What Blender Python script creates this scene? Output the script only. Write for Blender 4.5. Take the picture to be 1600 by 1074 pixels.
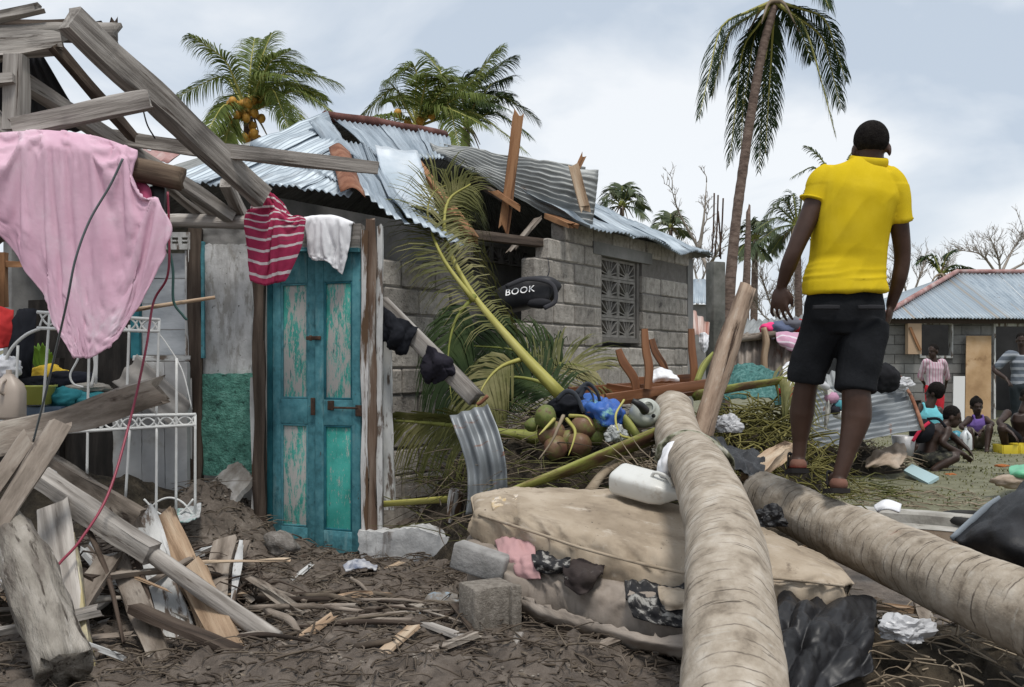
import bpy, bmesh, math, random
from mathutils import Vector, Matrix, noise
# ------------------------------------------------------------------ camera, world, sun, exposure
for o in list(bpy.data.objects): bpy.data.objects.remove(o)
SC = bpy.context.scene
COL = SC.collection
F, CX, HY, CZ = 1500.0, 800.0, 565.0, 1.25      # focal length in photo pixels, principal column, horizon row, eye height
cam = bpy.data.cameras.new("camera"); camo = bpy.data.objects.new("camera", cam); COL.objects.link(camo)
camo.location = (0, 0, CZ); camo.rotation_euler = (math.pi/2, 0, 0)
cam.sensor_width = 36; cam.lens = F/1600*36; cam.shift_y = (HY-537)/1600
cam.clip_start = .05; cam.clip_end = 3000
SC.camera = camo
SUN_EL, SUN_AZ = math.radians(66), math.radians(165)
w = bpy.data.worlds.new("World"); SC.world = w; w.use_nodes = True
nt = w.node_tree; N = nt.nodes; L = nt.links
bg = N['Background']; bg.inputs['Strength'].default_value = .1
sky = N.new('ShaderNodeTexSky'); sky.sky_type = 'NISHITA'; sky.sun_disc = False
sky.sun_elevation = SUN_EL; sky.sun_rotation = SUN_AZ
tc = N.new('ShaderNodeTexCoord'); mp = N.new('ShaderNodeMapping'); mp.inputs['Scale'].default_value = (1.0, 1.0, 2.0)
mp.inputs['Location'].default_value = (.35, .1, .2)
n1 = N.new('ShaderNodeTexNoise'); n1.inputs['Scale'].default_value = 3.1; n1.inputs['Detail'].default_value = 8; n1.inputs['Roughness'].default_value = .5
n1.inputs['Distortion'].default_value = .35
cr = N.new('ShaderNodeValToRGB'); e = cr.color_ramp.elements
e[0].position = .40; e[0].color = (.55, .625, .72, 1); e[1].position = .60; e[1].color = (.90, .925, .95, 1)
m = cr.color_ramp.elements.new(.5); m.color = (.71, .765, .83, 1)
mul = N.new('ShaderNodeVectorMath'); mul.operation = 'SCALE'; mul.inputs['Scale'].default_value = 9.4
mx = N.new('ShaderNodeMix'); mx.data_type = 'RGBA'; mx.inputs['Factor'].default_value = .88
L.new(tc.outputs['Generated'], mp.inputs['Vector']); L.new(mp.outputs['Vector'], n1.inputs['Vector'])
L.new(n1.outputs['Fac'], cr.inputs['Fac']); L.new(cr.outputs['Color'], mul.inputs[0])
L.new(sky.outputs['Color'], mx.inputs['A']); L.new(mul.outputs['Vector'], mx.inputs['B'])
L.new(mx.outputs['Result'], bg.inputs['Color'])
sl = bpy.data.lights.new("sun", 'SUN'); sl.energy = 2.2; sl.angle = math.radians(14); sl.color = (1, .96, .9)
so = bpy.data.objects.new("sun", sl); COL.objects.link(so)
sdir = Vector((math.sin(SUN_AZ)*math.cos(SUN_EL), math.cos(SUN_AZ)*math.cos(SUN_EL), math.sin(SUN_EL)))
so.rotation_euler = sdir.to_track_quat('Z', 'Y').to_euler(); so.location = (0, -5, 20)
vs = SC.view_settings; vs.view_transform = 'Standard'; vs.look = 'None'; vs.exposure = 0.22; vs.gamma = 1; vs.use_curve_mapping = False

# ------------------------------------------------------------------ helpers
def P(px, py, d): return Vector(((px-CX)/F*d, d, CZ+(HY-py)/F*d))
LOC = {}
def setp(o, label=None, cat=None, group=None, kind=None):
    if label: o['label'] = label
    if cat: o['category'] = cat
    if group: o['group'] = group
    if kind: o['kind'] = kind
    return o
def empty(name, loc, label=None, cat=None, group=None, kind=None):
    o = bpy.data.objects.new(name, None); COL.objects.link(o); o.location = loc; o.empty_display_size = .1
    LOC[o.name] = Vector(loc)
    return setp(o, label, cat, group, kind)
def link(name, me, loc, parent=None, label=None, cat=None, group=None, kind=None, rot=None):
    o = bpy.data.objects.new(name, me); COL.objects.link(o)
    loc = Vector(loc); LOC[o.name] = loc
    if parent is not None:
        o.parent = parent; o.location = loc-LOC[parent.name]
    else: o.location = loc
    if rot is not None: o.rotation_euler = rot
    return setp(o, label, cat, group, kind)
def mk(name, geo, mat, parent=None, label=None, cat=None, group=None, kind=None, smooth=True, midx=None):
    V, Fc = geo[0], geo[1]; R = geo[2] if len(geo) > 2 else None
    n = len(V)
    lo = [min(v[i] for v in V) for i in range(3)]; hi = [max(v[i] for v in V) for i in range(3)]
    loc = Vector(((lo[0]+hi[0])/2, (lo[1]+hi[1])/2, lo[2]))
    me = bpy.data.meshes.new(name)
    me.from_pydata([(v[0]-loc[0], v[1]-loc[1], v[2]-loc[2]) for v in V], [], Fc)
    if R:
        a = me.attributes.new('rest', 'FLOAT_VECTOR', 'POINT'); a.data.foreach_set('vector', [c for r in R for c in r])
    ms = mat if isinstance(mat, (list, tuple)) else [mat]
    for q in ms: me.materials.append(q)
    if midx: me.polygons.foreach_set('material_index', midx)
    if smooth:
        me.polygons.foreach_set('use_smooth', [True]*len(me.polygons))
        if smooth == 'auto': me.set_sharp_from_angle(angle=math.radians(38))
    me.update()
    return link(name, me, loc, parent, label, cat, group, kind)
def join(*gs):
    V, Fc, R = [], [], []
    for g in gs:
        o = len(V); V += list(g[0]); Fc += [tuple(i+o for i in f) for f in g[1]]
        R += list(g[2]) if len(g) > 2 and g[2] else [tuple(v) for v in g[0]]
    return V, Fc, R
def cat_spline(pts, n):
    pts = [Vector(p) for p in pts]
    if len(pts) == 2: return [pts[0].lerp(pts[1], i/n) for i in range(n+1)]
    out = []; m = len(pts)-1
    for i in range(n+1):
        t = i/n*m; k = min(int(t), m-1); s = t-k
        p1, p2 = pts[k], pts[k+1]; p0 = pts[k-1] if k else p1*2-p2; p3 = pts[k+2] if k+2 <= m else p2*2-p1
        out.append(.5*((2*p1)+(p2-p0)*s+(2*p0-5*p1+4*p2-p3)*s*s+(3*p1-p0-3*p2+p3)*s**3))
    return out
def lerp_list(rs, t):
    if not isinstance(rs, (list, tuple)): return rs
    m = len(rs)-1; x = t*m; k = min(int(x), m-1); return rs[k]+(rs[k+1]-rs[k])*(x-k)
def frames(path, up=None):
    T = []
    for i in range(len(path)):
        a = path[max(i-1, 0)]; b = path[min(i+1, len(path)-1)]
        T.append((b-a).normalized() if (b-a).length > 1e-9 else Vector((0, 0, 1)))
    u = Vector(up) if up else (Vector((0, 0, 1)) if abs(T[0].z) < .9 else Vector((0, 1, 0)))
    out = []; nprev = (u-T[0]*u.dot(T[0])).normalized()
    for t in T:
        nn = nprev-t*nprev.dot(t)
        nn = nn.normalized() if nn.length > 1e-6 else t.orthogonal().normalized()
        out.append((t, nn, t.cross(nn))); nprev = nn
    return out
def tube(pts, rad, n=8, segs=None, rough=0, seed=0, prof=None, jag=0, closed_ends=True, up=None, flat=None, ringf=None):
    """tapered tube along a smooth path; prof = list of unit cross-section points (default circle); rest = unbent coordinates"""
    pts = [Vector(p) for p in pts]
    segs = segs or max(1, (len(pts)-1)*6 if len(pts) > 2 else 1)
    path = cat_spline(pts, segs); fr = frames(path, up); rng = random.Random(seed)
    if prof is None: prof = [(math.cos(2*math.pi*i/n), math.sin(2*math.pi*i/n)) for i in range(n)]
    n = len(prof); V, R = [], []; s = 0
    jg = [[rng.uniform(0, jag) for _ in prof] for _ in range(2)]
    for k, p in enumerate(path):
        if k: s += (p-path[k-1]).length
        r = lerp_list(rad, k/segs)
        if ringf: r *= ringf(s, k/segs)
        t, a, b = fr[k]
        for i, (cx, cy) in enumerate(prof):
            q = 1.0
            if rough: q += rough*noise.noise(Vector((cx*1.7+seed*3.1, cy*1.7, s*2.2+seed)))+rough*.5*noise.noise(Vector((cx*4, cy*4+seed, s*9)))
            c = p+(a*cx+b*cy*(flat or 1))*r*q
            if jag and k == 0: c = c-t*jg[0][i]
            if jag and k == segs: c = c+t*jg[1][i]
            V.append(c); R.append((cx*r, cy*r, s))
    Fc = []
    for k in range(segs):
        for i in range(n):
            j = (i+1) % n; Fc.append((k*n+i, k*n+j, (k+1)*n+j, (k+1)*n+i))
    if closed_ends:
        for k, rev in ((0, True), (segs, False)):
            ce = sum((V[k*n+i] for i in range(n)), Vector())/n
            if jag: ce = path[k]
            V.append(ce); R.append((0, 0, R[k*n][2])); c = len(V)-1
            for i in range(n):
                j = (i+1) % n; Fc.append((c, k*n+j, k*n+i) if rev else (c, k*n+i, k*n+j))
    return V, Fc, R
def beam(p0, p1, w, h, up=(0, 0, 1), segs=8, warp=.006, jag=0, seed=0, bev=.12, mids=(), bend=0):
    """sawn timber: bevelled rectangle section w (sideways) by h (along up), rough edges, broken ends"""
    p0, p1 = Vector(p0), Vector(p1); d = (p1-p0).normalized(); up = Vector(up)
    if abs(d.dot(up.normalized())) > .95: up = Vector((0, 1, 0))
    rng = random.Random(seed); s = bev
    prof = []
    for sx, sy in ((1, 1), (-1, 1), (-1, -1), (1, -1)):
        if sx*sy > 0: prof += [(sx, sy*(1-s)), (sx*(1-s), sy)]
        else: prof += [(sx*(1-s), sy), (sx, sy*(1-s))]
    pts = [p0]+list(mids)+[p1]
    if bend: pts = [p0, (p0+p1)/2+Vector((0, 0, bend)), p1]
    path = cat_spline(pts, segs); fr = frames(path, up); V, R, Fc = [], [], []; acc = 0; n = 8
    jg = [[rng.random()**2*jag for _ in prof] for _ in range(2)]
    for k, p in enumerate(path):
        if k: acc += (p-path[k-1]).length
        t, a, b = fr[k]
        for i, (cx, cy) in enumerate(prof):
            x = cx*w/2; y = cy*h/2
            x += warp*noise.noise(Vector((acc*3+seed, i*.7, 1.3)))*1.4; y += warp*noise.noise(Vector((acc*3-seed, i*.7, 7.7)))*1.4
            c = p+b*x+a*y
            if jag and k == 0: c = c-t*jg[0][i]
            if jag and k == segs: c = c+t*jg[1][i]
            V.append(c); R.append((x, y, acc))
    for k in range(segs):
        for i in range(n):
            j = (i+1) % n; Fc.append((k*n+i, k*n+j, (k+1)*n+j, (k+1)*n+i))
    for k, rev in ((0, True), (segs, False)):
        V.append(path[k]); R.append((0, 0, acc if k else 0)); c = len(V)-1
        for i in range(n):
            j = (i+1) % n; Fc.append((c, k*n+j, k*n+i) if rev else (c, k*n+i, k*n+j))
    return V, Fc, R
def box(c, s, rz=0, rx=0, ry=0, bev=0):
    m = Matrix.Rotation(rz, 4, 'Z') @ Matrix.Rotation(ry, 4, 'Y') @ Matrix.Rotation(rx, 4, 'X')
    c = Vector(c); b = min(bev, min(s)*.45)
    if not b:
        V = [c+(m @ Vector((x*s[0]/2, y*s[1]/2, z*s[2]/2))) for x in (-1, 1) for y in (-1, 1) for z in (-1, 1)]
        return V, [(0, 1, 3, 2), (4, 6, 7, 5), (0, 4, 5, 1), (2, 3, 7, 6), (0, 2, 6, 4), (1, 5, 7, 3)]
    bm = bmesh.new(); bmesh.ops.create_cube(bm, size=1)
    for v in bm.verts: v.co = Vector((v.co.x*s[0], v.co.y*s[1], v.co.z*s[2]))
    bmesh.ops.bevel(bm, geom=list(bm.edges), offset=b, segments=2, affect='EDGES', profile=.5)
    bm.verts.index_update()
    V = [c+(m @ v.co) for v in bm.verts]; Fc = [tuple(v.index for v in f.verts) for f in bm.faces]; bm.free()
    return V, Fc
def quadbox(a, b, c, d, th):
    """slab with a b c d as its front face, thickness th away along the face normal"""
    a, b, c, d = map(Vector, (a, b, c, d)); nn = (b-a).cross(d-a).normalized()*th
    V = [a, b, c, d, a-nn, b-nn, c-nn, d-nn]
    return V, [(0, 1, 2, 3), (7, 6, 5, 4), (0, 4, 5, 1), (1, 5, 6, 2), (2, 6, 7, 3), (3, 7, 4, 0)]
def surf(ctrl, nu=24, nv=24, th=.004, wr=0, wf=6, seed=0, fn=None, edge=0, aniso=(1, 1, 1)):
    """smooth sheet through a grid of control points (rows of (px,py,depth)), crumpled and given thickness"""
    rows = [[(P(*c) if not isinstance(c, Vector) else c) for c in r] for r in ctrl]
    rs = [cat_spline(r, nu) for r in rows]
    G = [[None]*(nu+1) for _ in range(nv+1)]
    for i in range(nu+1):
        col = cat_spline([r[i] for r in rs], nv)
        for j in range(nv+1): G[j][i] = col[j]
    N_ = [[None]*(nu+1) for _ in range(nv+1)]
    for j in range(nv+1):
        for i in range(nu+1):
            a = G[j][min(i+1, nu)]-G[j][max(i-1, 0)]; b = G[min(j+1, nv)][i]-G[max(j-1, 0)][i]
            q = a.cross(b); N_[j][i] = q.normalized() if q.length > 1e-9 else Vector((0, -1, 0))
    V, R = [], []
    W = sum((rs[0][i+1]-rs[0][i]).length for i in range(nu)); H = sum((G[j+1][nu//2]-G[j][nu//2]).length for j in range(nv))
    top = []
    for j in range(nv+1):
        for i in range(nu+1):
            p = G[j][i]; o = 0
            if wr:
                q = Vector((p.x*aniso[0], p.y*aniso[1], p.z*aniso[2]))*wf+Vector((seed*7.3, seed*1.7, 0))
                o = wr*(noise.noise(q)+.5*(1-2*abs(noise.noise(q*2.1)))+.25*noise.noise(q*4.3))
            if fn: o += fn(i/nu, j/nv)
            p = p+N_[j][i]*o
            if edge and (i in (0, nu) or j in (0, nv)): p = p+Vector((noise.noise(p*40), 0, noise.noise(p*40+Vector((9, 0, 0)))))*edge
            top.append(p)
    n = len(top); M_ = nu+1
    V = top+[p-N_[k//M_][k % M_]*th for k, p in enumerate(top)]
    R = [(k % M_/nu*W, k//M_/nv*H, 0) for k in range(n)]*2
    Fc = []
    for j in range(nv):
        for i in range(nu):
            a, b, c, d = j*M_+i, j*M_+i+1, (j+1)*M_+i+1, (j+1)*M_+i
            Fc.append((a, b, c, d)); Fc.append((n+d, n+c, n+b, n+a))
    for i in range(nu):
        Fc.append((i+1, i, n+i, n+i+1)); k = nv*M_+i; Fc.append((k, k+1, n+k+1, n+k))
    for j in range(nv):
        a, b = j*M_, (j+1)*M_; Fc.append((a, b, n+b, n+a)); a += nu; b += nu; Fc.append((b, a, n+a, n+b))
    return V, Fc, R
def corr(p00, p10, p01, p11, pitch=.076, amp=.011, per=6, nv=10, th=.003, u0=0, u1=1, v0=0, v1=1, bend=None, dent=.012, seed=0, lift=0):
    """corrugated iron: u runs across the waves (p00->p10), v along them; px tuples or vectors"""
    c = [(P(*q) if not isinstance(q, Vector) else q) for q in (p00, p10, p01, p11)]
    def B(u, v): return (c[0]*(1-u)+c[1]*u)*(1-v)+(c[2]*(1-u)+c[3]*u)*v
    Wd = max((c[1]-c[0]).length, (c[3]-c[2]).length)*(u1-u0)
    waves = max(2, round(Wd/pitch)); nu = waves*per; V, R = [], []; nn0 = None
    top = []; NN = []
    for j in range(nv+1):
        v = v0+(v1-v0)*j/nv
        for i in range(nu+1):
            u = u0+(u1-u0)*i/nu; p = B(u, v)
            a = B(min(u+.01, 1), v)-B(max(u-.01, 0), v); b = B(u, min(v+.01, 1))-B(u, max(v-.01, 0))
            q = a.cross(b)
            if q.length < 1e-8: q = nn0 if nn0 else Vector((0, 0, 1))
            q = q.normalized()
            if (camo.location-p).dot(q) < 0: q = -q
            nn0 = q
            o = amp*math.cos(2*math.pi*waves*i/nu)+lift+dent*(noise.noise(p*3.1+Vector((seed*3.3, 0, 0)))+.4*noise.noise(p*9))
            p = p+q*o
            if bend: p = p+bend(u, v)
            top.append(p); NN.append(q); R.append(((u-u0)/(u1-u0)*Wd, j/nv*((c[2]-c[0]).length*(v1-v0)), seed*1.0))
    n = len(top); M_ = nu+1; V = top+[p-NN[k]*th for k, p in enumerate(top)]; R = R*2; Fc = []
    for j in range(nv):
        for i in range(nu):
            a, b, cc, d = j*M_+i, j*M_+i+1, (j+1)*M_+i+1, (j+1)*M_+i
            Fc.append((a, b, cc, d)); Fc.append((n+d, n+cc, n+b, n+a))
    for i in range(nu):
        Fc.append((i+1, i, n+i, n+i+1)); k = nv*M_+i; Fc.append((k, k+1, n+k+1, n+k))
    for j in range(nv):
        a, b = j*M_, (j+1)*M_; Fc.append((a, b, n+b, n+a)); a += nu; b += nu; Fc.append((b, a, n+a, n+b))
    return V, Fc, R
_ico = {}
def ico(sub):
    if sub not in _ico:
        bm = bmesh.new(); bmesh.ops.create_icosphere(bm, subdivisions=sub, radius=1); bm.verts.index_update()
        _ico[sub] = ([v.co.copy() for v in bm.verts], [tuple(v.index for v in f.verts) for f in bm.faces]); bm.free()
    return _ico[sub]
def blob(c, r, sub=3, amp=.15, fq=2, seed=0, crump=0, rot=None, flatz=None):
    V0, Fc = ico(sub); c = Vector(c); r = Vector(r) if not isinstance(r, (int, float)) else Vector((r, r, r)); V = []; R = []
    for v in V0:
        q = v*fq+Vector((seed*5.1, seed*2.3, seed)); k = 1+amp*noise.noise(q)
        if crump: k += crump*(1-2*abs(noise.noise(q*1.6)))+crump*.5*(1-2*abs(noise.noise(q*3.7)))
        p = Vector((v.x*r.x*k, v.y*r.y*k, v.z*r.z*k))
        if flatz is not None and p.z < -r.z*flatz: p.z = -r.z*flatz
        if rot is not None: p = rot @ p
        V.append(c+p); R.append(tuple(v*.3))
    return V, Fc, R
def lathe(prof, c, n=24, mat=None):
    """profile [(radius, height)] turned round z, then matrix mat, then moved to c"""
    V, R, Fc = [], [], []; c = Vector(c)
    for r, z in prof:
        for i in range(n):
            a = 2*math.pi*i/n; p = Vector((r*math.cos(a), r*math.sin(a), z)); R.append(tuple(p)); V.append(c+(mat @ p if mat else p))
    for k in range(len(prof)-1):
        for i in range(n):
            j = (i+1) % n; Fc.append((k*n+i, k*n+j, (k+1)*n+j, (k+1)*n+i))
    return V, Fc, R
def rotm(rx=0, ry=0, rz=0):
    return Matrix.Rotation(rz, 3, 'Z') @ Matrix.Rotation(ry, 3, 'Y') @ Matrix.Rotation(rx, 3, 'X')

def simmesh(V, Fq, pins, grow=.1, frames=24, stiff=1, mass=.25, pressure=None, gravity=1.0):
    """cloth solve: rest lengths grow so the sheet buckles, pinned points stay"""
    me = bpy.data.meshes.new('c'); me.from_pydata([tuple(v) for v in V], [], Fq); o = bpy.data.objects.new('c', me); COL.objects.link(o)
    vg = o.vertex_groups.new(name='pin'); vg.add(list(pins), 1.0, 'REPLACE')
    m = o.modifiers.new('cloth', 'CLOTH'); c = m.settings; c.vertex_group_mass = 'pin'; c.shrink_min = -grow; c.quality = 5; c.mass = mass; c.air_damping = 2.5
    c.tension_stiffness = 12; c.compression_stiffness = 12; c.shear_stiffness = 4; c.bending_stiffness = stiff*.05; c.tension_damping = 12; c.compression_damping = 12; m.collision_settings.use_collision = False; m.collision_settings.use_self_collision = False
    c.effector_weights.gravity = gravity
    if pressure is not None: c.use_pressure = True; c.uniform_pressure_force = pressure
    m.point_cache.frame_start = 1; m.point_cache.frame_end = frames+2
    for f in range(1, frames+1): SC.frame_set(f)
    dg = bpy.context.evaluated_depsgraph_get(); r = bpy.data.meshes.new_from_object(o.evaluated_get(dg)); top = [v.co.copy() for v in r.vertices]; Nn = [v.normal.copy() for v in r.vertices]
    bpy.data.objects.remove(o); bpy.data.meshes.remove(r); bpy.data.meshes.remove(me); SC.frame_set(1)
    return top, Nn
# ------------------------------------------------------------------ materials
def M(name, cols, scale=4, stretch=(1, 1, 1), rough=.85, bump=.4, bscale=30, bdist=.01, metallic=0, spec=.25, detail=6, coord='rest', layers=(), contrast=(.32, .68), vary=.0, rand=True, sheen=0, trans=0, bands=None):
    m = bpy.data.materials.new(name); m.use_nodes = True; nt = m.node_tree; N = nt.nodes; L = nt.links; b = N['Principled BSDF']
    def nw(t, **kw):
        x = N.new(t)
        for k, v in kw.items(): setattr(x, k, v)
        return x
    if coord == 'rest': src = nw('ShaderNodeAttribute', attribute_name='rest').outputs['Vector']
    elif coord == 'world': src = nw('ShaderNodeNewGeometry').outputs['Position']
    else: src = nw('ShaderNodeTexCoord').outputs['Object']
    if rand:
        oi = nw('ShaderNodeObjectInfo'); sc = nw('ShaderNodeVectorMath', operation='SCALE'); sc.inputs[0].default_value = (13.1, 7.7, 3.3)
        L.new(oi.outputs['Random'], sc.inputs['Scale']); ad = nw('ShaderNodeVectorMath', operation='ADD'); L.new(src, ad.inputs[0]); L.new(sc.outputs[0], ad.inputs[1]); src = ad.outputs[0]
    def nz(s, st, det=6, ro=.6):
        mp = nw('ShaderNodeMapping'); mp.inputs['Scale'].default_value = st; L.new(src, mp.inputs['Vector'])
        x = nw('ShaderNodeTexNoise'); x.inputs['Scale'].default_value = s; x.inputs['Detail'].default_value = det; x.inputs['Roughness'].default_value = ro
        L.new(mp.outputs[0], x.inputs['Vector']); return x.outputs['Fac']
    n1 = nz(scale, stretch, detail)
    cr = nw('ShaderNodeValToRGB'); el = cr.color_ramp.elements; k = len(cols)
    el[0].position = contrast[0]; el[0].color = (*cols[0], 1); el[1].position = contrast[1]; el[1].color = (*cols[-1], 1)
    for i in range(1, k-1):
        q = el.new(contrast[0]+(contrast[1]-contrast[0])*i/(k-1)); q.color = (*cols[i], 1)
    L.new(n1, cr.inputs['Fac']); col = cr.outputs['Color']
    for ly in layers:
        c2, s2, lo, hi, st2 = ly[:5]
        f = nz(s2, st2, 8, ly[5] if len(ly) > 5 else .65); mr = nw('ShaderNodeMapRange'); mr.inputs['From Min'].default_value = lo; mr.inputs['From Max'].default_value = hi; L.new(f, mr.inputs['Value'])
        mx = nw('ShaderNodeMix', data_type='RGBA'); L.new(mr.outputs[0], mx.inputs['Factor']); L.new(col, mx.inputs['A']); mx.inputs['B'].default_value = (*c2, 1); col = mx.outputs['Result']
    if bands:
        axis, freq, lo, hi, c2 = bands
        sp = nw('ShaderNodeSeparateXYZ'); L.new(src, sp.inputs[0])
        ma = nw('ShaderNodeMath', operation='MULTIPLY'); ma.inputs[1].default_value = freq; L.new(sp.outputs[axis], ma.inputs[0])
        si = nw('ShaderNodeMath', operation='FRACT'); L.new(ma.outputs[0], si.inputs[0])
        a1 = nw('ShaderNodeMath', operation='GREATER_THAN'); a1.inputs[1].default_value = lo; L.new(si.outputs[0], a1.inputs[0])
        a2 = nw('ShaderNodeMath', operation='LESS_THAN'); a2.inputs[1].default_value = hi; L.new(si.outputs[0], a2.inputs[0])
        a3 = nw('ShaderNodeMath', operation='MULTIPLY'); L.new(a1.outputs[0], a3.inputs[0]); L.new(a2.outputs[0], a3.inputs[1])
        mx = nw('ShaderNodeMix', data_type='RGBA'); L.new(a3.outputs[0], mx.inputs['Factor']); L.new(col, mx.inputs['A']); mx.inputs['B'].default_value = (*c2, 1); col = mx.outputs['Result']
    if vary:
        oi = nw('ShaderNodeObjectInfo'); mr = nw('ShaderNodeMapRange'); mr.inputs['To Min'].default_value = 1-vary; mr.inputs['To Max'].default_value = 1+vary; L.new(oi.outputs['Random'], mr.inputs['Value'])
        hs = nw('ShaderNodeHueSaturation'); L.new(mr.outputs[0], hs.inputs['Value']); L.new(col, hs.inputs['Color']); col = hs.outputs['Color']
    L.new(col, b.inputs['Base Color'])
    b.inputs['Roughness'].default_value = rough; b.inputs['Metallic'].default_value = metallic; b.inputs['Specular IOR Level'].default_value = spec
    if sheen: b.inputs['Sheen Weight'].default_value = sheen
    if bump:
        f = nz(bscale, stretch, 6, .65); bp = nw('ShaderNodeBump'); bp.inputs['Strength'].default_value = bump; bp.inputs['Distance'].default_value = bdist
        L.new(f, bp.inputs['Height']); L.new(bp.outputs[0], b.inputs['Normal'])
    if trans:
        out = N['Material Output']; tr = nw('ShaderNodeBsdfTranslucent'); L.new(col, tr.inputs['Color']); ms = nw('ShaderNodeMixShader'); ms.inputs[0].default_value = trans
        L.new(b.outputs[0], ms.inputs[1]); L.new(tr.outputs[0], ms.inputs[2]); L.new(ms.outputs[0], out.inputs['Surface'])
    return m
G3 = (1, 1, .07)     # grain stretched along the length of timber
wood_grey = M('weathered grey timber', [(.13, .115, .10), (.29, .265, .24), (.44, .41, .375)], 22, G3, bump=.7, bscale=60, layers=[((.055, .04, .03), 30, .60, .68, G3)], vary=.15)
wood_dark = M('dark wet timber', [(.022, .016, .012), (.06, .043, .033), (.11, .085, .066)], 20, G3, bump=.7, bscale=60, vary=.2)
wood_mud = M('muddy plank', [(.10, .08, .062), (.24, .20, .165), (.40, .36, .31)], 9, (1, 1, .25), bump=.8, bscale=35, layers=[((.05, .036, .027), 14, .54, .66, (1, 1, .3))], vary=.15)
wood_brown = M('fresh brown timber', [(.14, .065, .03), (.25, .125, .06), (.34, .19, .10)], 20, G3, bump=.4, bscale=50, layers=[((.07, .03, .015), 12, .6, .7, G3)], vary=.1)
wood_pale = M('pale split wood', [(.20, .13, .08), (.38, .27, .18), (.52, .42, .31)], 16, G3, bump=.8, bscale=45, layers=[((.06, .035, .02), 10, .58, .66, (1, 1, .2))], vary=.1)
wood_table = M('varnished table wood', [(.10, .04, .018), (.19, .078, .034), (.27, .125, .06)], 14, G3, rough=.5, bump=.3, spec=.4, layers=[((.06, .025, .012), 10, .56, .68, G3)])
wood_white = M('white flaking paint on timber', [(.36, .36, .35), (.52, .52, .51), (.62, .62, .60)], 12, (1, 1, .3), bump=.5, layers=[((.13, .10, .08), 16, .52, .58, (1, 1, .22))], vary=.08)
wood_white_brown = M('white paint flaking off brown post', [(.32, .31, .30), (.50, .49, .48), (.6, .6, .58)], 12, (1, 1, .3), bump=.5, layers=[((.10, .06, .035), 9, .47, .53, (1.6, 1.6, .16))])
wood_yellow = M('muddy yellow painted plank', [(.34, .28, .15), (.45, .38, .20), (.5, .47, .36)], 7, (1, 1, .3), bump=.6, layers=[((.16, .14, .12), 9, .48, .58, (1, 1, .3))])
log_mud = M('muddy barkless log', [(.12, .10, .085), (.26, .235, .20), (.40, .365, .32)], 12, (1, 1, .3), bump=1, bscale=55, bdist=.02, layers=[((.05, .04, .03), 8, .60, .70, (1, 1, .5)), ((.06, .048, .038), 26, .56, .64, (1, 1, .14)), ((.45, .42, .38), 15, .60, .70, (1, 1, .3))])
log_dry = M('dry palm bark', [(.11, .085, .065), (.24, .20, .155), (.34, .29, .235)], 7, (1, 1, 1.6), rough=.9, bump=.7, bscale=28, bdist=.012, layers=[((.08, .06, .045), 18, .60, .70, (.5, .5, 4)), ((.42, .38, .32), 6, .60, .75, (1, 1, 2))])
bark_palm = M('standing palm bark', [(.075, .052, .042), (.15, .105, .085), (.22, .165, .135)], 8, (1, 1, 3), bump=.6)
tin = M('galvanised iron', [(.20, .245, .285), (.31, .36, .405), (.42, .475, .52)], 3, (5, .35, 1), rough=.5, bump=.05, metallic=.3, spec=.4, layers=[((.15, .17, .19), 3, .54, .70, (6, .4, 1)), ((.16, .075, .04), 7, .70, .78, (1.5, .7, 1))])
tin_old = M('dull grey corrugated iron', [(.17, .175, .17), (.27, .28, .275), (.38, .39, .385)], 4, (3, .6, 1), rough=.55, bump=.08, metallic=.4, spec=.4, layers=[((.14, .085, .055), 6, .64, .74, (1.2, .7, 1))])
tin_rust = M('rusty iron sheet', [(.12, .045, .025), (.22, .095, .055), (.32, .17, .11)], 8, (1, 1, 1), rough=.8, bump=.25, metallic=.1)
tin_streak = M('grey iron with rust streaks', [(.13, .14, .147), (.21, .225, .235), (.32, .34, .35)], 4, (3, .5, 1), rough=.5, bump=.05, metallic=.4, layers=[((.18, .08, .045), 5, .62, .70, (.8, 3, 1))])
tin_brown = M('brown weathered iron', [(.15, .12, .10), (.25, .215, .185), (.34, .30, .265)], 5, (3, .5, 1), rough=.6, bump=.1, metallic=.2, layers=[((.13, .06, .035), 4, .58, .7, (2, .5, 1))])
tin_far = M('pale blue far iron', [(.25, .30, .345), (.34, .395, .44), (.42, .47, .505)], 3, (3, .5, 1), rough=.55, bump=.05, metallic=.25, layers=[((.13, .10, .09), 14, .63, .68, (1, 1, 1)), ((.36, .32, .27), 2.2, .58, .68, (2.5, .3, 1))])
red_cap = M('faded red ridge iron', [(.24, .12, .11), (.36, .21, .195), (.46, .36, .34)], 5, rough=.7, bump=.1)
rust_cap = M('rust red ridge cap', [(.07, .028, .022), (.12, .048, .038), (.18, .085, .07)], 6, rough=.75, bump=.2)
block_m = M('concrete block', [(.21, .19, .165), (.33, .302, .268), (.44, .405, .36)], 14, coord='object', bump=.9, bscale=55, bdist=.012, layers=[((.10, .09, .08), 7, .56, .70, (1, 1, 1)), ((.07, .06, .052), 45, .62, .67, (1, 1, 1))], vary=.24)
mortar_m = M('grey mortar', [(.13, .12, .108), (.19, .175, .16)], 12, coord='object', bump=.9, bscale=50)
plaster_dark = M('bare grey render', [(.15, .145, .14), (.22, .215, .205), (.28, .27, .26)], 3, coord='object', bump=.4)
plaster_white = M('dirty whitewash', [(.36, .36, .355), (.50, .50, .495), (.60, .60, .595)], 4, coord='object', bump=.5, bscale=22, layers=[((.24, .23, .21), 3.2, .50, .68, (2.5, 2.5, .7)), ((.30, .29, .27), 11, .52, .62, (1.5, 1.5, .5)), ((.10, .09, .08), 30, .64, .68, (1, 1, 1))])
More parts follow.
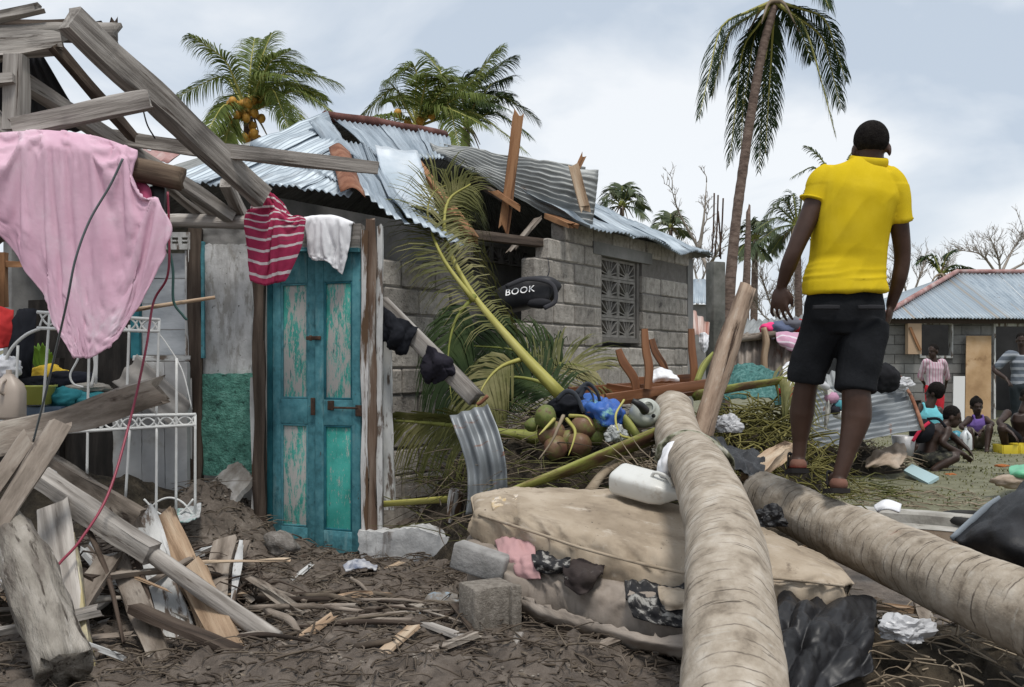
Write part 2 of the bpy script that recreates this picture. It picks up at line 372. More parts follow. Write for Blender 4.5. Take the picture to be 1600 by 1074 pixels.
plaster_green = M('rough green stippled render', [(.06, .165, .13), (.105, .29, .23), (.165, .38, .31)], 18, coord='object', bump=1.0, bscale=45, bdist=.03, layers=[((.03, .08, .065), 26, .58, .66, (1, 1, 1))])
plaster_low = M('stained white footing', [(.30, .30, .30), (.46, .46, .455), (.57, .57, .56)], 5, coord='object', bump=.6, layers=[((.12, .10, .085), 7, .55, .70, (1.8, 1.8, .5))])
teal = M('blue teal paint', [(.045, .145, .17), (.07, .225, .262), (.11, .29, .325)], 14, coord='object', bump=.45, rough=.75, layers=[((.07, .06, .05), 26, .63, .67, (1, 1, .5), .75), ((.16, .30, .32), 9, .58, .72, (1.5, 1.5, .4)), ((.02, .08, .10), 6, .58, .72, (1, 1, 1))])
teal_d = M('dark teal paint', [(.01, .075, .10), (.018, .12, .15), (.03, .16, .19)], 9, coord='object', bump=.3, rough=.6)
panel_peel = M('green panel with peeled paint', [(.04, .26, .22), (.06, .36, .30), (.09, .44, .37)], 6, coord='object', rough=.6, bump=.2, layers=[((.44, .425, .40), 8, .465, .525, (2.0, 2.0, .5), .8), ((.42, .405, .38), 60, .56, .60, (1.4, 1.4, .5), .75), ((.05, .17, .17), 25, .62, .68, (1.5, 1.5, .3))])
panel_peel2 = M('green panel with a little peeled paint', [(.035, .26, .22), (.055, .35, .30), (.08, .43, .37)], 6, coord='object', rough=.6, bump=.2, layers=[((.42, .405, .38), 10, .57, .61, (2.0, 2.0, .5), .82), ((.42, .405, .38), 60, .60, .63, (1.4, 1.4, .6), .75), ((.05, .17, .17), 25, .62, .68, (1.5, 1.5, .3))])
white_metal = M('chipped white enamel', [(.55, .55, .53), (.68, .68, .66)], 12, rough=.5, bump=.1, layers=[((.16, .09, .06), 30, .66, .70, (1, 1, 1))])
grey_panel = M('grey painted boards', [(.32, .34, .36), (.43, .45, .47), (.5, .52, .54)], 4, coord='object', bump=.2, stretch=(1, 1, 3))
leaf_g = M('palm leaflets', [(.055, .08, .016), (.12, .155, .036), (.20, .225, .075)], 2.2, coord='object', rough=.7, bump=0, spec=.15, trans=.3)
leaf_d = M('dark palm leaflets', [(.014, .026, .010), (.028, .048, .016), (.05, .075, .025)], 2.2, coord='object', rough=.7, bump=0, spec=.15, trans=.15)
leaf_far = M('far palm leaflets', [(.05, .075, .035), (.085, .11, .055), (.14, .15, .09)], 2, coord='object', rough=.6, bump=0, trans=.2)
leaf_y = M('drying palm leaflets', [(.05, .058, .014), (.12, .12, .035), (.26, .235, .11)], 3, coord='object', rough=.6, bump=0, trans=.2)
stem_y = M('yellow frond stalk', [(.22, .21, .045), (.34, .315, .08), (.46, .42, .15)], 9, (1, 1, .2), rough=.5, bump=.15, layers=[((.16, .10, .05), 9, .64, .72, (1, 1, .4))])
stem_g = M('green frond stalk', [(.13, .155, .03), (.21, .225, .05), (.29, .29, .09)], 8, (1, 1, .12), rough=.6, bump=.3, layers=[((.11, .06, .035), 6, .54, .64, (1, 1, .3)), ((.08, .07, .02), 30, .58, .66, (1, 1, .05))])
coco_o = M('orange coconut', [(.32, .14, .02), (.46, .24, .04), (.56, .34, .09)], 3, rough=.5, bump=.1, rand=True)
coco_g = M('bruised green coconut', [(.13, .06, .045), (.17, .105, .06), (.15, .165, .05)], 4, rough=.45, bump=.15, vary=.2)
twig_m = M('dead twigs', [(.12, .09, .06), (.24, .19, .135), (.36, .30, .225)], 3, coord='object', bump=.2)
twig_mud = M('mud-stained twigs', [(.035, .026, .02), (.09, .07, .052), (.20, .165, .125)], 3, coord='object', bump=.2)
log_brown = M('weathered brown log', [(.06, .04, .028), (.14, .10, .07), (.24, .185, .135)], 16, G3, bump=.7, bscale=40, layers=[((.035, .022, .015), 12, .56, .66, G3)])
post_crack = M('cracked barkless post', [(.20, .135, .095), (.34, .25, .185), (.46, .36, .28)], 13, (1, 1, .18), bump=1, bscale=34, bdist=.02, layers=[((.05, .03, .02), 11, .55, .61, (1.3, 1.3, .14)), ((.5, .43, .36), 9, .6, .7, (1, 1, .3))])
twig_g = M('greenish flower stems', [(.055, .05, .014), (.12, .11, .03), (.22, .195, .07)], 3, coord='object', bump=.2)
tree_bare = M('bare grey branches', [(.16, .135, .11), (.27, .235, .2), (.36, .32, .28)], 5, bump=.2)
def cloth_m(name, c, dirt=None, rough=.9, **kw):
    lo = tuple(x*.78 for x in c); hi = tuple(min(1, x*1.12) for x in c)
    return M(name, [lo, c, hi], kw.pop('scale', 2.5), rough=rough, bump=kw.pop('bump', .25), bscale=kw.pop('bscale', 24), spec=.15, layers=[(dirt, 4, .58, .78, (1, 1, 1))] if dirt else (), **kw)
plastic_blk = M('black plastic film', [(.008, .008, .009), (.016, .016, .018), (.03, .03, .032)], 4, rough=.45, bump=.3, bscale=12, spec=.35)
def plastic(name, c, dirt=None, rough=.4):
    return M(name, [tuple(x*.85 for x in c), c, tuple(min(1, x*1.08) for x in c)], 3, rough=rough, bump=.08, spec=.45, coord='rest', layers=[(dirt, 5, .58, .7, (1, 1, 1))] if dirt else ())
# ------------------------------------------------------------------ ground
K0, K1 = Vector((.42, 9.0)), Vector((3.26, 7.25)); KD = (K1-K0).normalized(); KN = Vector((-KD.y, KD.x))
def hgt(x, y):
    s = (Vector((x, y))-K0).dot(KN)
    if s > .1: z = .05+.012*noise.noise(Vector((x*2.5, y*2.5, 3)))
    else: z = .02*noise.noise(Vector((x*1.3, y*1.3, 0)))-.02
    if y < 9 and x < 1.3:
        k = min(1, max(0, (1.3-x)/1.0))*min(1, max(0, (9-y)/1.5))
        q = Vector((x*3.2, y*3.2, 1.7))
        z += k*(.06+.05*noise.noise(q)+.03*(1-2*abs(noise.noise(q*2.1)))+.035*noise.noise(q*4.1)+.03*abs(noise.noise(q*7.3))+.012*noise.noise(q*14))
        z += .03*math.exp(-((x+1.9)**2/1.2+(y-4.6)**2/.8))+.10*math.exp(-((x+.2)**2/.5+(y-3.6)**2/.6))
        z += .38*math.exp(-((x+1.9)**2/.10+(y-6.15)**2/.2))+.24*math.exp(-((x+2.35)**2/.3+(y-5.65)**2/.12))
    z -= .07*math.exp(-((x-2.6)**2/1.6+(y-6.6)**2/.6))
    return z
def spaced(marks):
    out = []
    for a, b, st in marks:
        n = max(1, round((b-a)/st)); out += [a+(b-a)*i/n for i in range(n)]
    return out+[marks[-1][1]]
xs = spaced([(-900, -100, 200), (-100, -14, 14), (-14, -4, .5), (-4, 4.5, .04), (4.5, 14, .3), (14, 100, 14), (100, 900, 200)])
ys = spaced([(-40, 1.5, 6), (1.5, 2.6, .2), (2.6, 7.5, .035), (7.5, 14, .15), (14, 30, .8), (30, 120, 15), (120, 1500, 230)])
Vg = [(x, y, hgt(x, y)) for y in ys for x in xs]; nx = len(xs)
Fg = [(j*nx+i, j*nx+i+1, (j+1)*nx+i+1, (j+1)*nx+i) for j in range(len(ys)-1) for i in range(nx-1)]
def ground_mat():
    m = bpy.data.materials.new('mud and trodden grass'); m.use_nodes = True; nt = m.node_tree; N = nt.nodes; L = nt.links; b = N['Principled BSDF']
    g = N.new('ShaderNodeNewGeometry')
    def nz(s, det=8, ro=.62):
        x = N.new('ShaderNodeTexNoise'); x.inputs['Scale'].default_value = s; x.inputs['Detail'].default_value = det; x.inputs['Roughness'].default_value = ro; L.new(g.outputs['Position'], x.inputs['Vector']); return x.outputs['Fac']
    def ramp(f, cs):
        r = N.new('ShaderNodeValToRGB'); el = r.color_ramp.elements
        el[0].position, el[0].color = cs[0][0], (*cs[0][1], 1); el[1].position, el[1].color = cs[-1][0], (*cs[-1][1], 1)
        for p, c in cs[1:-1]: q = el.new(p); q.color = (*c, 1)
        L.new(f, r.inputs['Fac']); return r.outputs['Color']
    mud = ramp(nz(7.0, 10, .72), [(.3, (.045, .034, .026)), (.45, (.105, .082, .064)), (.6, (.175, .142, .115)), (.72, (.27, .23, .195))])
    grs = ramp(nz(6.0, 10, .7), [(.3, (.085, .082, .04)), (.45, (.14, .135, .075)), (.6, (.19, .185, .11)), (.72, (.26, .245, .18))])
    dt = N.new('ShaderNodeVectorMath'); dt.operation = 'DOT_PRODUCT'; dt.inputs[1].default_value = (KN.x, KN.y, 0); L.new(g.outputs['Position'], dt.inputs[0])
    mr = N.new('ShaderNodeMapRange'); k = K0.dot(KN); mr.inputs['From Min'].default_value = k+.02; mr.inputs['From Max'].default_value = k+.12; L.new(dt.outputs['Value'], mr.inputs['Value'])
    mx = N.new('ShaderNodeMix'); mx.data_type = 'RGBA'; L.new(mr.outputs[0], mx.inputs['Factor']); L.new(mud, mx.inputs['A']); L.new(grs, mx.inputs['B'])
    L.new(mx.outputs['Result'], b.inputs['Base Color'])
    rr = N.new('ShaderNodeMapRange'); rr.inputs['To Min'].default_value = .45; rr.inputs['To Max'].default_value = .95; L.new(nz(2.0), rr.inputs['Value']); L.new(rr.outputs[0], b.inputs['Roughness'])
    bp = N.new('ShaderNodeBump'); bp.inputs['Strength'].default_value = .9; bp.inputs['Distance'].default_value = .03; L.new(nz(26, 9, .7), bp.inputs['Height']); L.new(bp.outputs[0], b.inputs['Normal'])
    return m
mk('ground', (Vg, Fg), ground_mat(), kind='structure')
# puddle, kerb and gutter
water = M('muddy water', [(.12, .075, .045), (.17, .115, .07)], 2, coord='world', rough=.06, bump=.03, bscale=20, spec=.5, rand=False)
pv = []
for i in range(40):
    a = 2*math.pi*i/40; r = 1+.18*noise.noise(Vector((math.cos(a)*1.6, math.sin(a)*1.6, 4)))
    q = Vector((2.75, 6.75))+KD*math.cos(a)*1.75*r+KN*math.sin(a)*.62*r; pv.append((q.x, q.y, -.012))
mk('puddle', (pv+[(2.75, 6.75, -.012)], [(i, (i+1) % 40, 40) for i in range(40)]), water, kind='structure', smooth=False)
conc = M('worn concrete kerb', [(.24, .225, .20), (.36, .345, .31), (.45, .43, .40)], 5, coord='object', bump=.6, layers=[((.12, .10, .08), 6, .58, .7, (1, 1, 1))])
k3 = lambda s, o, z: Vector((K0.x+KD.x*s+KN.x*o, K0.y+KD.y*s+KN.y*o, z))
kv, kf = [], []
for i in range(41):
    s = -1.2+i*.2; j = .012*noise.noise(Vector((s*3, 0, 0))); t = .01*noise.noise(Vector((s*7, 3, 0)))
    kv += [k3(s, -.02+j, -.1), k3(s, -.02+j, .075+t), k3(s, .0+j, .095+t), k3(s, .10+j, .098+t), k3(s, .12+j, .0)]
for i in range(40):
    for a in range(4): kf.append((i*5+a, (i+1)*5+a, (i+1)*5+a+1, i*5+a+1))
mk('kerb', (kv, kf), conc, kind='structure', smooth='auto')
gv, gf = [], []
for i in range(41):
    s = -1.2+i*.2; gv += [k3(s, -.14+.03*noise.noise(Vector((s*2, 9, 0))), -.006), k3(s, -.025, .012)]
for i in range(40): gf.append((i*2, i*2+2, i*2+3, i*2+1))
mk('gutter', (gv, gf), conc, kind='structure', smooth=False)

# ------------------------------------------------------------------ the block house
A2, U2 = Vector((-.93, 7.0)), Vector((.55, .835)); N2 = Vector((.835, -.55))
def W3(t, z, o=0): return Vector((A2.x+U2.x*t+N2.x*o, A2.y+U2.y*t+N2.y*o, z))
house = empty('block_house', W3(2.6, 0, -1.5), 'grey concrete block house with a torn corrugated iron roof behind the turquoise door', 'house')
RZ = math.atan2(U2.y, U2.x)
def block_mesh(name, sx, sy, sz, seed):
    bm = bmesh.new(); bmesh.ops.create_cube(bm, size=1)
    for v in bm.verts: v.co = Vector((v.co.x*sx, v.co.y*sy, v.co.z*sz))
    bmesh.ops.bevel(bm, geom=list(bm.edges), offset=.011, segments=1, affect='EDGES')
    for v in bm.verts: v.co += Vector((noise.noise(v.co*23+Vector((seed, 0, 0))), noise.noise(v.co*23+Vector((0, seed, 5))), noise.noise(v.co*23+Vector((3, 0, seed)))))*.006
    me = bpy.data.meshes.new(name); bm.to_mesh(me); bm.free(); me.materials.append(block_m); return me
bm_full = [block_mesh('block', .385, .15, .185, s) for s in range(5)]
rb = random.Random(4)
wt0, wt1, wz0, wz1 = 3.42, 4.24, 1.5, 2.33
rows = []
wallV = []
def rowspans(r):
    z0, z1 = r*.2, r*.2+.2; out = []
    if r < 10: out.append((-.6, [1.15, 1.1, 1.2, 1.0, 1.1, 1.0, 1.05, .9, 1.0, .86][r]))
    gl = [1.35, 1.3, 1.5, 1.6, 1.7, 1.85, 1.95, 1.9, 2.05, 2.05, 2.05, 2.3, 2.6][r]
    if z1 > wz0 and z0 < wz1-.03: out += [(gl, wt0-.06), (wt1+.06, 5.7)]
    else: out.append((gl, 5.7))
    return out
wall = None
cores = []
for r in range(13):
    for a, b in rowspans(r):
        rows.append((r, a, b)); cores.append(quadbox(W3(a+.02, r*.2, -.012), W3(b-.01, r*.2, -.012), W3(b-.01, r*.2+.2, -.012), W3(a+.02, r*.2+.2, -.012), .12))
wall = mk('wall', join(*cores), mortar_m, house, smooth=False)
for r, a, b in rows:
    t = -.8+(.2 if r % 2 else 0)
    while t < b:
        x0, x1 = max(t, a), min(t+.4, b)
        if x1-x0 > .07 and not (r > 10 and a > 4):
            c = W3((x0+x1)/2, r*.2+.1, -.072+rb.uniform(-.008, .008))
            o = link('block', rb.choice(bm_full), c, wall, rot=(rb.uniform(-.012, .012), rb.uniform(-.015, .015), RZ+rb.uniform(-.015, .015)))
            o.scale = ((x1-x0-.012)/.385, 1, 1)
        t += .4
# lintel band above the window and quoin at the far corner
mk('lintel', quadbox(W3(wt0-.25, 2.335, .012), W3(wt1+.3, 2.335, .012), W3(wt1+.3, 2.46, .012), W3(wt0-.25, 2.46, .012), .12), plaster_dark, house, smooth=False)
# pierced fan blocks
def fan_block(c, e1, sx, sz, nrm):
    """square openwork block: rim, half sun at the foot and rays"""
    e1 = Vector((e1.x, e1.y, 0)); nrm = Vector((nrm.x, nrm.y, 0)); gs = []
    q = lambda x, z: c+e1*x+Vector((0, 0, z))
    def bar(x0, z0, x1, z1, w):
        d = Vector((x1-x0, z1-z0)).normalized()*w/2; o = Vector((-d.y, d.x))
        gs.append(quadbox(q(x0-o.x, z0-o.y), q(x1-o.x, z1-o.y), q(x1+o.x, z1+o.y), q(x0+o.x, z0+o.y), .07))
    hx, hz = sx/2, sz/2; m = .014
    for a in ((-hx, -hz+m, hx, -hz+m), (-hx, hz-m, hx, hz-m), (-hx+m, -hz+2*m, -hx+m, hz-2*m), (hx-m, -hz+2*m, hx-m, hz-2*m)): bar(*a, 2*m)
    for k in range(7):
        an = math.radians(12+k*26); ca, sa = math.cos(an), math.sin(an)
        r1 = min((hx-2*m)/max(abs(ca), 1e-3), (2*hz-4*m)/max(sa, 1e-3))
        r0 = .05; bar(ca*r0, -hz+2*m+sa*r0, ca*r1, -hz+2*m+sa*r1, .012)
    sv = [q(0, -hz+2*m)]+[q(.055*math.cos(math.pi*i/10), -hz+2*m+.055*math.sin(math.pi*i/10)) for i in range(11)]
    n = len(sv); gs.append((sv+[v-nrm*.07 for v in sv], [(0, i, i+1) for i in range(1, n-1)]+[(i, n+i, n+i+1, i+1) for i in range(1, n-1)]))
    return join(*gs)
fanm = M('grey cast vent block', [(.15, .14, .125), (.22, .205, .185), (.28, .26, .24)], 9, coord='object', bump=.5)
win = mk('window', join(*[quadbox(*[W3(t, z, -.035) for t, z in ((a, c), (b, c), (b, d), (a, d))], .12) for a, b, c, d in
     ((wt0-.06, wt0, wz0-.05, wz1), (wt1, wt1+.06, wz0-.05, wz1), (wt0, wt1, wz0-.05, wz0))]), mortar_m, house, smooth=False)
for r in range(4):
    for k in range(2):
        mk('vent_block', fan_block(W3(wt0+(k+.5)*.41, wz0+(r+.5)*.2075, -.055), U2, .405, .203, N2), fanm, win, smooth=False)
# broken second vent low by the gap, inner partition and its vents
for k in range(1):
    mk('vent_block', fan_block(W3(1.72, 1.42, -.05), U2, .36, .2, N2), fanm, house, smooth=False)
inner = mk('partition_wall', quadbox(W3(.4, 0, -2.0), W3(5.4, 0, -2.0), W3(5.4, 2.75, -2.0), W3(.4, 2.75, -2.0), .12), plaster_dark, house, smooth=False)
for k in range(4): mk('vent_block', fan_block(W3(3.55+k*.42, 2.55, -1.93), U2, .4, .22, N2), fanm, house, smooth=False)
mk('side_wall', join(quadbox(W3(-.55, 0, -2.2), W3(-.55, 0, -.2), W3(-.55, 1.9, -.2), W3(-.55, 1.9, -2.2), .14)), plaster_dark, house, smooth=False)
mk('back_wall', quadbox(W3(5.6, 0, -4.2), W3(-.5, 0, -4.2), W3(-.5, 2.4, -4.2), W3(5.6, 2.4, -4.2), .14), plaster_dark, house, smooth=False)
mk('far_wall', quadbox(W3(5.68, 0, -.16), W3(5.68, 0, -4.1), W3(5.68, 2.45, -4.1), W3(5.68, 2.45, -.16), .14), plaster_dark, house, smooth=False)
mk('corner_post', quadbox(W3(5.56, 0, .008), W3(5.72, 0, .008), W3(5.72, 2.5, .008), W3(5.56, 2.5, .008), .16), plaster_dark, house, smooth=False)
# roof
Pk = P(515, 184, 9.0); Rr = P(735, 236, 10.9); El = P(262, 284, 8.1); Ef = P(560, 300, 6.95)
def sheet(name, geo, m=tin, parent=house): return mk(name, geo, m, parent)
def sag(u, v):   # the torn front corner droops
    return Vector((0, 0, -.10*max(0, u-.55)*(1-v)))
k = 0
for (u0, u1) in ((0, .26), (.25, .5), (.49, .75), (.74, .97)):
    for (v0, v1) in ((-.02, .52), (.49, 1.0)):
        k += 1
        sheet('roof_sheet', corr(El, Ef, Pk, Ef, u0=u0, u1=u1, v0=v0, v1=v1, nv=8, lift=.012*(k % 3)+(.018 if v0 > 0 else 0), seed=k, bend=sag, dent=.03))
# band under the ridge on the long side
rl, rrt = P(522, 186, 8.95), P(700, 216, 10.5)
for q, (u0, u1) in enumerate(((0, .36), (.35, .7), (.69, 1))):
    sheet('roof_sheet', corr(P(588, 245, 8.2), P(705, 252, 9.6), rl, rrt, u0=u0, u1=u1, nv=6, lift=.012*q, seed=20+q, dent=.02))
# drooping torn sheets
sheet('roof_sheet', corr(P(563, 300, 6.9), P(640, 352, 6.95), P(528, 214, 8.5), P(570, 228, 8.45), nv=10, seed=31, dent=.03, bend=lambda u, v: Vector((0, 0, -.05*math.sin(v*3.1)))))
sheet('roof_sheet', corr(P(628, 338, 6.95), P(722, 389, 7.1), P(562, 226, 8.4), P(592, 246, 8.3), nv=10, seed=32, dent=.03, lift=.02, bend=lambda u, v: Vector((0, 0, -.06*math.sin(v*3.1)))))
sheet('roof_sheet', surf([[(586, 226, 8.25), (618, 232, 8.3), (652, 236, 8.4)], [(600, 275, 7.9), (635, 280, 8.0), (668, 285, 8.1)], [(640, 322, 7.45), (665, 325, 7.5), (690, 345, 7.6)]], 14, 16, th=.003, wr=.02, wf=4, seed=2), M('bright flat iron sheet', [(.45, .52, .57), (.56, .62, .67), (.68, .72, .75)], 3, rough=.38, bump=.05, metallic=.5, spec=.5))
# hip caps, rust patches, ridge cap
for a, b, w_, m_ in ((P(500, 192, 8.6), P(548, 252, 7.9), .20, tin), (P(530, 234, 7.85), P(552, 306, 6.8), .17, tin_rust)):
    d = (b-a).normalized(); s = d.cross(Vector((.35, -.8, .5))).normalized()*w_/2
    sheet('hip_cap', surf([[a-s, a+Vector((0, -.02, .05)), a+s], [(a+b)/2-s, (a+b)/2+Vector((0, -.02, .05)), (a+b)/2+s], [b-s, b+Vector((0, -.02, .05)), b+s]], 8, 10, th=.003, wr=.015, wf=5, seed=w_*50), m_)
sheet('ridge_cap', tube([P(508, 181, 9.0), P(600, 194, 9.7), P(695, 211, 10.6)], .05, 8, 12, rough=.2, seed=3), rust_cap)
# crushed sheet folded back over the gap
def curl(u, v): return Vector((0, -.10*math.sin(u*2.6)-.05*math.sin(v*7+u*3), .03*math.sin(v*5+1)*(1-u)-.05*(1-u)*math.sin(v*3.1)))
sheet('roof_sheet', corr(P(683, 246, 9.5), P(673, 224, 9.7), P(925, 354, 9.3), P(934, 272, 9.6), pitch=.062, amp=.016, nv=40, seed=41, dent=.06, bend=curl), tin_old)
sheet('roof_sheet', corr(P(672, 236, 9.9), P(664, 222, 10.0), P(905, 335, 9.9), P(915, 262, 10.0), pitch=.08, amp=.012, nv=24, seed=42, dent=.05), tin_old)
# surviving slope over the window
E1, E2, E0 = W3(3.55, 2.50, .28), W3(5.78, 2.52, .26), W3(2.62, 2.52, .26)
for q, (u0, u1) in enumerate(((0, .34), (.33, .68), (.67, .985))):
    sheet('roof_sheet', corr(E1, E2, Rr, E2, u0=u0, u1=u1, nv=8, lift=.014*(q % 2), seed=50+q, dent=.035, bend=lambda u, v: Vector((0, 0, .05*math.sin(u*9)*(1-v)))), tin)
sheet('roof_sheet', corr(E0, E1, Rr-Vector((.5, .8, 0)), Rr, v1=.55, nv=8, seed=60, dent=.04, lift=.01), tin)
# back slopes
bE0, bE1 = W3(-.7, 2.45, -4.6), W3(5.8, 2.45, -4.6)
sheet('roof_sheet', corr(bE0, bE1, Pk, Rr, nv=4, per=4, seed=70), tin_old); sheet('roof_sheet', corr(bE1, E2, Rr, Rr+Vector((.02, 0, 0)), nv=4, per=4, seed=71), tin_old)
sheet('roof_sheet', corr(bE0, El, Pk+Vector((0, .03, 0)), Pk, nv=4, per=4, seed=72), tin_old)
# rafters and torn battens that show in the hole
for a, b, w_, h_, m_, s in ((P(652, 256, 9.0), P(738, 372, 7.6), .07, .07, wood_brown, 1), (P(745, 285, 9.6), P(800, 320, 9.0), .06, .05, wood_dark, 3), (P(776, 302, 9.0), P(806, 322, 8.9), .05, .05, wood_brown, 4),
        (P(835, 348, 9.2), P(802, 388, 9.0), .08, .03, wood_mud, 5), (P(862, 340, 9.3), P(892, 352, 9.0), .10, .05, wood_brown, 6), (W3(.9, 2.3, -.1), W3(5.6, 2.5, -.1), .09, .08, wood_dark, 7)):
    mk('rafter', beam(a, b, w_, h_, jag=.10, seed=s), m_, house, smooth='auto')
mk('roof_batten', beam(P(789, 346, 9.0), P(809, 187, 9.1), .10, .035, up=(0, -1, 0), segs=12, jag=.16, seed=8), wood_brown, house, smooth='auto')
mk('roof_batten', beam(P(913, 322, 9.05), P(897, 262, 9.15), .10, .03, up=(0, -1, 0), segs=8, jag=.09, seed=9), wood_pale, house, smooth='auto')
mk('roof_batten', beam(P(899, 270, 9.2), P(910, 247, 9.25), .05, .03, up=(0, -1, 0), segs=6, jag=.06, seed=10), wood_brown, house, smooth='auto')

# ------------------------------------------------------------------ the ruined timber house in front
ruin = empty('ruined_timber_house', P(360, 845, 6.4), 'ruined timber house front with turquoise double door, green and white wall and bare rafters', 'house')
def bm_(a, b, w_, h_, m_, s, name='rafter', jag=.03, segs=12, warp=.01, up=(0, 0, 1)): return mk(name, beam(P(*a), P(*b), w_, h_, segs=segs, jag=jag, seed=s, warp=warp, up=up), m_, ruin, smooth='auto')
UPV = (0, -1, .3)
bm_((110, 30, 4.7), (408, 308, 5.7), .10, .135, wood_grey, 11, 'rafter', .02, 24, .014)
bm_((138, 213, 5.45), (590, 263, 5.5), .05, .078, wood_grey, 12, 'purlin', .01, 20)
bm_((25, 202, 4.55), (232, 158, 4.6), .08, .085, wood_grey, 13, 'tie_beam', .03, 16)
bm_((84, 72, 4.85), (206, 214, 5.3), .05, .05, wood_dark, 14, 'rafter', .03)
bm_((36, 128, 4.95), (358, 338, 6.1), .08, .075, wood_grey, 15, 'rafter', .02, 20)
bm_((24, 205, 4.8), (27, 88, 4.8), .09, .09, wood_grey, 16, 'post', .0)
bm_((-40, 130, 4.75), (24, 124, 4.75), .05, .05, wood_grey, 17, 'tie_beam', .0)
bm_((-30, 158, 4.8), (22, 214, 4.8), .06, .06, wood_grey, 18, 'brace', .0)
bm_((352, 285, 5.9), (378, 338, 6.2), .07, .07, wood_grey, 19, 'brace', .0)
bm_((272, 278, 5.9), (340, 340, 6.2), .08, .03, wood_grey, 20, 'board', .02); bm_((255, 288, 5.95), (320, 340, 6.25), .06, .03, wood_grey, 21, 'board', .02)
bm_((-60, 82, 4.85), (92, 68, 4.9), .10, .10, wood_grey, 22, 'tie_beam', .04, 12, .03)
mk('wall_plate', tube([P(-80, 58, 4.95), P(60, 52, 5.0), P(176, 52, 5.05)], [.05, .05, .055], 10, 18, rough=.25, seed=5, jag=.05), wood_grey, ruin)
bm_((-40, 40, 5.1), (108, 42, 5.15), .07, .05, wood_dark, 23, 'batten', .0)
bm_((-60, 38, 4.9), (55, 13, 4.95), .06, .045, wood_grey, 24, 'batten', .05)
bm_((158, 44, 5.05), (192, 92, 5.3), .03, .03, wood_dark, 25, 'batten', .04)
bm_((170, 60, 5.2), (176, 38, 5.2), .03, .02, wood_dark, 26, 'batten', .05)
mk('roof_sheet', corr(P(-70, 210, 5.7), P(138, 206, 5.9), P(-30, 88, 5.5), P(68, 84, 5.5), nv=6, seed=3), M('dark roof sheet', [(.012, .012, .014), (.022, .022, .025), (.035, .035, .038)], 3, rough=.7, bump=.1), ruin)  # first upper left sheet: near-black all over
mk('roof_sheet', corr(P(270, 250, 6.2), P(200, 262, 6.2), P(300, 228, 6.6), P(225, 235, 6.6), nv=4, seed=4), red_cap, ruin)
# top plate log and lintel
mk('wall_plate', tube([P(218, 346, 6.25), P(300, 345, 6.22), P(400, 349, 6.12), P(470, 352, 6.05)], .045, 10, 16, rough=.18, seed=8), wood_grey, ruin)
# door: local frame
DO = Vector(P(426, 850, 6.22)); DR = P(566, 868, 5.95); de = Vector((DR.x-DO.x, DR.y-DO.y, 0)); DW = de.length; de.normalize(); dn = Vector((de.y, -de.x, 0)); DO.z = .05
if dn.y > 0: dn = -dn
def D3(x, z, o=0): return DO+de*x+Vector((0, 0, z))+dn*o
def slab(x0, x1, z0, z1, o, th, bev=.004):
    a = box((0, 0, 0), (x1-x0, th, z1-z0), bev=bev); c = D3((x0+x1)/2, (z0+z1)/2, o-th/2); an = math.atan2(de.y, de.x); m = Matrix.Rotation(an, 3, 'Z')
    return [c+m @ v for v in a[0]], a[1]
iron = M('rusty iron fitting', [(.02, .014, .011), (.06, .035, .024), (.11, .06, .04)], 20, coord='object', rough=.8, bump=.4)
for s, (x0, x1, oo, pm, pm2) in enumerate(((.0, DW*.49, 0, panel_peel, panel_peel), (DW*.505, DW, .02, panel_peel, panel_peel2))):
    st = .062
    zz = [(0, .14), (.80, .96), (1.70, 1.90)]
    gs = [slab(x0, x0+st, 0, 1.9, oo, .035), slab(x1-st, x1, 0, 1.9, oo, .035)]+[slab(x0+st+.001, x1-st-.001, a, b, oo-.001, .033) for a, b in zz]
    lf = mk('door_leaf', join(*gs), teal, ruin, smooth='auto')
    for a, b, q in ((.14, .80, pm2), (.96, 1.70, pm)):
        mk('panel', slab(x0+st+.002, x1-st-.002, a+.002, b-.002, oo-.016, .012), q, lf, smooth='auto')
        fr = [slab(x0+st, x0+st+.014, a, b, oo-.004, .016), slab(x1-st-.014, x1-st, a, b, oo-.004, .016), slab(x0+st+.014, x1-st-.014, a, a+.014, oo-.004, .016), slab(x0+st+.014, x1-st-.014, b-.014, b, oo-.004, .016)]
        mk('moulding', join(*fr), teal_d if s else teal, lf, smooth='auto')
    if s == 0:
        mk('latch', join(slab(x1-.05, x1+.06, 1.335, 1.36, .035, .012), slab(x1-.02, x1, 1.33, 1.365, .045, .012)), iron, lf, smooth='auto')
        mk('hasp', slab(x1-.02, x1+.012, .86, .97, .028, .012), iron, lf, smooth='auto')
    else:
        mk('lock', join(slab(x0+.105, x0+.145, .895, .955, .04, .02), slab(x0+.14, x1-.01, .905, .918, .037, .01)), iron, lf, smooth='auto')
        mk('hinge', slab(x1-.03, x1+.02, .86, .93, .035, .012), iron, lf, smooth='auto')
mk('door_jamb', slab(-.055, -.008, -.02, 1.98, -.01, .06), teal_d, ruin, smooth='auto')
bm_((407, 842, 6.2), (404, 430, 6.2), .075, .06, wood_dark, 31, 'door_post', .0, 16, .012, UPV)
bm_((397, 840, 6.22), (395, 590, 6.2), .03, .03, wood_white_brown, 32, 'trim', .0, 10, .008, UPV)
bm_((569, 862, 5.9), (571, 362, 5.92), .04, .05, wood_white_brown, 33, 'door_post', .01, 20, .008, UPV)
bm_((581, 862, 5.92), (580, 345, 5.94), .055, .05, M('bare brown post', [(.05, .032, .022), (.13, .085, .06), (.25, .20, .16)], 14, G3, bump=.8, bscale=40, layers=[((.42, .41, .39), 7, .58, .64, (1.5, 1.5, .2))]), 34, 'door_post', .03, 22, .016, UPV)
bm_((593, 858, 5.95), (594, 357, 5.96), .035, .06, wood_white, 35, 'door_post', .03, 20, .008, UPV)
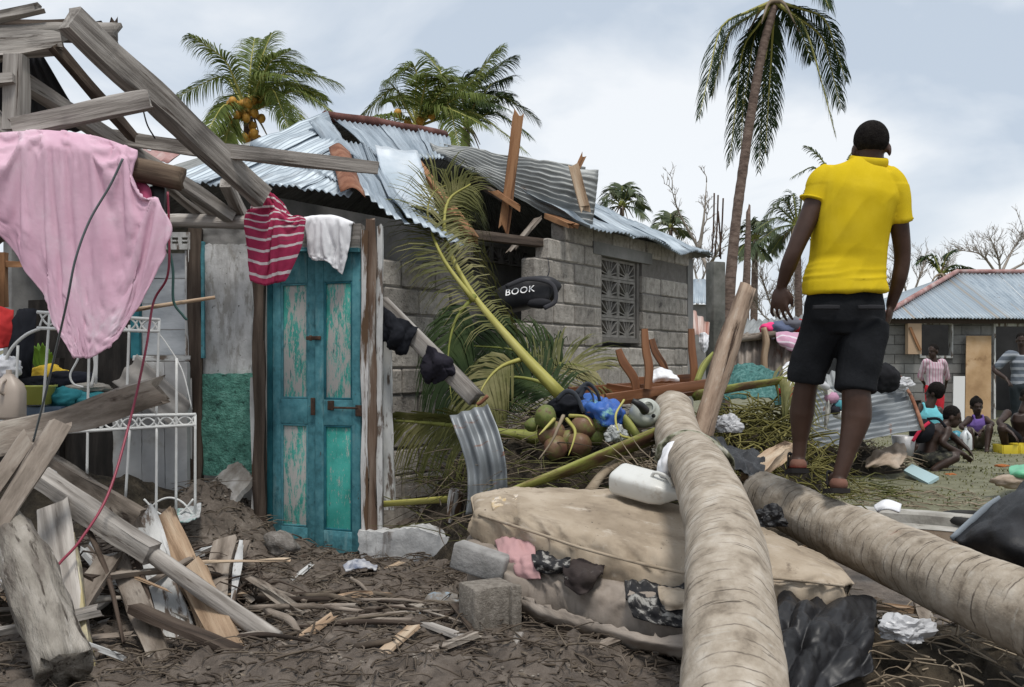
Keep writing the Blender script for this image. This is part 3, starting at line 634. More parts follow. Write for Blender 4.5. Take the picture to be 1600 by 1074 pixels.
bm_((608, 790, 6.1), (603, 535, 6.1), .065, .03, wood_white, 36, 'board', .03, 14, .01, UPV)
bm_((418, 372, 6.14), (566, 372, 5.94), .05, .16, wood_grey, 37, 'lintel', .0, 10)
bm_((420, 391, 6.10), (562, 391, 5.905), .04, .03, teal, 38, 'lintel_trim', .0, 6)
# rendered wall bay: white above, green below
def pane(name, x0, x1, y0, y1, d0, d1, th, m_, par=ruin, sm=False): return mk(name, quadbox(P(x0, y1, d0), P(x1, y1, d1), P(x1, y0, d1), P(x0, y0, d0), th), m_, par, smooth=sm)
def rough_panel(name, x0, x1, y0, y1, d0, d1, m_, seed, amp=.008, edge=.012):
    a, b, c, d = P(x0, y0, d0), P(x1, y0, d1), P(x0, y1, d0), P(x1, y1, d1)
    return mk(name, surf([[a, b], [c, d]], 16, 24, th=.05, wr=amp, wf=5, seed=seed, edge=edge), m_, ruin, smooth='auto')
rough_panel('wall_panel', 316, 399, 383, 586, 6.5, 6.42, plaster_white, 1)
rough_panel('wall_panel', 313, 400, 584, 742, 6.47, 6.39, plaster_green, 2, .014)
rough_panel('wall_panel', 322, 396, 358, 386, 6.52, 6.45, plaster_dark, 3, .02)
bm_((308, 800, 6.42), (306, 360, 6.45), .085, .07, wood_dark, 41, 'post', .02, 22, .02, UPV)
bm_((299, 790, 6.40), (297, 368, 6.44), .022, .03, wood_white, 42, 'trim', .0, 14, .006, UPV)
bm_((318, 560, 6.40), (317, 378, 6.44), .02, .03, teal, 43, 'trim', .0, 8, .004, UPV)
# shuttered window
for k in range(4): pane('shutter_board', 222+k*.3, 291, 396+k*40, 396+k*40+38.6, 6.52+.004*(k % 2), 6.48+.004*(k % 2), .02, grey_panel)
bm_((213, 560, 6.5), (213, 405, 6.5), .06, .05, teal_d, 44, 'window_jamb', .0, 8, .004, UPV)
bm_((293, 562, 6.44), (293, 392, 6.46), .02, .04, wood_white, 45, 'window_jamb', .0, 8, .004, UPV)
bm_((210, 560, 6.46), (300, 560, 6.42), .05, .035, wood_white, 46, 'window_sill', .0, 8)
# pierced fascia board
fv = []
x0f, x1f = 218, 297
def fascia():
    gs = []
    for k in range(5):
        a = x0f+(x1f-x0f)*k/5; b = x0f+(x1f-x0f)*(k+1)/5
        for (u0, u1, w0, w1) in ((0, 1, 363, 371), (0, 1, 381, 390), (0, .18, 371, 381), (.82, 1, 371, 381), (.18, .82, 375, 377.5)):
            gs.append(quadbox(P(a+(b-a)*u0, w1, 6.42), P(a+(b-a)*u1, w1, 6.42), P(a+(b-a)*u1, w0, 6.42), P(a+(b-a)*u0, w0, 6.42), .02))
    return join(*gs)
mk('fascia_board', fascia(), wood_white, ruin, smooth=False)
# white panels below the window
greyw = M('smeared pale wall sheet', [(.30, .295, .29), (.40, .395, .39), (.50, .50, .49)], 3, coord='object', bump=.2, layers=[((.20, .17, .14), 3, .58, .74, (1, 1, 1))])
for k, (a, b) in enumerate(((182, 226), (227, 262), (263, 297))): rough_panel('wall_board', a, b, 640 if k == 0 else 566, 800-k*3, 6.34-.01*k, 6.33-.01*k, greyw, 10+k, .004, .004)
mk('loose_panel', corr(P(176, 600, 6.15), P(215, 556, 6.3), P(268, 668, 6.0), P(300, 632, 6.1), pitch=.12, amp=.02, nv=6, seed=4), M('taupe ribbed board', [(.15, .14, .13), (.22, .205, .19), (.3, .285, .265)], 4, bump=.2), ruin)
wood_shade = M('boards with room shade painted in', [(.008, .007, .006), (.018, .015, .013), (.035, .03, .026)], 14, (1, .2, 1), bump=.5)
# interior walls, room shade painted in near black, and leftover brown window frame
rough_panel('interior_wall', 52, 180, 470, 700, 7.3, 7.15, wood_shade, 20, .01); rough_panel('interior_wall', 150, 214, 395, 700, 7.1, 6.9, wood_shade, 21, .01)
rough_panel('interior_wall', -60, 100, 560, 800, 6.9, 6.7, wood_shade, 22, .01); rough_panel('interior_wall', 95, 190, 640, 800, 6.8, 6.6, wood_shade, 23, .01)
bm_((4, 480, 7.0), (4, 395, 7.0), .06, .06, wood_brown, 51, 'window_post', .0, 6, .004, UPV); bm_((10, 413, 7.0), (54, 413, 7.0), .04, .04, wood_brown, 52, 'window_rail', .0, 6)
mk('roof_sheet', corr(P(-60, 385, 6.8), P(54, 375, 6.9), P(-60, 320, 6.4), P(54, 325, 6.5), nv=4, seed=9), tin_old, ruin)
# remains of the low footing wall right of the door
mk('footing', surf([[P(573, 822, 6.0), P(620, 826, 5.95), P(660, 818, 5.9), P(716, 835, 5.8)], [P(576, 860, 6.0), P(620, 862, 5.95), P(665, 868, 5.9), P(718, 882, 5.8)], [P(578, 885, 6.0), P(620, 890, 5.95), P(665, 895, 5.9), P(720, 905, 5.8)]], 30, 14, th=.14, wr=.012, wf=7, seed=4, edge=.014), plaster_low, ruin, smooth='auto')
bm_((704, 812, 5.85), (712, 770, 5.8), .05, .05, wood_white_brown, 55, 'stump', .03, 8, .02)
# ------------------------------------------------------------------ palms and trees
def frond_geo(pts, leaf, n, seed, r0=.025, wid=.03, droop=1.0, start=.15, wind=(0, 0, 0), upv=(0, 0, 1), ragged=.15, segs=14, fwd=.55, side=(1, -1), spread=1.0):
    rng = random.Random(seed); path = cat_spline(pts, segs); wind = Vector(wind)
    V, Fc, R = tube(pts, [r0, r0*.62, r0*.4, r0*.25, r0*.12], 6, segs, up=(0.01, 0.02, 1)); nr = len(Fc)
    Ltot = sum((path[i+1]-path[i]).length for i in range(segs))
    for k in range(n):
        for sgn in side:
            t = start+(1-start)*(k+rng.uniform(0, .8))/n
            if rng.random() < ragged*.4: continue
            x = t*segs; i = min(int(x), segs-1); p = path[i].lerp(path[i+1], x-i); T = (path[i+1]-path[i]).normalized()
            up = Vector(upv); S = T.cross(up)
            S = S.normalized() if S.length > .05 else T.orthogonal().normalized()
            Nn = S.cross(T).normalized()
            s = (t-start)/(1-start); Lf = leaf*(.45+.55*math.sin(math.pi*min(1, s*.85+.12)))*rng.uniform(1-ragged, 1.05)*(1 if s < .85 else 1-(s-.85)*3)
            f = fwd+.5*s+rng.uniform(-.1, .1)
            dr = (S*sgn*spread+T*f+Nn*rng.uniform(.05, .3)).normalized()
            wv = (T if abs(T.dot(dr)) < .95 else Nn); wv = (wv-dr*wv.dot(dr)).normalized()
            q = p; base = len(V); st = 4
            for j in range(st+1):
                w_ = wid*(.55, 1, .85, .5, .02)[j]*(.6+.4*Lf/leaf)*rng.uniform(.75, 1.15)
                V.append(q-wv*w_/2); V.append(q+wv*w_/2); R += [tuple(q)]*2
                dr = (dr+Vector((0, 0, -1))*droop*(.10+.16*j)*rng.uniform(.7, 1.3)+wind*.12*(j+1)).normalized(); q = q+dr*Lf/st
            for j in range(st): Fc.append((base+2*j, base+2*j+1, base+2*j+3, base+2*j+2))
    return V, Fc, R, nr
def frond(name, pts, leaf, n, seed, ml, ms, parent=None, label=None, cat=None, group=None, **kw):
    V, Fc, R, nr = frond_geo(pts, leaf, n, seed, **kw)
    return mk(name, (V, Fc, R), [ms, ml], parent, label, cat, group, midx=[0]*nr+[1]*(len(Fc)-nr), smooth=True)
def palm(label, cpx, d, base_px, specs, leaf, ml, ms, tr, seed, n=34, wid=.05, r0=.05, coco=None, mids=(), group='coconut palms', nuts=0, nutm=None, **kw):
    C = P(cpx[0], cpx[1], d); Bp = P(base_px[0], base_px[1], d); Bp.z = min(Bp.z, 0.05)
    root = empty('palm_tree', Bp, label, 'palm tree', group)
    pts = [Bp]+[P(a, b, d) for a, b in mids]+[C-Vector((0, 0, .1))]
    hh = (C-Bp).length
    mk('trunk', tube(pts, [tr*1.35, tr, tr*.9, tr*.75], 14, 60, rough=.06, seed=seed, ringf=lambda s, t: 1+.035*math.sin(s*24)+.02*math.sin(s*61)), bark_palm, root)
    for i, sp in enumerate(specs):
        cx, cy, tx, ty, dy = sp
        mid = P(cx, cy, d+dy*.5); tip = P(tx, ty, d+dy)
        m1 = C.lerp(mid, .5)+Vector((0, 0, .03*(mid-C).length)); frond('frond', [C, m1, mid, mid.lerp(tip, .55)+Vector((0, 0, .04*(tip-mid).length)), tip], leaf, n, seed*31+i, ml, ms, root, wid=wid, r0=r0, **kw)
    rng = random.Random(seed)
    for i in range(nuts):
        c = C+Vector((rng.uniform(-.45, .45), rng.uniform(-.75, -.3), rng.uniform(-.8, .25)))
        mk('coconut', blob(c, (.105, .105, .12), 2, .05, 2, i), nutm, root)
    for i in range(5):
        a = i*1.25+seed; q = C+Vector((math.cos(a)*.5, math.sin(a)*.5, -.55))
        mk('dead_sheath', tube([C, (C+q)/2+Vector((0, 0, .15)), q], [.05, .03, .012], 6, 8), twig_m, root)
    return root
palm('leafy coconut palm heavy with orange coconuts behind the tin roof, leftmost palm', (388, 178), 24, (395, 640), [
    (352, 95, 295, 55, -1), (350, 120, 268, 158, .5), (350, 165, 318, 218, -1.5), (408, 95, 425, 52, .5), (392, 100, 398, 60, 1.2), (450, 112, 532, 132, 0), (462, 142, 524, 180, -.8),
    (438, 158, 480, 210, -1.5), (430, 98, 488, 112, 1), (448, 128, 510, 158, 1.5), (425, 140, 452, 205, -1.8), (372, 150, 338, 180, 1.8), (420, 100, 455, 78, -1), (410, 120, 450, 120, -2), (360, 190, 352, 225, -1), (430, 130, 505, 150, 2)],
    .8, leaf_g, stem_y, .16, 3, n=80, wid=.036, r0=.05, nuts=26, nutm=coco_o, wind=(.35, 0, 0))
palm('wind-swept coconut palm with yellow nuts above the red roof ridge', (652, 198), 24, (655, 640), [
    (648, 105, 600, 128, -.5), (615, 138, 558, 190, 0), (610, 180, 566, 188, -1), (690, 120, 664, 82, .5), (735, 130, 786, 72, 0), (700, 130, 690, 118, -1.2), (720, 150, 770, 150, -1.5), (735, 175, 822, 238, -1), (700, 165, 718, 232, -2),
    (690, 140, 730, 135, 1.5), (640, 150, 610, 160, 1.4), (680, 165, 760, 200, -2), (665, 130, 668, 115, -1.6)], .85, leaf_g, stem_y, .16, 5, n=80, wid=.036, r0=.045, nuts=8, nutm=coco_o, wind=(.25, 0, 0), group='coconut palms')
palm('dark ragged palm half hidden behind the palm above the roof ridge', (728, 200), 28, (730, 620), [
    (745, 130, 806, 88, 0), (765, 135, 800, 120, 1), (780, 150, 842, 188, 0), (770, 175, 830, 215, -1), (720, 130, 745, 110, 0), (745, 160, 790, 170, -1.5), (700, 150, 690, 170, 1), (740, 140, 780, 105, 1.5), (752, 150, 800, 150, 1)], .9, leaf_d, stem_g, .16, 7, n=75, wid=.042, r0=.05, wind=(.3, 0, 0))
palm('tall slender coconut palm with drooping dark fronds beside the man', (1210, 2), 18, (1128, 620), [
    (1128, 42, 1092, 185, -.6), (1160, 80, 1140, 258, .6), (1196, 95, 1186, 268, .9), (1178, 60, 1160, 190, .8), (1258, 45, 1306, 215, -.5), (1288, 30, 1322, 128, .4), (1270, -40, 1296, 14, -.6), (1130, -70, 1075, -40, .5), (1160, -110, 1100, -150, -.5), (1215, -130, 1225, -210, .4), (1280, -100, 1350, -80, .6), (1205, 70, 1208, 200, 1), (1165, 70, 1158, 235, .9), (1205, 90, 1196, 240, .8), (1240, 25, 1268, 95, .8), (1140, 50, 1112, 150, .5), (1285, 60, 1314, 170, .8)],
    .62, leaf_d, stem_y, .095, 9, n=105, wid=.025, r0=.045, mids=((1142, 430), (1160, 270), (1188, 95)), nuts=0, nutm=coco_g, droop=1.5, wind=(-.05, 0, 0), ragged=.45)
far = lambda c, r, k, seed, lo=-.35, hi=3.5: [(c[0]+math.cos(a)*r*.55, c[1]-math.sin(a)*r*.62-r*.12, c[0]+math.cos(a)*r*random.Random(seed*7+i).uniform(.85, 1.15), c[1]-math.sin(a)*r*.8+r*.22*abs(math.cos(a)), random.Random(seed+i).uniform(-1, 1)) for i, a in enumerate([lo+(hi-lo)*j/(k-1) for j in range(k)])]
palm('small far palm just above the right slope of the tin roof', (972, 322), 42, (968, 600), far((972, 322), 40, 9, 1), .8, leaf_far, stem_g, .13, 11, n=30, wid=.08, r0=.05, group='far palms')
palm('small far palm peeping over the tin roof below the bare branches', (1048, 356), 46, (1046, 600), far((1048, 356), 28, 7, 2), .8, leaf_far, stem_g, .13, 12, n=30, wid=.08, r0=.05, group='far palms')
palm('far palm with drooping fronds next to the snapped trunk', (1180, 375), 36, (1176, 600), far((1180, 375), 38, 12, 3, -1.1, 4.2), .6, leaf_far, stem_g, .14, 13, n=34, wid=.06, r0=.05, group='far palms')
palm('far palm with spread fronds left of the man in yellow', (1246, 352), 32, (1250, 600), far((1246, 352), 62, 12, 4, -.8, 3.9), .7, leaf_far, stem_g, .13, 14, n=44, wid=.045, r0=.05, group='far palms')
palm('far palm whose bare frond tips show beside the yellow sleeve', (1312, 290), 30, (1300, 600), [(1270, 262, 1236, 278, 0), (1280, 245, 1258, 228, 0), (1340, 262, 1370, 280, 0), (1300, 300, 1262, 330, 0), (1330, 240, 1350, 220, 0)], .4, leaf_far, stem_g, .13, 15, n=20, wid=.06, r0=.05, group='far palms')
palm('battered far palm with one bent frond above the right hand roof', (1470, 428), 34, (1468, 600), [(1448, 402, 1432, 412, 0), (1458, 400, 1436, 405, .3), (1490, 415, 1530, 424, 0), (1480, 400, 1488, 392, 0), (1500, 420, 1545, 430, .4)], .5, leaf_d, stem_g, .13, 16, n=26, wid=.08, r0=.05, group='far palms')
def bare_tree(label, base, lines, d, r, seed, group='storm-stripped trees', twigs=5, name='bare_tree'):
    rng = random.Random(seed); b = P(base[0], base[1], d); b.z = min(b.z, .05); gs = []
    root = empty(name, b, label, 'tree', group)
    allp = []
    for ln in lines:
        pts = [P(x, y, d+rng.uniform(-.6, .6)) for x, y in ln]; gs.append(tube(pts, [r, r*.7, r*.4, r*.15], 6, rough=.2, seed=seed)); allp.append(cat_spline(pts, 12))
    trunk = tube([b, b.lerp(allp[0][0], .5)+Vector((rng.uniform(-.2, .2), 0, 0)), allp[0][0]], [r*1.6, r*1.3, r], 8, 10, rough=.15, seed=seed); mk('trunk', trunk, tree_bare, root)
    tw = []
    def twig(p, d_, L_, lv):
        q = p+d_*L_; m_ = (p+q)/2+Vector((rng.uniform(-1, 1), rng.uniform(-1, 1), rng.uniform(-.5, 1)))*L_*.12
        tw.append(tube([p, m_, q], [r*.28*(.6**lv), r*.2*(.6**lv), r*.08], 4, 4))
        if lv < 2:
            for _ in range(3): twig(m_.lerp(q, rng.random()), (d_+Vector((rng.uniform(-1, 1), rng.uniform(-1, 1), rng.uniform(-.3, .9)))*.9).normalized(), L_*rng.uniform(.45, .7), lv+1)
    for a in allp:
        for _ in range(twigs):
            i = rng.randint(4, 12); tg = (a[min(i+1, 12)]-a[i-1]).normalized(); twig(a[i], (tg+Vector((rng.uniform(-1, 1), rng.uniform(-1, 1), rng.uniform(-.2, .8)))).normalized(), d*rng.uniform(12, 30)/F, 0)
    mk('branches', join(*gs, *tw), tree_bare, root)
    return root
bare_tree('stripped tree with two bare forked limbs behind the house corner', (1112, 560), [[(1110, 430), (1088, 382), (1062, 335), (1050, 298)], [(1092, 392), (1100, 340), (1104, 285)], [(1105, 420), (1120, 395), (1128, 372)]], 30, .07, 1, twigs=7)
bare_tree('leafless tree spreading above the right hand tin roof', (1562, 560), [[(1565, 440), (1560, 405), (1548, 372)], [(1563, 430), (1580, 395), (1596, 368)], [(1562, 435), (1535, 400), (1508, 392)], [(1566, 430), (1610, 405), (1640, 380)]], 40, .065, 2, twigs=22)
bare_tree('leafless shrubby tree in the gap left of the man', (1215, 560), [[(1215, 500), (1200, 465), (1188, 430)], [(1215, 500), (1225, 460), (1228, 425)], [(1216, 505), (1245, 470), (1262, 440)], [(1214, 510), (1190, 490), (1180, 470)]], 34, .05, 3, twigs=22)
bare_tree('leafless shrubby tree beneath the spread palm left of the man', (1250, 560), [[(1250, 510), (1245, 470), (1240, 440)], [(1250, 510), (1268, 480), (1275, 450)], [(1250, 512), (1232, 490), (1222, 470)]], 36, .05, 7, twigs=22)
bare_tree('leafless tree behind the red ridge right of the man', (1418, 560), [[(1420, 480), (1412, 440), (1402, 410)], [(1420, 478), (1438, 430), (1445, 408)], [(1420, 480), (1460, 440), (1478, 420)], [(1420, 482), (1402, 460), (1390, 445)]], 36, .05, 4, twigs=22)
bare_tree('leafless tree over the pale shed beside the concrete pillar', (1096, 560), [[(1092, 450), (1086, 425), (1080, 405)], [(1092, 450), (1102, 425), (1108, 408)]], 33, .05, 5, twigs=14)
snag = mk('snapped_trunk', tube([P(1163, 600, 26), P(1165, 470, 26), P(1168, 400, 26), P(1169, 335, 26)], [.13, .11, .09, .06], 10, 20, rough=.12, jag=.3, seed=4), bark_palm, None, 'snapped bare trunk standing just right of the tall palm', 'trunk')
# far scrub seen as one mass along the horizon
rng = random.Random(12); sv, sf = [], []
for i in range(2600):
    x = rng.uniform(-60, 60); y = rng.uniform(55, 75); h = rng.uniform(.2, 2.6)*(1+.6*noise.noise(Vector((x*.2, 0, 0)))); c = Vector((x, y, h)); s = rng.uniform(.15, .5)
    a = Vector((rng.uniform(-1, 1), rng.uniform(-1, 1), rng.uniform(-1, 1)))*s; b = Vector((rng.uniform(-1, 1), rng.uniform(-1, 1), rng.uniform(-1, 1)))*s; o = len(sv)
    sv += [c, c+a, c+a+b*.6, c+b]; sf.append((o, o+1, o+2, o+3))
mk('far_scrub', (sv, sf), M('far dry scrub', [(.09, .085, .06), (.15, .145, .10), (.20, .19, .14)], 1, coord='world', bump=0, rand=False), None, 'low strip of dry scrub along the horizon', 'scrub', kind='stuff', smooth=False)

# ------------------------------------------------------------------ fallen palm trunks
def ring(seed):
    r_ = random.Random(seed); cuts = []; s = 0
    while s < 9: s += r_.uniform(.035, .075); cuts.append((s, r_.uniform(.5, 1)))
    return cuts
def fallen(name, pts, rad, seed, label, n=56, segs=420):
    cuts = ring(seed)
    V, Fc, R = tube(pts, rad, n, segs, rough=.05, seed=seed, jag=.02)
    V2 = []
    path = cat_spline(pts, segs)
    for i, v in enumerate(V):
        if i < n*(segs+1):
            k = i//n; cx, cy, s = R[i]; an = math.atan2(cy, cx); ss = s+.016*math.sin(an+seed)+.012*noise.noise(Vector((cx*9, cy*9, s*3)))
            lo = 0; dep = 0
            for c, a in cuts:
                dd = ss-c
                if -.03 < dd < .03: dep += a*(-.0035*math.exp(-(dd/.0035)**2)+.0012*math.exp(-((dd-.012)/.012)**2))*max(0, .5+1.3*noise.noise(Vector((an*1.3, c*5, seed))))
            dep += .004*noise.noise(Vector((cx*10, cy*10, s*5)))
            o = (v-path[k]); v = path[k]+o*(1+dep/max(o.length, .01)*(.6+.8*noise.noise(Vector((cx*4, cy*4, s*2+3)))+.3))
        V2.append(v)
    return mk(name, (V2, Fc, R), log_dry_near, None, label, 'palm trunk')
def trunk_mat():
    m = M('fallen palm trunk bark', [(.19, .155, .118), (.32, .27, .212), (.41, .355, .29), (.50, .45, .385)], 9, (1.2, 1.2, 1.2), rough=.9, bump=.55, bscale=48, bdist=.008, contrast=(.3, .72), layers=[((.07, .055, .042), 16, .60, .68, (.35, .35, 3.2)), ((.44, .41, .36), 7, .60, .72, (.7, .7, 2.5)), ((.27, .12, .07), 3.2, .66, .76, (.6, .6, 1.6)), ((.035, .025, .02), 34, .715, .735, (1, 1, 1)), ((.10, .085, .07), 4.5, .60, .78, (1, 1, .5))])
    nt = m.node_tree; N = nt.nodes; L = nt.links; b = N['Principled BSDF']
    # dark ring scars: distorted bands along the length
    at = N.new('ShaderNodeAttribute'); at.attribute_name = 'rest'
    wv = N.new('ShaderNodeTexWave'); wv.wave_type = 'BANDS'; wv.bands_direction = 'Z'; wv.inputs['Scale'].default_value = 5.6; wv.inputs['Distortion'].default_value = 2.2; wv.inputs['Detail'].default_value = 4; wv.inputs['Detail Scale'].default_value = 1.2; wv.inputs['Detail Roughness'].default_value = .65
    L.new(at.outputs['Vector'], wv.inputs['Vector'])
    mr = N.new('ShaderNodeMapRange'); mr.inputs['From Min'].default_value = .0; mr.inputs['From Max'].default_value = .05; mr.inputs['To Min'].default_value = .85; mr.inputs['To Max'].default_value = 0; L.new(wv.outputs['Fac'], mr.inputs['Value'])
    old = b.inputs['Base Color'].links[0].from_socket
    mx = N.new('ShaderNodeMix'); mx.data_type = 'RGBA'; mx.inputs['B'].default_value = (.06, .046, .036, 1); np_ = N.new('ShaderNodeTexNoise'); np_.inputs['Scale'].default_value = 9; np_.inputs['Detail'].default_value = 4; L.new(at.outputs['Vector'], np_.inputs['Vector'])
    mp2 = N.new('ShaderNodeMapRange'); mp2.inputs['From Min'].default_value = .42; mp2.inputs['From Max'].default_value = .62; L.new(np_.outputs['Fac'], mp2.inputs['Value'])
    mm = N.new('ShaderNodeMath'); mm.operation = 'MULTIPLY'; L.new(mr.outputs[0], mm.inputs[0]); L.new(mp2.outputs[0], mm.inputs[1])
    L.new(mm.outputs[0], mx.inputs['Factor']); L.new(old, mx.inputs['A']); L.new(mx.outputs['Result'], b.inputs['Base Color'])
    return m
log_dry_near = trunk_mat()
NT = [P(1052, 640, 6.2), P(1062, 690, 5.3), P(1098, 745, 4.35), P(1130, 840, 3.45), P(1142, 985, 2.85), P(1150, 1180, 2.4)]
fallen('fallen_palm_trunk', NT, [.125, .13, .135, .138, .142, .15], 3, 'fallen palm trunk lying over the beige mattress towards the viewer')
RT = [P(1190, 772, 5.15), P(1290, 820, 4.65), P(1400, 868, 4.1), P(1520, 922, 3.62), P(1640, 975, 3.3), P(1800, 1060, 2.95)]
fallen('fallen_palm_trunk', RT, [.125, .135, .14, .143, .145, .15], 8, 'fallen palm trunk on which the man in yellow walks')
# bark holes
# ------------------------------------------------------------------ fallen fronds and stalks
GF = 'fallen palm fronds'
V_ = Vector
frond('fallen_frond', [P(876, 618, 6.5), P(800, 535, 6.75), P(735, 455, 7.0), P(697, 375, 7.2), P(700, 315, 7.35), P(735, 288, 7.45)], .6, 100, 21, leaf_y, stem_y, None, 'long fallen palm frond with bright yellow stalk arching against the broken wall', 'palm frond', GF, r0=.05, wid=.015, droop=2.0, start=.25, upv=(.5, -.8, .3), segs=26)
frond('fallen_frond', [P(740, 470, 6.9), P(690, 400, 7.0), P(668, 330, 7.3), P(690, 292, 7.5), P(745, 300, 7.5)], .5, 55, 22, leaf_y, stem_y, None, 'dry fallen frond curling below the hanging tin sheet', 'palm frond', GF, r0=.02, wid=.014, droop=.8, upv=(.2, -.9, .2), segs=18)
frond('fallen_frond', [P(842, 684, 6.05), P(780, 676, 6.05), P(700, 664, 6.1), P(600, 656, 6.2)], .52, 70, 23, leaf_y, stem_g, None, 'fallen frond with hanging leaflets beside the door post', 'palm frond', GF, r0=.05, wid=.016, droop=2.2, start=.3, upv=(0, -1, .1), side=(-1, 1), spread=.6)
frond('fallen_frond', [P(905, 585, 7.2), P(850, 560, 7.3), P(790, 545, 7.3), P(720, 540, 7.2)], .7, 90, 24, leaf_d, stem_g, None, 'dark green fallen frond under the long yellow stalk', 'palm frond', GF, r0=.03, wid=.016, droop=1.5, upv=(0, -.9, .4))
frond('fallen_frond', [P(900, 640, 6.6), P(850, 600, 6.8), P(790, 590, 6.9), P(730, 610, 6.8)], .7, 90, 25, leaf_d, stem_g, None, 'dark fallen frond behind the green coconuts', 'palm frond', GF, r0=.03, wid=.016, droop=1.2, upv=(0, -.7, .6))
frond('fallen_frond', [P(720, 620, 6.8), P(800, 610, 7.0), P(880, 570, 7.2), P(930, 580, 7.2)], .6, 80, 26, leaf_y, stem_g, None, 'tangled fallen frond at the foot of the window wall', 'palm frond', GF, r0=.02, wid=.014, droop=.7, upv=(0, -.7, .6))
frond('fallen_frond', [P(1195, 600, 7.3), P(1220, 590, 7.2), P(1240, 600, 7.1), P(1250, 640, 7.0)], .4, 26, 27, leaf_y, stem_g, None, 'small green frond drooping over the stem heap beside the man', 'palm frond', GF, r0=.015, wid=.018, droop=1.6, upv=(0, -.7, .6))
frond('fallen_frond', [P(742, 462, 6.95), P(712, 500, 6.85), P(700, 560, 6.75), P(706, 630, 6.65)], .55, 70, 28, leaf_d, stem_g, None, 'dark frond hanging straight down the wall gap beside the beam', 'palm frond', GF, r0=.02, wid=.018, droop=2.4, upv=(0, -1, .1))
frond('fallen_frond', [P(820, 560, 6.7), P(780, 575, 6.6), P(752, 610, 6.5), P(740, 660, 6.4)], .5, 70, 29, leaf_y, stem_y, None, 'drying frond drooping in front of the wall gap above the iron strip', 'palm frond', GF, r0=.02, wid=.016, droop=2.2, upv=(0, -1, .2))
def stalk(pts, rad, label, m_, seed, flat=.45, group='cut frond stalks'):
    return mk('frond_stalk', tube([P(*q) for q in pts], rad, 10, 16, rough=.08, seed=seed, flat=flat, jag=.03, up=(0, -.6, .8)), m_, None, label, 'stalk', group)
stalk([(795, 768, 4.9), (900, 730, 5.15), (1025, 680, 5.6)], [.02, .045, .062], 'broad yellow-green frond stalk lying behind the mattress', stem_g, 1)
stalk([(596, 788, 6.0), (650, 784, 6.0), (705, 780, 5.95)], [.025, .025, .03], 'thin yellow stalk on the ground behind the white footing', stem_y, 2)
stalk([(1088, 618, 6.6), (1150, 606, 6.9), (1222, 595, 7.2)], [.045, .036, .03], 'green frond stalk slanting out behind the leaning broken post', stem_g, 3)
stalk([(1088, 600, 6.8), (1098, 575, 6.9), (1112, 556, 7.0)], [.05, .05, .03], 'thick green stalk stub beside the table leg', stem_g, 4)
stalk([(962, 640, 5.9), (982, 665, 5.7), (1000, 690, 5.6)], [.03, .05, .045], 'green stalk wedged between blue bag and grey jug', stem_g, 5)
coco_gr = M('green coconut husk', [(.08, .10, .03), (.13, .155, .04), (.18, .19, .07)], 5, rough=.5, bump=.2, layers=[((.12, .07, .045), 5, .55, .68, (1, 1, 1))])
# coconuts heaped on the ground
cm = [((853, 652), 17), ((832, 664), 11), ((862, 678), 21), ((868, 700), 19), ((912, 668), 19), ((930, 680), 16), ((905, 695), 20), ((938, 662), 13), ((885, 690), 17)]
cl = ['green coconut with a pale cap, topmost of the heap', 'small green coconut at the left end of the heap', 'bruised pinkish brown coconut left in the heap', 'brown coconut low on the left of the heap', 'yellow-brown coconut beside the blue bag', 'greenish coconut next to the clear plastic bag', 'dark coconut in the shade low in the heap', 'coconut just under the blue bag', 'coconut in the middle of the heap between the stems']
for i, ((c, r), lb) in enumerate(zip(cm, cl)):
    d = 5.75+.03*(i % 3); rr_ = r*d/F
    V, Fc, R = blob(P(c[0], c[1], d), (rr_, rr_, rr_*1.15), 3, .10, 1.5, i, rot=rotm(i*.7, i*1.1, i))
    mk('coconut', (V, Fc, R), coco_gr if i in (0, 1, 5, 7) else coco_g, None, lb, 'coconut', 'coconuts in the heap')
# ------------------------------------------------------------------ heaps, litter and grass that nobody could count
mulch = M('dark rotting debris', [(.018, .014, .010), (.05, .04, .028), (.10, .08, .055)], 9, coord='world', bump=1, bscale=40, bdist=.03, rand=False)
def heap(name, c, rx, ry, h, label, seed, m_=mulch, n=46):
    V, Fc = [], []
    for j in range(n+1):
        for i in range(n+1):
            u, v = i/n*2-1, j/n*2-1; x, y = c[0]+u*rx, c[1]+v*ry; r = min(1, math.hypot(u, v)); q = Vector((x*4, y*4, seed))
            z = -.03+h*(1-r*r)**.8*(1+.35*noise.noise(q))+(.06*noise.noise(q*2.3)+.035*noise.noise(q*5.1))*(1-r**4); V.append((x, y, z+hgt(x, y)*.5))
    for j in range(n):
        for i in range(n): a = j*(n+1)+i; Fc.append((a, a+1, a+n+2, a+n+1))
    return mk(name, (V, Fc), m_, None, label, 'debris', kind='stuff')
H1 = ((.42, 6.45), 1.15, 1.25, .82); H2 = ((1.82, 7.25), .62, .7, .74); H3 = ((-2.2, 4.8), 1.1, .65, .15); H4 = ((1.0, 4.9), .8, 1.0, .34); H5 = ((3.5, 10.7), 1.0, .6, .3); H6 = ((-3.0, 6.0), 1.2, .7, .55); H7 = ((1.55, 3.9), .85, .75, .16)
heap('debris_heap', *H1, 'dark heap of rotting palm debris behind the mattress', 1)
heap('debris_heap', *H2, 'heap of debris under the greenish flower stems', 2)
heap('debris_heap', *H3, 'dark mud and rubbish beneath the tumbled planks', 3)
heap('debris_heap', *H4, 'rubble under the mattresses and fallen trunks', 4)
heap('debris_heap', *H5, 'low rubbish heap beneath the rusty sheet', 5)
heap('debris_heap', *H6, 'rubbish heap behind the white metal grille', 6)
heap('debris_heap', *H7, 'dark rubbish beneath the right hand fallen trunk', 7)
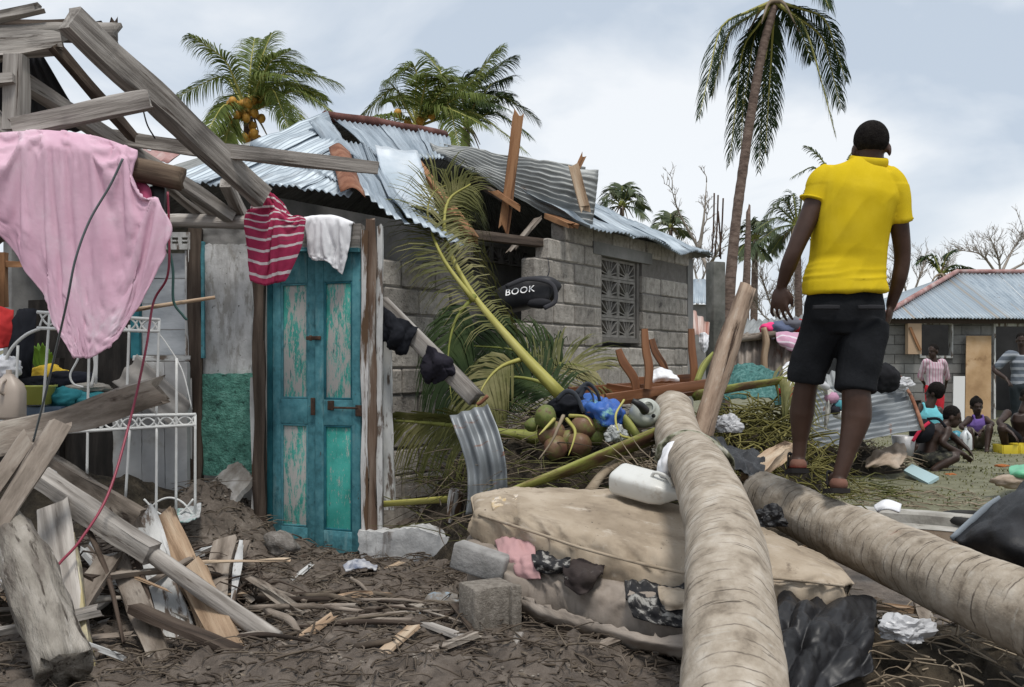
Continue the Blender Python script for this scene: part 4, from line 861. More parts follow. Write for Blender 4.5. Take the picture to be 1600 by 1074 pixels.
def hz(H, x, y):
    (c, rx, ry, h) = H; r = math.hypot((x-c[0])/rx, (y-c[1])/ry); return h*max(0, 1-r*r)**.8
def twigs(name, n, region, m_, label, seed, L=(.08, .35), r=(.002, .006), lift=.05, curve=.25, tilt=.35):
    rng = random.Random(seed); gs = []
    for _ in range(n):
        x, y, z = region(rng); a = rng.uniform(0, math.tau); l = rng.uniform(*L); d = Vector((math.cos(a), math.sin(a), rng.uniform(-tilt, tilt))); p = Vector((x, y, z+rng.uniform(0, lift)))
        m2 = p+d*l*.5+Vector((rng.uniform(-1, 1), rng.uniform(-1, 1), rng.uniform(0, 1)))*l*curve
        q = rng.uniform(*r); gs.append(tube([p, m2, p+d*l], [q, q*.8, q*.3], 4, 4, closed_ends=False))
    return mk(name, join(*gs), m_, None, label, 'debris', kind='stuff')
def in_heap(H, f=.95):
    def g(rng):
        a = rng.uniform(0, math.tau); r = math.sqrt(rng.random())*f; x, y = H[0][0]+math.cos(a)*r*H[1], H[0][1]+math.sin(a)*r*H[2]; return x, y, hz(H, x, y)+hgt(x, y)*.5
    return g
def in_box(x0, x1, y0, y1):
    def g(rng): x, y = rng.uniform(x0, x1), rng.uniform(y0, y1); return x, y, hgt(x, y)
    return g
twigs('twig_litter', 600, in_heap(H1), twig_mud, 'dry twigs and leaf ribs tangled over the palm debris', 1, (.15, .5), (.002, .006), .08, .12)
twigs('twig_litter', 200, in_heap(H1), twig_m, 'pale twigs tangled over the palm debris', 61, (.15, .4), (.002, .004), .08, .1)
twigs('leaf_litter', 500, in_heap(H1), leaf_y, 'yellowing leaf ribs tangled over the palm debris', 11, (.2, .6), (.002, .005), .08)
twigs('stem_heap', 800, in_heap(H2), twig_g, 'heap of thin greenish palm flower stems beside the leaning post', 2, (.12, .4), (.004, .009), .22, .3, .7)
twigs('twig_litter', 500, in_heap(H5), twig_m, 'twigs in the rubbish beneath the rusty sheet', 3, (.1, .35), (.004, .008), .06)
twigs('twig_litter', 1300, in_box(-3.2, .8, 3.2, 6.6), twig_mud, 'dry twigs strewn over the mud before the door', 4, (.05, .3), (.002, .006), .015, .15, .08)
fibre = M('mud fibres', [(.03, .022, .016), (.085, .066, .05), (.17, .14, .112)], 4, coord='world', bump=.2, rand=False)
twigs('fibre_litter', 5200, in_box(-2.9, 1.2, 3.1, 6.4), fibre, 'fibrous plant scraps matted into the mud', 41, (.02, .12), (.002, .0055), .012, .2, .1)
twigs('twig_litter', 350, in_heap(H3), wood_dark, 'dark twigs in the rubbish beneath the planks', 5, (.1, .4), (.003, .008), .08)
twigs('twig_litter', 420, in_box(1.4, 4.2, 6.2, 9.0), twig_m, 'twigs and leaf scraps scattered along the kerb', 6, (.05, .25), (.003, .006), .01, .15, .05)
twigs('twig_litter', 260, in_heap(H7), twig_m, 'twigs in the rubbish beneath the right hand trunk', 17, (.05, .25), (.002, .006), .04)
twigs('leaf_litter', 260, in_box(1.8, 3.6, 8.3, 10), leaf_y, 'green leaf scraps scattered beside the kerb', 16, (.1, .4), (.004, .008), .02, .15, .1)
rng = random.Random(5); gv, gf = [], []
for i in range(16000):
    x = rng.uniform(1.0, 9.5); y = rng.uniform(7.2, 17)**1.0
    if (Vector((x, y))-K0).dot(KN) < .14 or noise.noise(Vector((x*1.1, y*1.1, 8))) < rng.uniform(-.5, .35): continue
    z = hgt(x, y); h = rng.uniform(.008, .022)*(1+y*.02); a = rng.uniform(0, math.tau); w_ = .004+.0006*y; l = Vector((rng.uniform(-1, 1), rng.uniform(-1, 1), 0))*h*.6; o = len(gv)
    e1 = Vector((math.cos(a), math.sin(a), 0))*w_; b = Vector((x, y, z)); gv += [b-e1, b+e1, b+l*.5+Vector((0, 0, h*.7))+e1*.6, b+l+Vector((0, 0, h))]; gf.append((o, o+1, o+2, o+3))
mk('grass', (gv, gf), M('short dry grass', [(.07, .085, .025), (.15, .15, .06), (.24, .22, .12)], 1.4, coord='world', bump=0, rand=False), None, 'short worn grass on the yard beyond the kerb', 'grass', kind='stuff', smooth=False)
gs = []
for i in range(700):
    x, y = rng.uniform(-2.6, .4), rng.uniform(3.4, 6.6)
    if rng.random() < .25: x, y = rng.uniform(1.5, 7), rng.uniform(7.3, 13)
    s = rng.uniform(.004, .013); gs.append(blob((x, y, hgt(x, y)+s*.3), (s, s*rng.uniform(.6, 1), s*.6), 1, .5, 1.5, i))
mk('gravel', join(*gs), M('small stones', [(.09, .075, .06), (.17, .145, .12), (.30, .27, .235)], 9, coord='world', bump=.3, rand=False), None, 'small stones and crumbs lying on the mud and grass', 'stones', kind='stuff')
rng = random.Random(77); sv, sf = [], []
for i in range(1800):
    x, y = rng.uniform(-3, 1.4), rng.uniform(3.0, 6.8)
    z = hgt(x, y)+.006; s = rng.uniform(.006, .026); a = rng.uniform(0, math.tau); e1 = Vector((math.cos(a), math.sin(a), rng.uniform(-.3, .3)))*s; e2 = Vector((-math.sin(a), math.cos(a), rng.uniform(-.3, .3)))*s*.4; c = Vector((x, y, z+s*.15)); o = len(sv)
    sv += [c-e1, c-e2*.9, c+e1, c+e2]; sf.append((o, o+1, o+2, o+3))
mk('leaf_litter', (sv, sf), M('dead leaf scraps', [(.035, .026, .018), (.09, .07, .05), (.24, .20, .155)], 9, coord='world', bump=0, rand=False), None, 'dead leaf scraps trodden into the mud', 'leaves', kind='stuff', smooth=False)

# ------------------------------------------------------------------ tumbled timber at the lower left
def timber(name, a, b, w_, h_, m_, label, s, up=(0, 0, 1), jag=.05, cat='plank', group='tumbled planks', segs=16, warp=.014, mids=()):
    return mk(name, beam(P(*a), P(*b), w_, h_, up=up, segs=segs, jag=jag, seed=s, warp=warp, mids=[P(*q) for q in mids]), m_, None, label, cat, group, smooth='auto')
timber('split_beam', (-60, 700, 4.5), (240, 614, 4.85), .10, .14, wood_mud, 'thick split beam slanting up across the white grille', 1, jag=.12, warp=.03)
timber('plank', (-12, 840, 3.85), (92, 665, 4.1), .085, .035, wood_mud, 'pale muddy plank propped upright over the split beam', 2, up=(.5, -.8, .3), jag=.04)
timber('plank', (-45, 810, 3.95), (38, 692, 4.12), .07, .03, wood_mud, 'short muddy plank at the left edge behind the propped plank', 3, up=(.3, -.8, .4))
mk('log', tube([P(18, 828, 3.95), P(48, 900, 3.7), P(95, 1040, 3.4)], [.075, .092, .096], 22, 60, rough=.26, seed=4, jag=.05), log_mud, None, 'thick muddy log in the bottom left corner', 'log')
timber('plank', (82, 800, 4.3), (118, 1040, 3.7), .13, .04, wood_grey, 'grey plank standing in the mud beside the thick log', 5, up=(.2, -.9, .3))
timber('plank', (112, 845, 4.2), (140, 1060, 3.65), .035, .06, wood_yellow, 'narrow yellow painted plank with bent nails beside the thick log', 6, up=(.2, -.9, .3))
timber('square_post', (60, 744, 4.5), (238, 866, 4.2), .085, .085, wood_grey, 'squared grey post ending in a sawn face above the white plank', 7, jag=.0, cat='post')
mk('pole', tube([P(226, 858, 4.25), P(320, 925, 4.1), P(430, 1000, 3.95)], [.036, .04, .038], 12, 20, rough=.15, seed=7, jag=.02), wood_grey, None, 'long grey pole running down from the sawn post to the bottom edge', 'pole')
timber('plank', (62, 714, 4.75), (216, 808, 4.55), .05, .085, wood_mud, 'dirty trim plank lying above the squared post', 8)
timber('plank', (55, 722, 4.72), (214, 800, 4.58), .03, .02, wood_white, 'thin pale batten along the top of the dirty trim plank', 18, warp=.004)
timber('plank', (224, 806, 4.75), (292, 1030, 4.0), .13, .025, wood_white, 'white painted plank pointing down from the squared post', 9, up=(-.2, -.8, .5), jag=.06)
timber('plank', (258, 808, 4.8), (350, 1020, 4.0), .11, .03, wood_pale, 'peeling brown plank next to the white painted plank', 10, up=(-.2, -.7, .6), jag=.06)
timber('plank', (352, 848, 4.95), (336, 938, 4.5), .11, .03, wood_mud, 'short muddy board stuck in the mud left of the door', 11, up=(0, -.6, .8))
timber('lath', (377, 852, 4.9), (366, 938, 4.5), .027, .02, wood_white, 'thin pale lath beside the short muddy board', 12, up=(0, -.6, .8), cat='lath')
for i, (a, b, r_, lb) in enumerate((((132, 815, 4.4), (192, 1000, 3.9), .012, 'thin bent stick between the yellow plank and the white plank'), ((170, 800, 4.5), (236, 945, 4.1), .014, 'dark stick leaning behind the white painted plank'), ((105, 950, 4.1), (212, 934, 4.2), .012, 'stick lying level below the squared post'),
        ((40, 880, 4.4), (110, 820, 4.5), .02, 'mossy stick behind the thick muddy log'), ((430, 972, 4.2), (640, 1010, 4.1), .016, 'long brown stick lying on the mud at the bottom edge'), ((398, 930, 4.4), (560, 975, 4.25), .014, 'crooked brown stick lying on the mud below the door'), ((505, 930, 4.65), (606, 900, 4.75), .026, 'smooth pale branch lying on the mud right of the door'),
        ((400, 925, 4.7), (530, 918, 4.75), .010, 'thin dark stick lying level on the mud below the door'), ((420, 940, 4.3), (470, 1010, 4.0), .018, 'short thick stick at the bottom edge left of centre'), ((560, 950, 4.5), (690, 985, 4.3), .008, 'slender twig lying in front of the concrete block'))):
    pa, pb = P(*a), P(*b)
    if i > 3: pa.z = hgt(pa.x, pa.y)+r_*1.2; pb.z = hgt(pb.x, pb.y)+r_*1.2
    mk('stick', tube([pa, (pa+pb)/2+Vector((.02, 0, .015)), pb], [r_*1.1, r_, r_*.6], 8, 12, rough=.2, seed=i, jag=.03), wood_dark if i in (0, 1, 7) else (wood_pale if i == 6 else wood_mud), None, lb, 'stick', 'sticks on the mud')
mk('stick', tube([P(165, 492, 5.2), P(250, 478, 5.25), P(336, 465, 5.3)], [.012, .012, .010], 8, 12, rough=.1, seed=2), wood_pale, None, 'peeled straight stick lying across the top of the white grille', 'stick')
timber('plank', (168, 872, 4.25), (58, 1030, 3.65), .10, .03, wood_mud, 'muddy plank slanting down left under the squared post', 41, up=(.2, -.7, .6), jag=.06)
timber('plank', (-20, 992, 3.65), (150, 955, 3.85), .08, .03, wood_grey, 'grey plank lying level at the bottom left corner', 42, jag=.06)
timber('plank', (186, 872, 4.35), (262, 1060, 3.75), .09, .03, wood_mud, 'muddy plank running down beside the white painted plank', 43, up=(-.2, -.7, .6), jag=.06)
timber('plank', (300, 893, 4.35), (372, 1050, 3.75), .12, .03, wood_pale, 'peeling plank with bark showing left of the long grey pole', 44, up=(-.2, -.6, .7), jag=.08)
timber('plank', (210, 950, 4.0), (420, 1040, 3.7), .07, .025, wood_dark, 'dark wet plank lying below the long grey pole', 45, jag=.06)
timber('plank', (30, 868, 4.2), (150, 905, 4.1), .06, .03, wood_dark, 'dark plank crossing behind the thick muddy log', 46, jag=.08)
timber('plank', (140, 905, 4.15), (248, 893, 4.25), .05, .02, wood_mud, 'short muddy slat lying across the white painted plank', 47, jag=.06)
timber('plank', (395, 905, 4.6), (470, 960, 4.3), .05, .02, wood_mud, 'muddy slat on the mud right of the pale lath', 48, jag=.05)
mk('slab', surf([[P(316, 772, 6.32), P(374, 722, 6.42)], [P(352, 812, 6.02), P(400, 752, 6.2)]], 14, 14, th=.035, wr=.008, wf=6, seed=3, edge=.012), M('mud-streaked slab', [(.12, .10, .085), (.24, .225, .205), (.4, .39, .38)], 6, bump=.5), None, 'mud-streaked grey slab leaning at the foot of the green wall', 'slab', smooth='auto')
mk('rock', blob(P(440, 850, 5.75), (.10, .07, .075), 3, .45, 1.6, 4, rot=rotm(.2, .5, .3)), M('pale rock', [(.13, .115, .10), (.22, .20, .18), (.32, .3, .275)], 8, bump=.8), None, 'angular grey rock in front of the turquoise door', 'rock')
# splintered boards: many small alike pieces
rng = random.Random(31); mats_ = [wood_mud, wood_grey, wood_dark, wood_pale, wood_white, wood_mud]; tone_ = ['muddy', 'grey', 'dark', 'pale brown', 'white painted', 'muddy']
def zone(p):
    px = CX+p[0]/p[1]*F; py = HY+(CZ-p[2])/p[1]*F
    a_ = 'at the left edge' if px < 120 else 'beside the yellow plank' if px < 200 else 'around the white plank' if px < 300 else 'left of the door' if px < 410 else 'below the door' if px < 570 else 'before the white footing' if px < 690 else 'beside the concrete block' if px < 820 else 'beneath the trunks'
    return a_+(', farther back' if py < 850 else ', midway down' if py < 930 else ', near the bottom edge')
for i in range(46):
    x, y = rng.uniform(-2.5, .45), rng.uniform(3.55, 5.7)
    if i > 30: x, y = rng.uniform(-2.3, -1.0), rng.uniform(4.0, 5.2)
    z = hgt(x, y)+.012; a = rng.uniform(0, math.pi); l = rng.uniform(.08, .30); d = Vector((math.cos(a), math.sin(a), rng.uniform(-.05, .12)))*l
    mk('splintered_board', beam(Vector((x, y, z))-d*.5, Vector((x, y, z+.012))+d*.5, rng.uniform(.015, .06), rng.uniform(.008, .02), segs=5, jag=.05, seed=i, warp=.006), mats_[i % 6], None, 'small %s splintered board on the mud %s' % (tone_[i % 6], zone((x, y, z))), 'board', 'splintered boards on the mud', smooth='auto')
for i in range(16):
    x, y = rng.uniform(-2.6, -1.35), rng.uniform(4.2, 5.1); z = hz(H3, x, y)+.05; a = rng.uniform(-.4, 2.4); l = rng.uniform(.3, .75); d = Vector((math.cos(a), math.sin(a)*.6, rng.uniform(-.1, .55)))*l
    mk('broken_board', beam(Vector((x, y, z))-d*.5, Vector((x, y, z+.05))+d*.5, rng.uniform(.03, .09), rng.uniform(.012, .03), segs=8, jag=.09, seed=90+i, warp=.01), mats_[(i*5) % 6], None, '%s broken board in the plank pile %s' % (tone_[(i*5) % 6], zone((x, y, z))), 'board', 'broken boards in the plank pile', smooth='auto')
for i in range(22):
    x, y = rng.uniform(-1.25, -.15), rng.uniform(3.75, 4.9); a = rng.gauss(-.25, .45); l = rng.uniform(.25, .75); d = Vector((math.cos(a), math.sin(a), 0))*l*.5; r_ = rng.uniform(.006, .019)
    pa, pb = Vector((x, y, 0))-d, Vector((x, y, 0))+d; pa.z = hgt(pa.x, pa.y)+r_; pb.z = hgt(pb.x, pb.y)+r_*1.5; m3 = (pa+pb)/2+Vector((0, rng.uniform(-.03, .03), rng.uniform(.0, .03))); m3.z = max(m3.z, hgt(m3.x, m3.y)+r_)
    mk('branch', tube([pa, m3, pb], [r_, r_*.9, r_*.5], 8, 12, rough=.3, seed=i, jag=.02), (wood_dark, wood_mud, twig_mud)[i % 3], None, '%s %s branch half sunk in the mud %s' % ('thick' if r_ > .013 else 'thin', ('dark', 'muddy', 'twiggy')[i % 3], zone((x, y, pa.z))), 'branch', 'branches sunk in the mud')
for i in range(18):
    x, y = rng.uniform(-2.5, -1.3), rng.uniform(3.7, 4.7); z = hgt(x, y)+rng.uniform(.05, .22); a = rng.uniform(-1.2, 1.2); l = rng.uniform(.25, .6); d = Vector((math.cos(a), math.sin(a)*.7, rng.uniform(-.5, .3)))*l*.5
    mk('splintered_lath', beam(Vector((x, y, z))-d, Vector((x, y, z))+d, rng.uniform(.012, .04), rng.uniform(.008, .018), segs=8, jag=.08, seed=200+i, warp=.008), mats_[(i*7) % 6], None, '%s splintered lath among the planks %s' % (tone_[(i*7) % 6], zone((x, y, z))), 'lath', 'splintered laths among the planks', smooth='auto')
for i in range(14):
    x, y = rng.uniform(.55, 2.2), rng.uniform(3.2, 4.4); z = hz(H7, x, y)+.02; a = rng.uniform(0, math.pi); l = rng.uniform(.1, .35); d = Vector((math.cos(a), math.sin(a), rng.uniform(-.05, .1)))*l
    mk('wood_scrap', beam(Vector((x, y, z))-d*.5, Vector((x, y, z+.02))+d*.5, rng.uniform(.02, .06), rng.uniform(.01, .02), segs=5, jag=.05, seed=150+i, warp=.006), mats_[(i*3) % 6], None, '%s wood scrap in the rubbish %s' % (tone_[(i*3) % 6], 'between the two trunks' if x/y*F+CX < 1330 else 'under the right hand trunk'), 'board', 'wood scraps beneath the trunks', smooth='auto')
# ------------------------------------------------------------------ cloths on the ruin
pole_a = mk('log', tube([P(-60, 240, 4.42), P(100, 250, 4.45), P(200, 264, 4.47), P(282, 280, 4.50)], [.055, .055, .058, .056], 14, 24, rough=.14, seed=9, jag=.02), log_brown, None, 'cut brown log under the pink sheet', 'log')
pink = M('pink cotton', [(.68, .42, .53), (.77, .51, .62), (.82, .60, .69)], 3, bump=.2, bscale=60, spec=.1, trans=.22, layers=[((.84, .74, .80), 3, .58, .74, (1, 1, 1))])
def crease(u, v, ks, seed):
    """long sharp folds: each (angle, frequency, phase, depth) is a ridge line across the cloth"""
    o = 0
    for an, fq, ph, dp in ks:
        x = (u*math.cos(an)+v*math.sin(an))*fq+ph+.35*noise.noise(Vector((u*2.1+seed, v*2.1, an))); t = abs((x % 1)*2-1); o += dp*(t**1.6-.4)
    return o+.004*(1-2*abs(noise.noise(Vector((u*11+seed, v*11, 2)))))
def simcloth(ctrl, nu, nv, pin, grow=.12, frames=26, th=.003, seed=0, wind=0, stiff=4, mass=.25):
    """let a traced sheet buckle and hang: rest lengths grow, pinned points stay, gravity does the rest"""
    rows = [cat_spline([P(*c) if not isinstance(c, Vector) else c for c in r], nu) for r in ctrl]; V = []
    cols = [cat_spline([r[i] for r in rows], nv) for i in range(nu+1)]
    for j in range(nv+1):
        for i in range(nu+1): V.append(cols[i][j]+Vector((0, .012*noise.noise(Vector((i*.23+seed, j*.23, 1))), 0)))
    Fq = [(j*(nu+1)+i, j*(nu+1)+i+1, (j+1)*(nu+1)+i+1, (j+1)*(nu+1)+i) for j in range(nv) for i in range(nu)]
    top, Nn = simmesh(V, Fq, [k for k in range(len(V)) if pin(k % (nu+1)/nu, k//(nu+1)/nv)], grow, frames, stiff, mass)
    n = len(top); M_ = nu+1; VV = top+[p-Nn[k]*th for k, p in enumerate(top)]; Fc = list(Fq)+[(n+f[3], n+f[2], n+f[1], n+f[0]) for f in Fq]
    for i in range(nu): Fc.append((i+1, i, n+i, n+i+1)); k = nv*M_+i; Fc.append((k, k+1, n+k+1, n+k))
    for j in range(nv):
        p_, q_ = j*M_, (j+1)*M_; Fc.append((p_, q_, n+q_, n+p_)); p_ += nu; q_ += nu; Fc.append((q_, p_, n+p_, n+q_))
    W = sum((rows[0][i+1]-rows[0][i]).length for i in range(nu)); H = sum((cols[nu//2][j+1]-cols[nu//2][j]).length for j in range(nv))
    return VV, Fc, [(k % M_/nu*W, k//M_/nv*H, 0) for k in range(n)]*2
ps = empty('pink_sheet', P(100, 537, 4.3), 'large pink sheet hanging to a point over the cut log', 'sheet')
mk('cloth', simcloth([
    [(-80, 250, 4.52), (20, 244, 4.52), (80, 243, 4.52), (150, 250, 4.52), (210, 270, 4.52)],
    [(-80, 214, 4.44), (20, 207, 4.44), (80, 205, 4.44), (150, 214, 4.44), (214, 236, 4.44)],
    [(-80, 236, 4.33), (20, 230, 4.33), (85, 232, 4.33), (157, 242, 4.33), (222, 258, 4.33)],
    [(-60, 290, 4.30), (15, 300, 4.28), (90, 305, 4.31), (172, 300, 4.28), (250, 318, 4.31)],
    [(-20, 325, 4.30), (40, 352, 4.26), (105, 358, 4.31), (185, 352, 4.26), (266, 356, 4.30)],
    [(58, 405, 4.30), (84, 410, 4.26), (122, 412, 4.31), (180, 408, 4.26), (236, 402, 4.30)],
    [(88, 458, 4.30), (104, 462, 4.28), (126, 464, 4.31), (160, 460, 4.28), (196, 444, 4.30)],
    [(114, 500, 4.30), (118, 503, 4.29), (123, 506, 4.30), (132, 498, 4.29), (146, 484, 4.30)]], 84, 96, lambda u, v: (v < .29 and (v < .17 or noise.noise(Vector((u*7, 3, 0))) > .05)) or (u > .97 and .40 < v < .45), .17, 30, seed=3, stiff=.8), pink, ps)
mk('pink_cloth', surf([[(210, 262, 4.5), (225, 280, 4.5), (236, 300, 4.5)], [(205, 320, 4.48), (228, 330, 4.44), (240, 345, 4.48)], [(205, 385, 4.46), (222, 390, 4.42), (226, 400, 4.46)]], 16, 20, th=.004, wr=.02, wf=7, seed=5), cloth_m('raspberry cotton', (.50, .10, .2)), None, 'raspberry pink cloth behind the right edge of the pink sheet', 'cloth')
stripe = M('crimson striped shirt cloth', [(.24, .015, .05), (.32, .025, .075), (.38, .04, .10)], 3, bump=.3, bscale=25, rand=False, bands=(1, 17.0, .5, .72, (.55, .48, .49)), layers=[((.06, .05, .055), 5, .60, .64, (.3, 6, 1))])
mk('striped_shirt', simcloth([
    [(404, 296, 5.80), (414, 299, 5.78), (426, 303, 5.78), (440, 316, 5.8)],
    [(386, 330, 5.78), (420, 328, 5.74), (450, 332, 5.75), (474, 340, 5.78)],
    [(380, 350, 5.76), (418, 352, 5.70), (446, 348, 5.72), (476, 348, 5.74)],
    [(388, 384, 5.76), (412, 388, 5.70), (440, 382, 5.72), (470, 376, 5.74)],
    [(400, 424, 5.78), (412, 430, 5.73), (428, 428, 5.75), (446, 424, 5.76)]], 44, 48, lambda u, v: v < .03 or (.24 < v < .34 and (u < .06 or u > .9 or .4 < u < .5)), .13, 24, seed=8), stripe, None, 'crimson shirt with pale stripes hanging over the door lintel', 'shirt')
white_c = cloth_m('white cotton', (.72, .72, .74))
mk('white_cloth', simcloth([
    [(476, 352, 6.05), (500, 350, 6.04), (525, 350, 6.04), (556, 356, 6.02)],
    [(474, 340, 5.95), (498, 337, 5.92), (524, 338, 5.92), (552, 348, 5.92)],
    [(472, 358, 5.84), (500, 358, 5.82), (524, 360, 5.82), (546, 364, 5.82)],
    [(474, 382, 5.84), (498, 382, 5.82), (520, 386, 5.82), (540, 390, 5.82)],
    [(482, 390, 5.84), (502, 392, 5.82), (518, 404, 5.82), (532, 412, 5.82)]], 40, 44, lambda u, v: v < .34, .10, 22, seed=11), white_c, None, 'white cloth folded over the door lintel beside the striped shirt', 'cloth')
# beam with two dark cloths and leaning iron strip
mk('beam', beam(P(596, 475, 6.1), P(742, 622, 5.9), .085, .095, segs=16, jag=.03, seed=3), wood_grey, None, 'grey beam slanting down from the door post with dark cloths on it', 'beam')
navy = cloth_m('black cotton', (.012, .013, .017)); navy2 = cloth_m('dark plum cotton', (.022, .020, .028))
mk('black_cloth', surf([[(598, 478, 6.0), (612, 488, 5.95), (630, 500, 5.95), (652, 512, 6.0)], [(596, 505, 5.96), (612, 515, 5.9), (630, 520, 5.9), (646, 526, 5.95)], [(597, 530, 5.97), (608, 535, 5.92), (622, 545, 5.92), (636, 550, 5.97)], [(600, 528, 6.0), (612, 545, 5.97), (622, 555, 5.97), (630, 552, 6.0)]], 36, 36, th=.004, wr=.008, wf=12, seed=2, fn=lambda u, v: crease(u, v, ((.4, 2.2, .1, .022), (-.8, 1.7, .4, .02)), 3)), navy, None, 'black cloth draped over the upper end of the slanting beam', 'cloth')
mk('plum_cloth', surf([[(668, 540, 5.92), (682, 545, 5.85), (698, 556, 5.87), (712, 570, 5.92)], [(660, 560, 5.9), (680, 568, 5.8), (696, 575, 5.83), (710, 582, 5.9)], [(656, 575, 5.92), (674, 590, 5.85), (692, 590, 5.87), (702, 592, 5.92)], [(668, 600, 5.95), (672, 600, 5.9), (682, 598, 5.9), (692, 592, 5.95)]], 36, 36, th=.004, wr=.008, wf=12, seed=4, fn=lambda u, v: crease(u, v, ((.6, 2.2, .3, .02), (-.6, 1.8, .2, .018)), 5)), navy2, None, 'dark plum cloth knotted on the slanting beam', 'cloth')
mk('iron_strip', corr(P(728, 806, 5.55), P(792, 790, 5.5), P(703, 650, 5.7), P(762, 632, 5.68), pitch=.10, amp=.02, nv=24, seed=5, dent=.05, bend=lambda u, v: Vector((.05*math.sin(v*3.1), -.06*math.sin(v*3.1), 0))), tin_streak, None, 'bent corrugated iron strip with rusty top standing beside the slanting beam', 'iron sheet')
mk('iron_scrap', tube([P(745, 632, 5.75), P(752, 628, 5.75), P(762, 618, 5.75)], .012, 6, 8, rough=.4), tin_rust, None, 'rusty metal scrap at the lower end of the slanting beam', 'scrap')

# ------------------------------------------------------------------ mattresses
def loft_pad(name, fr, bk, h, m_, label, seed, cat='mattress', n=56, segs=130, wr=.012, sq=6.5, grow=.07):
    a = cat_spline([P(*q) for q in fr], segs); b = cat_spline([P(*q) for q in bk], segs); V, R, Fc = [], [], []; s = 0
    for k in range(segs+1):
        t = k/segs; e = min(t, 1-t); sh = 1-max(0, (.02-e)/.02)**2*.22
        c = (a[k]+b[k])/2-Vector((0, 0, h/2)); ex = (a[k]-b[k])/2*sh; ez = Vector((0, 0, h/2))*sh
        if k: s += (a[k]-a[k-1]).length
        for i in range(n):
            an = math.tau*i/n; ca, sa = math.cos(an), math.sin(an); cx = math.copysign(abs(ca)**(2/sq), ca); sz = math.copysign(abs(sa)**(2/sq), sa)
            p = c+ex*cx+ez*sz
            q = Vector((s*5+seed, cx*1.6, sz*1.1)); tri = abs(((s*7+sz*1.3+2.2*noise.noise(Vector((s*2.3, cx*1.5, sz+seed)))) % 1)*2-1)-.5; o = wr*.9*tri*(1 if abs(cx) > .75 else .35)+wr*.7*(noise.noise(q)+.8*(1-2*abs(noise.noise(Vector((s*9+cx*3+seed, cx*1.2+sz*2, sz*1.5)))))+.5*(1-2*abs(noise.noise(Vector((s*4-sz*5, cx*4, sz*3+seed))))))
            rad = (ex.normalized()*cx+Vector((0, 0, 1))*sz).normalized(); p = p+rad*o
            V.append(p); R.append((s, cx*.3, sz*.1))
    for k in range(segs):
        for i in range(n): j = (i+1) % n; Fc.append((k*n+i, k*n+j, (k+1)*n+j, (k+1)*n+i))
    pins = [k for k in range(len(V)) if R[k][2] < -.055 or (R[k][1] < -.25 and R[k][2] < .02)]
    vol = sum(V[f[0]].dot(V[f[1]].cross(V[f[2]]))+V[f[0]].dot(V[f[2]].cross(V[f[3]])) for f in Fc)
    if vol < 0: Fc = [tuple(reversed(f)) for f in Fc]
    top, _ = simmesh(V, Fc, pins, grow=grow, frames=16, stiff=.4, pressure=.5, gravity=0)
    top = [t if (t-v).length < .035 else v+(t-v).normalized()*.035 for t, v in zip(top, V)]
    Fc.append(tuple(reversed(range(n)))); Fc.append(tuple(segs*n+i for i in range(n)))
    return mk(name, (top, Fc, R), m_, None, label, cat)
beige = M('soiled beige cotton', [(.25, .198, .142), (.35, .285, .212), (.43, .36, .28)], 4, bump=.4, bscale=22, layers=[((.21, .165, .12), 5, .52, .70, (1, 2, 2)), ((.46, .40, .33), 7, .58, .70, (1, 2, 1)), ((.12, .09, .065), 10, .62, .72, (1, 1, 1)), ((.06, .045, .035), 40, .66, .70, (1, 1, 1))])
grey_t = M('torn greyish ticking', [(.17, .14, .115), (.26, .22, .185), (.35, .305, .265)], 5, bump=.5, bscale=18, layers=[((.13, .10, .08), 5, .56, .72, (1, 1, 1))])
loft_pad('mattress', [(740, 800, 4.60), (830, 828, 4.32), (930, 860, 4.12), (1075, 893, 3.95), (1200, 900, 3.85), (1328, 915, 3.85)],
         [(742, 772, 4.86), (830, 766, 4.95), (960, 772, 5.0), (1070, 796, 4.9), (1200, 830, 4.6), (1318, 890, 4.15)], .17, beige, 'soiled beige mattress lying under the fallen palm trunks', 1)
loft_pad('mattress', [(732, 862, 4.42), (800, 890, 4.20), (920, 930, 4.0), (1075, 960, 3.75), (1200, 965, 3.7)],
         [(735, 845, 4.75), (830, 850, 4.8), (960, 870, 4.7), (1070, 890, 4.6), (1190, 900, 4.4)], .19, grey_t, 'torn grey mattress lowest of the two in the stack', 2, wr=.022)
mt_ = [o for o in COL.objects if o.name == 'mattress'][0]
for off in (0, .155):
    pts = [P(*q)-Vector((0, 0, off+.005))+Vector((0, -.012, 0)) for q in ((748, 802, 4.58), (830, 828, 4.31), (930, 860, 4.11), (1075, 893, 3.94), (1200, 900, 3.84), (1318, 913, 3.84))]
    mk('piping', tube(pts, .007, 6, 60, rough=.3), beige, mt_)
fe = cat_spline([P(*q) for q in ((740, 800, 4.60), (830, 828, 4.32), (930, 860, 4.12), (1075, 893, 3.95), (1200, 900, 3.85), (1328, 915, 3.85))], 40); be = cat_spline([P(*q) for q in ((742, 772, 4.86), (830, 766, 4.95), (960, 772, 5.0), (1070, 796, 4.9), (1200, 830, 4.6), (1318, 890, 4.15))], 40)
def on_pad(rng):
    k = rng.randint(2, 38); q = fe[k].lerp(be[k], rng.uniform(.08, .97)); return q.x, q.y, q.z+.012
twigs('twig_litter', 90, on_pad, twig_mud, 'twigs and leaf scraps lying on the beige mattress', 51, (.008, .05), (.0008, .0025), .006, .15, .05)
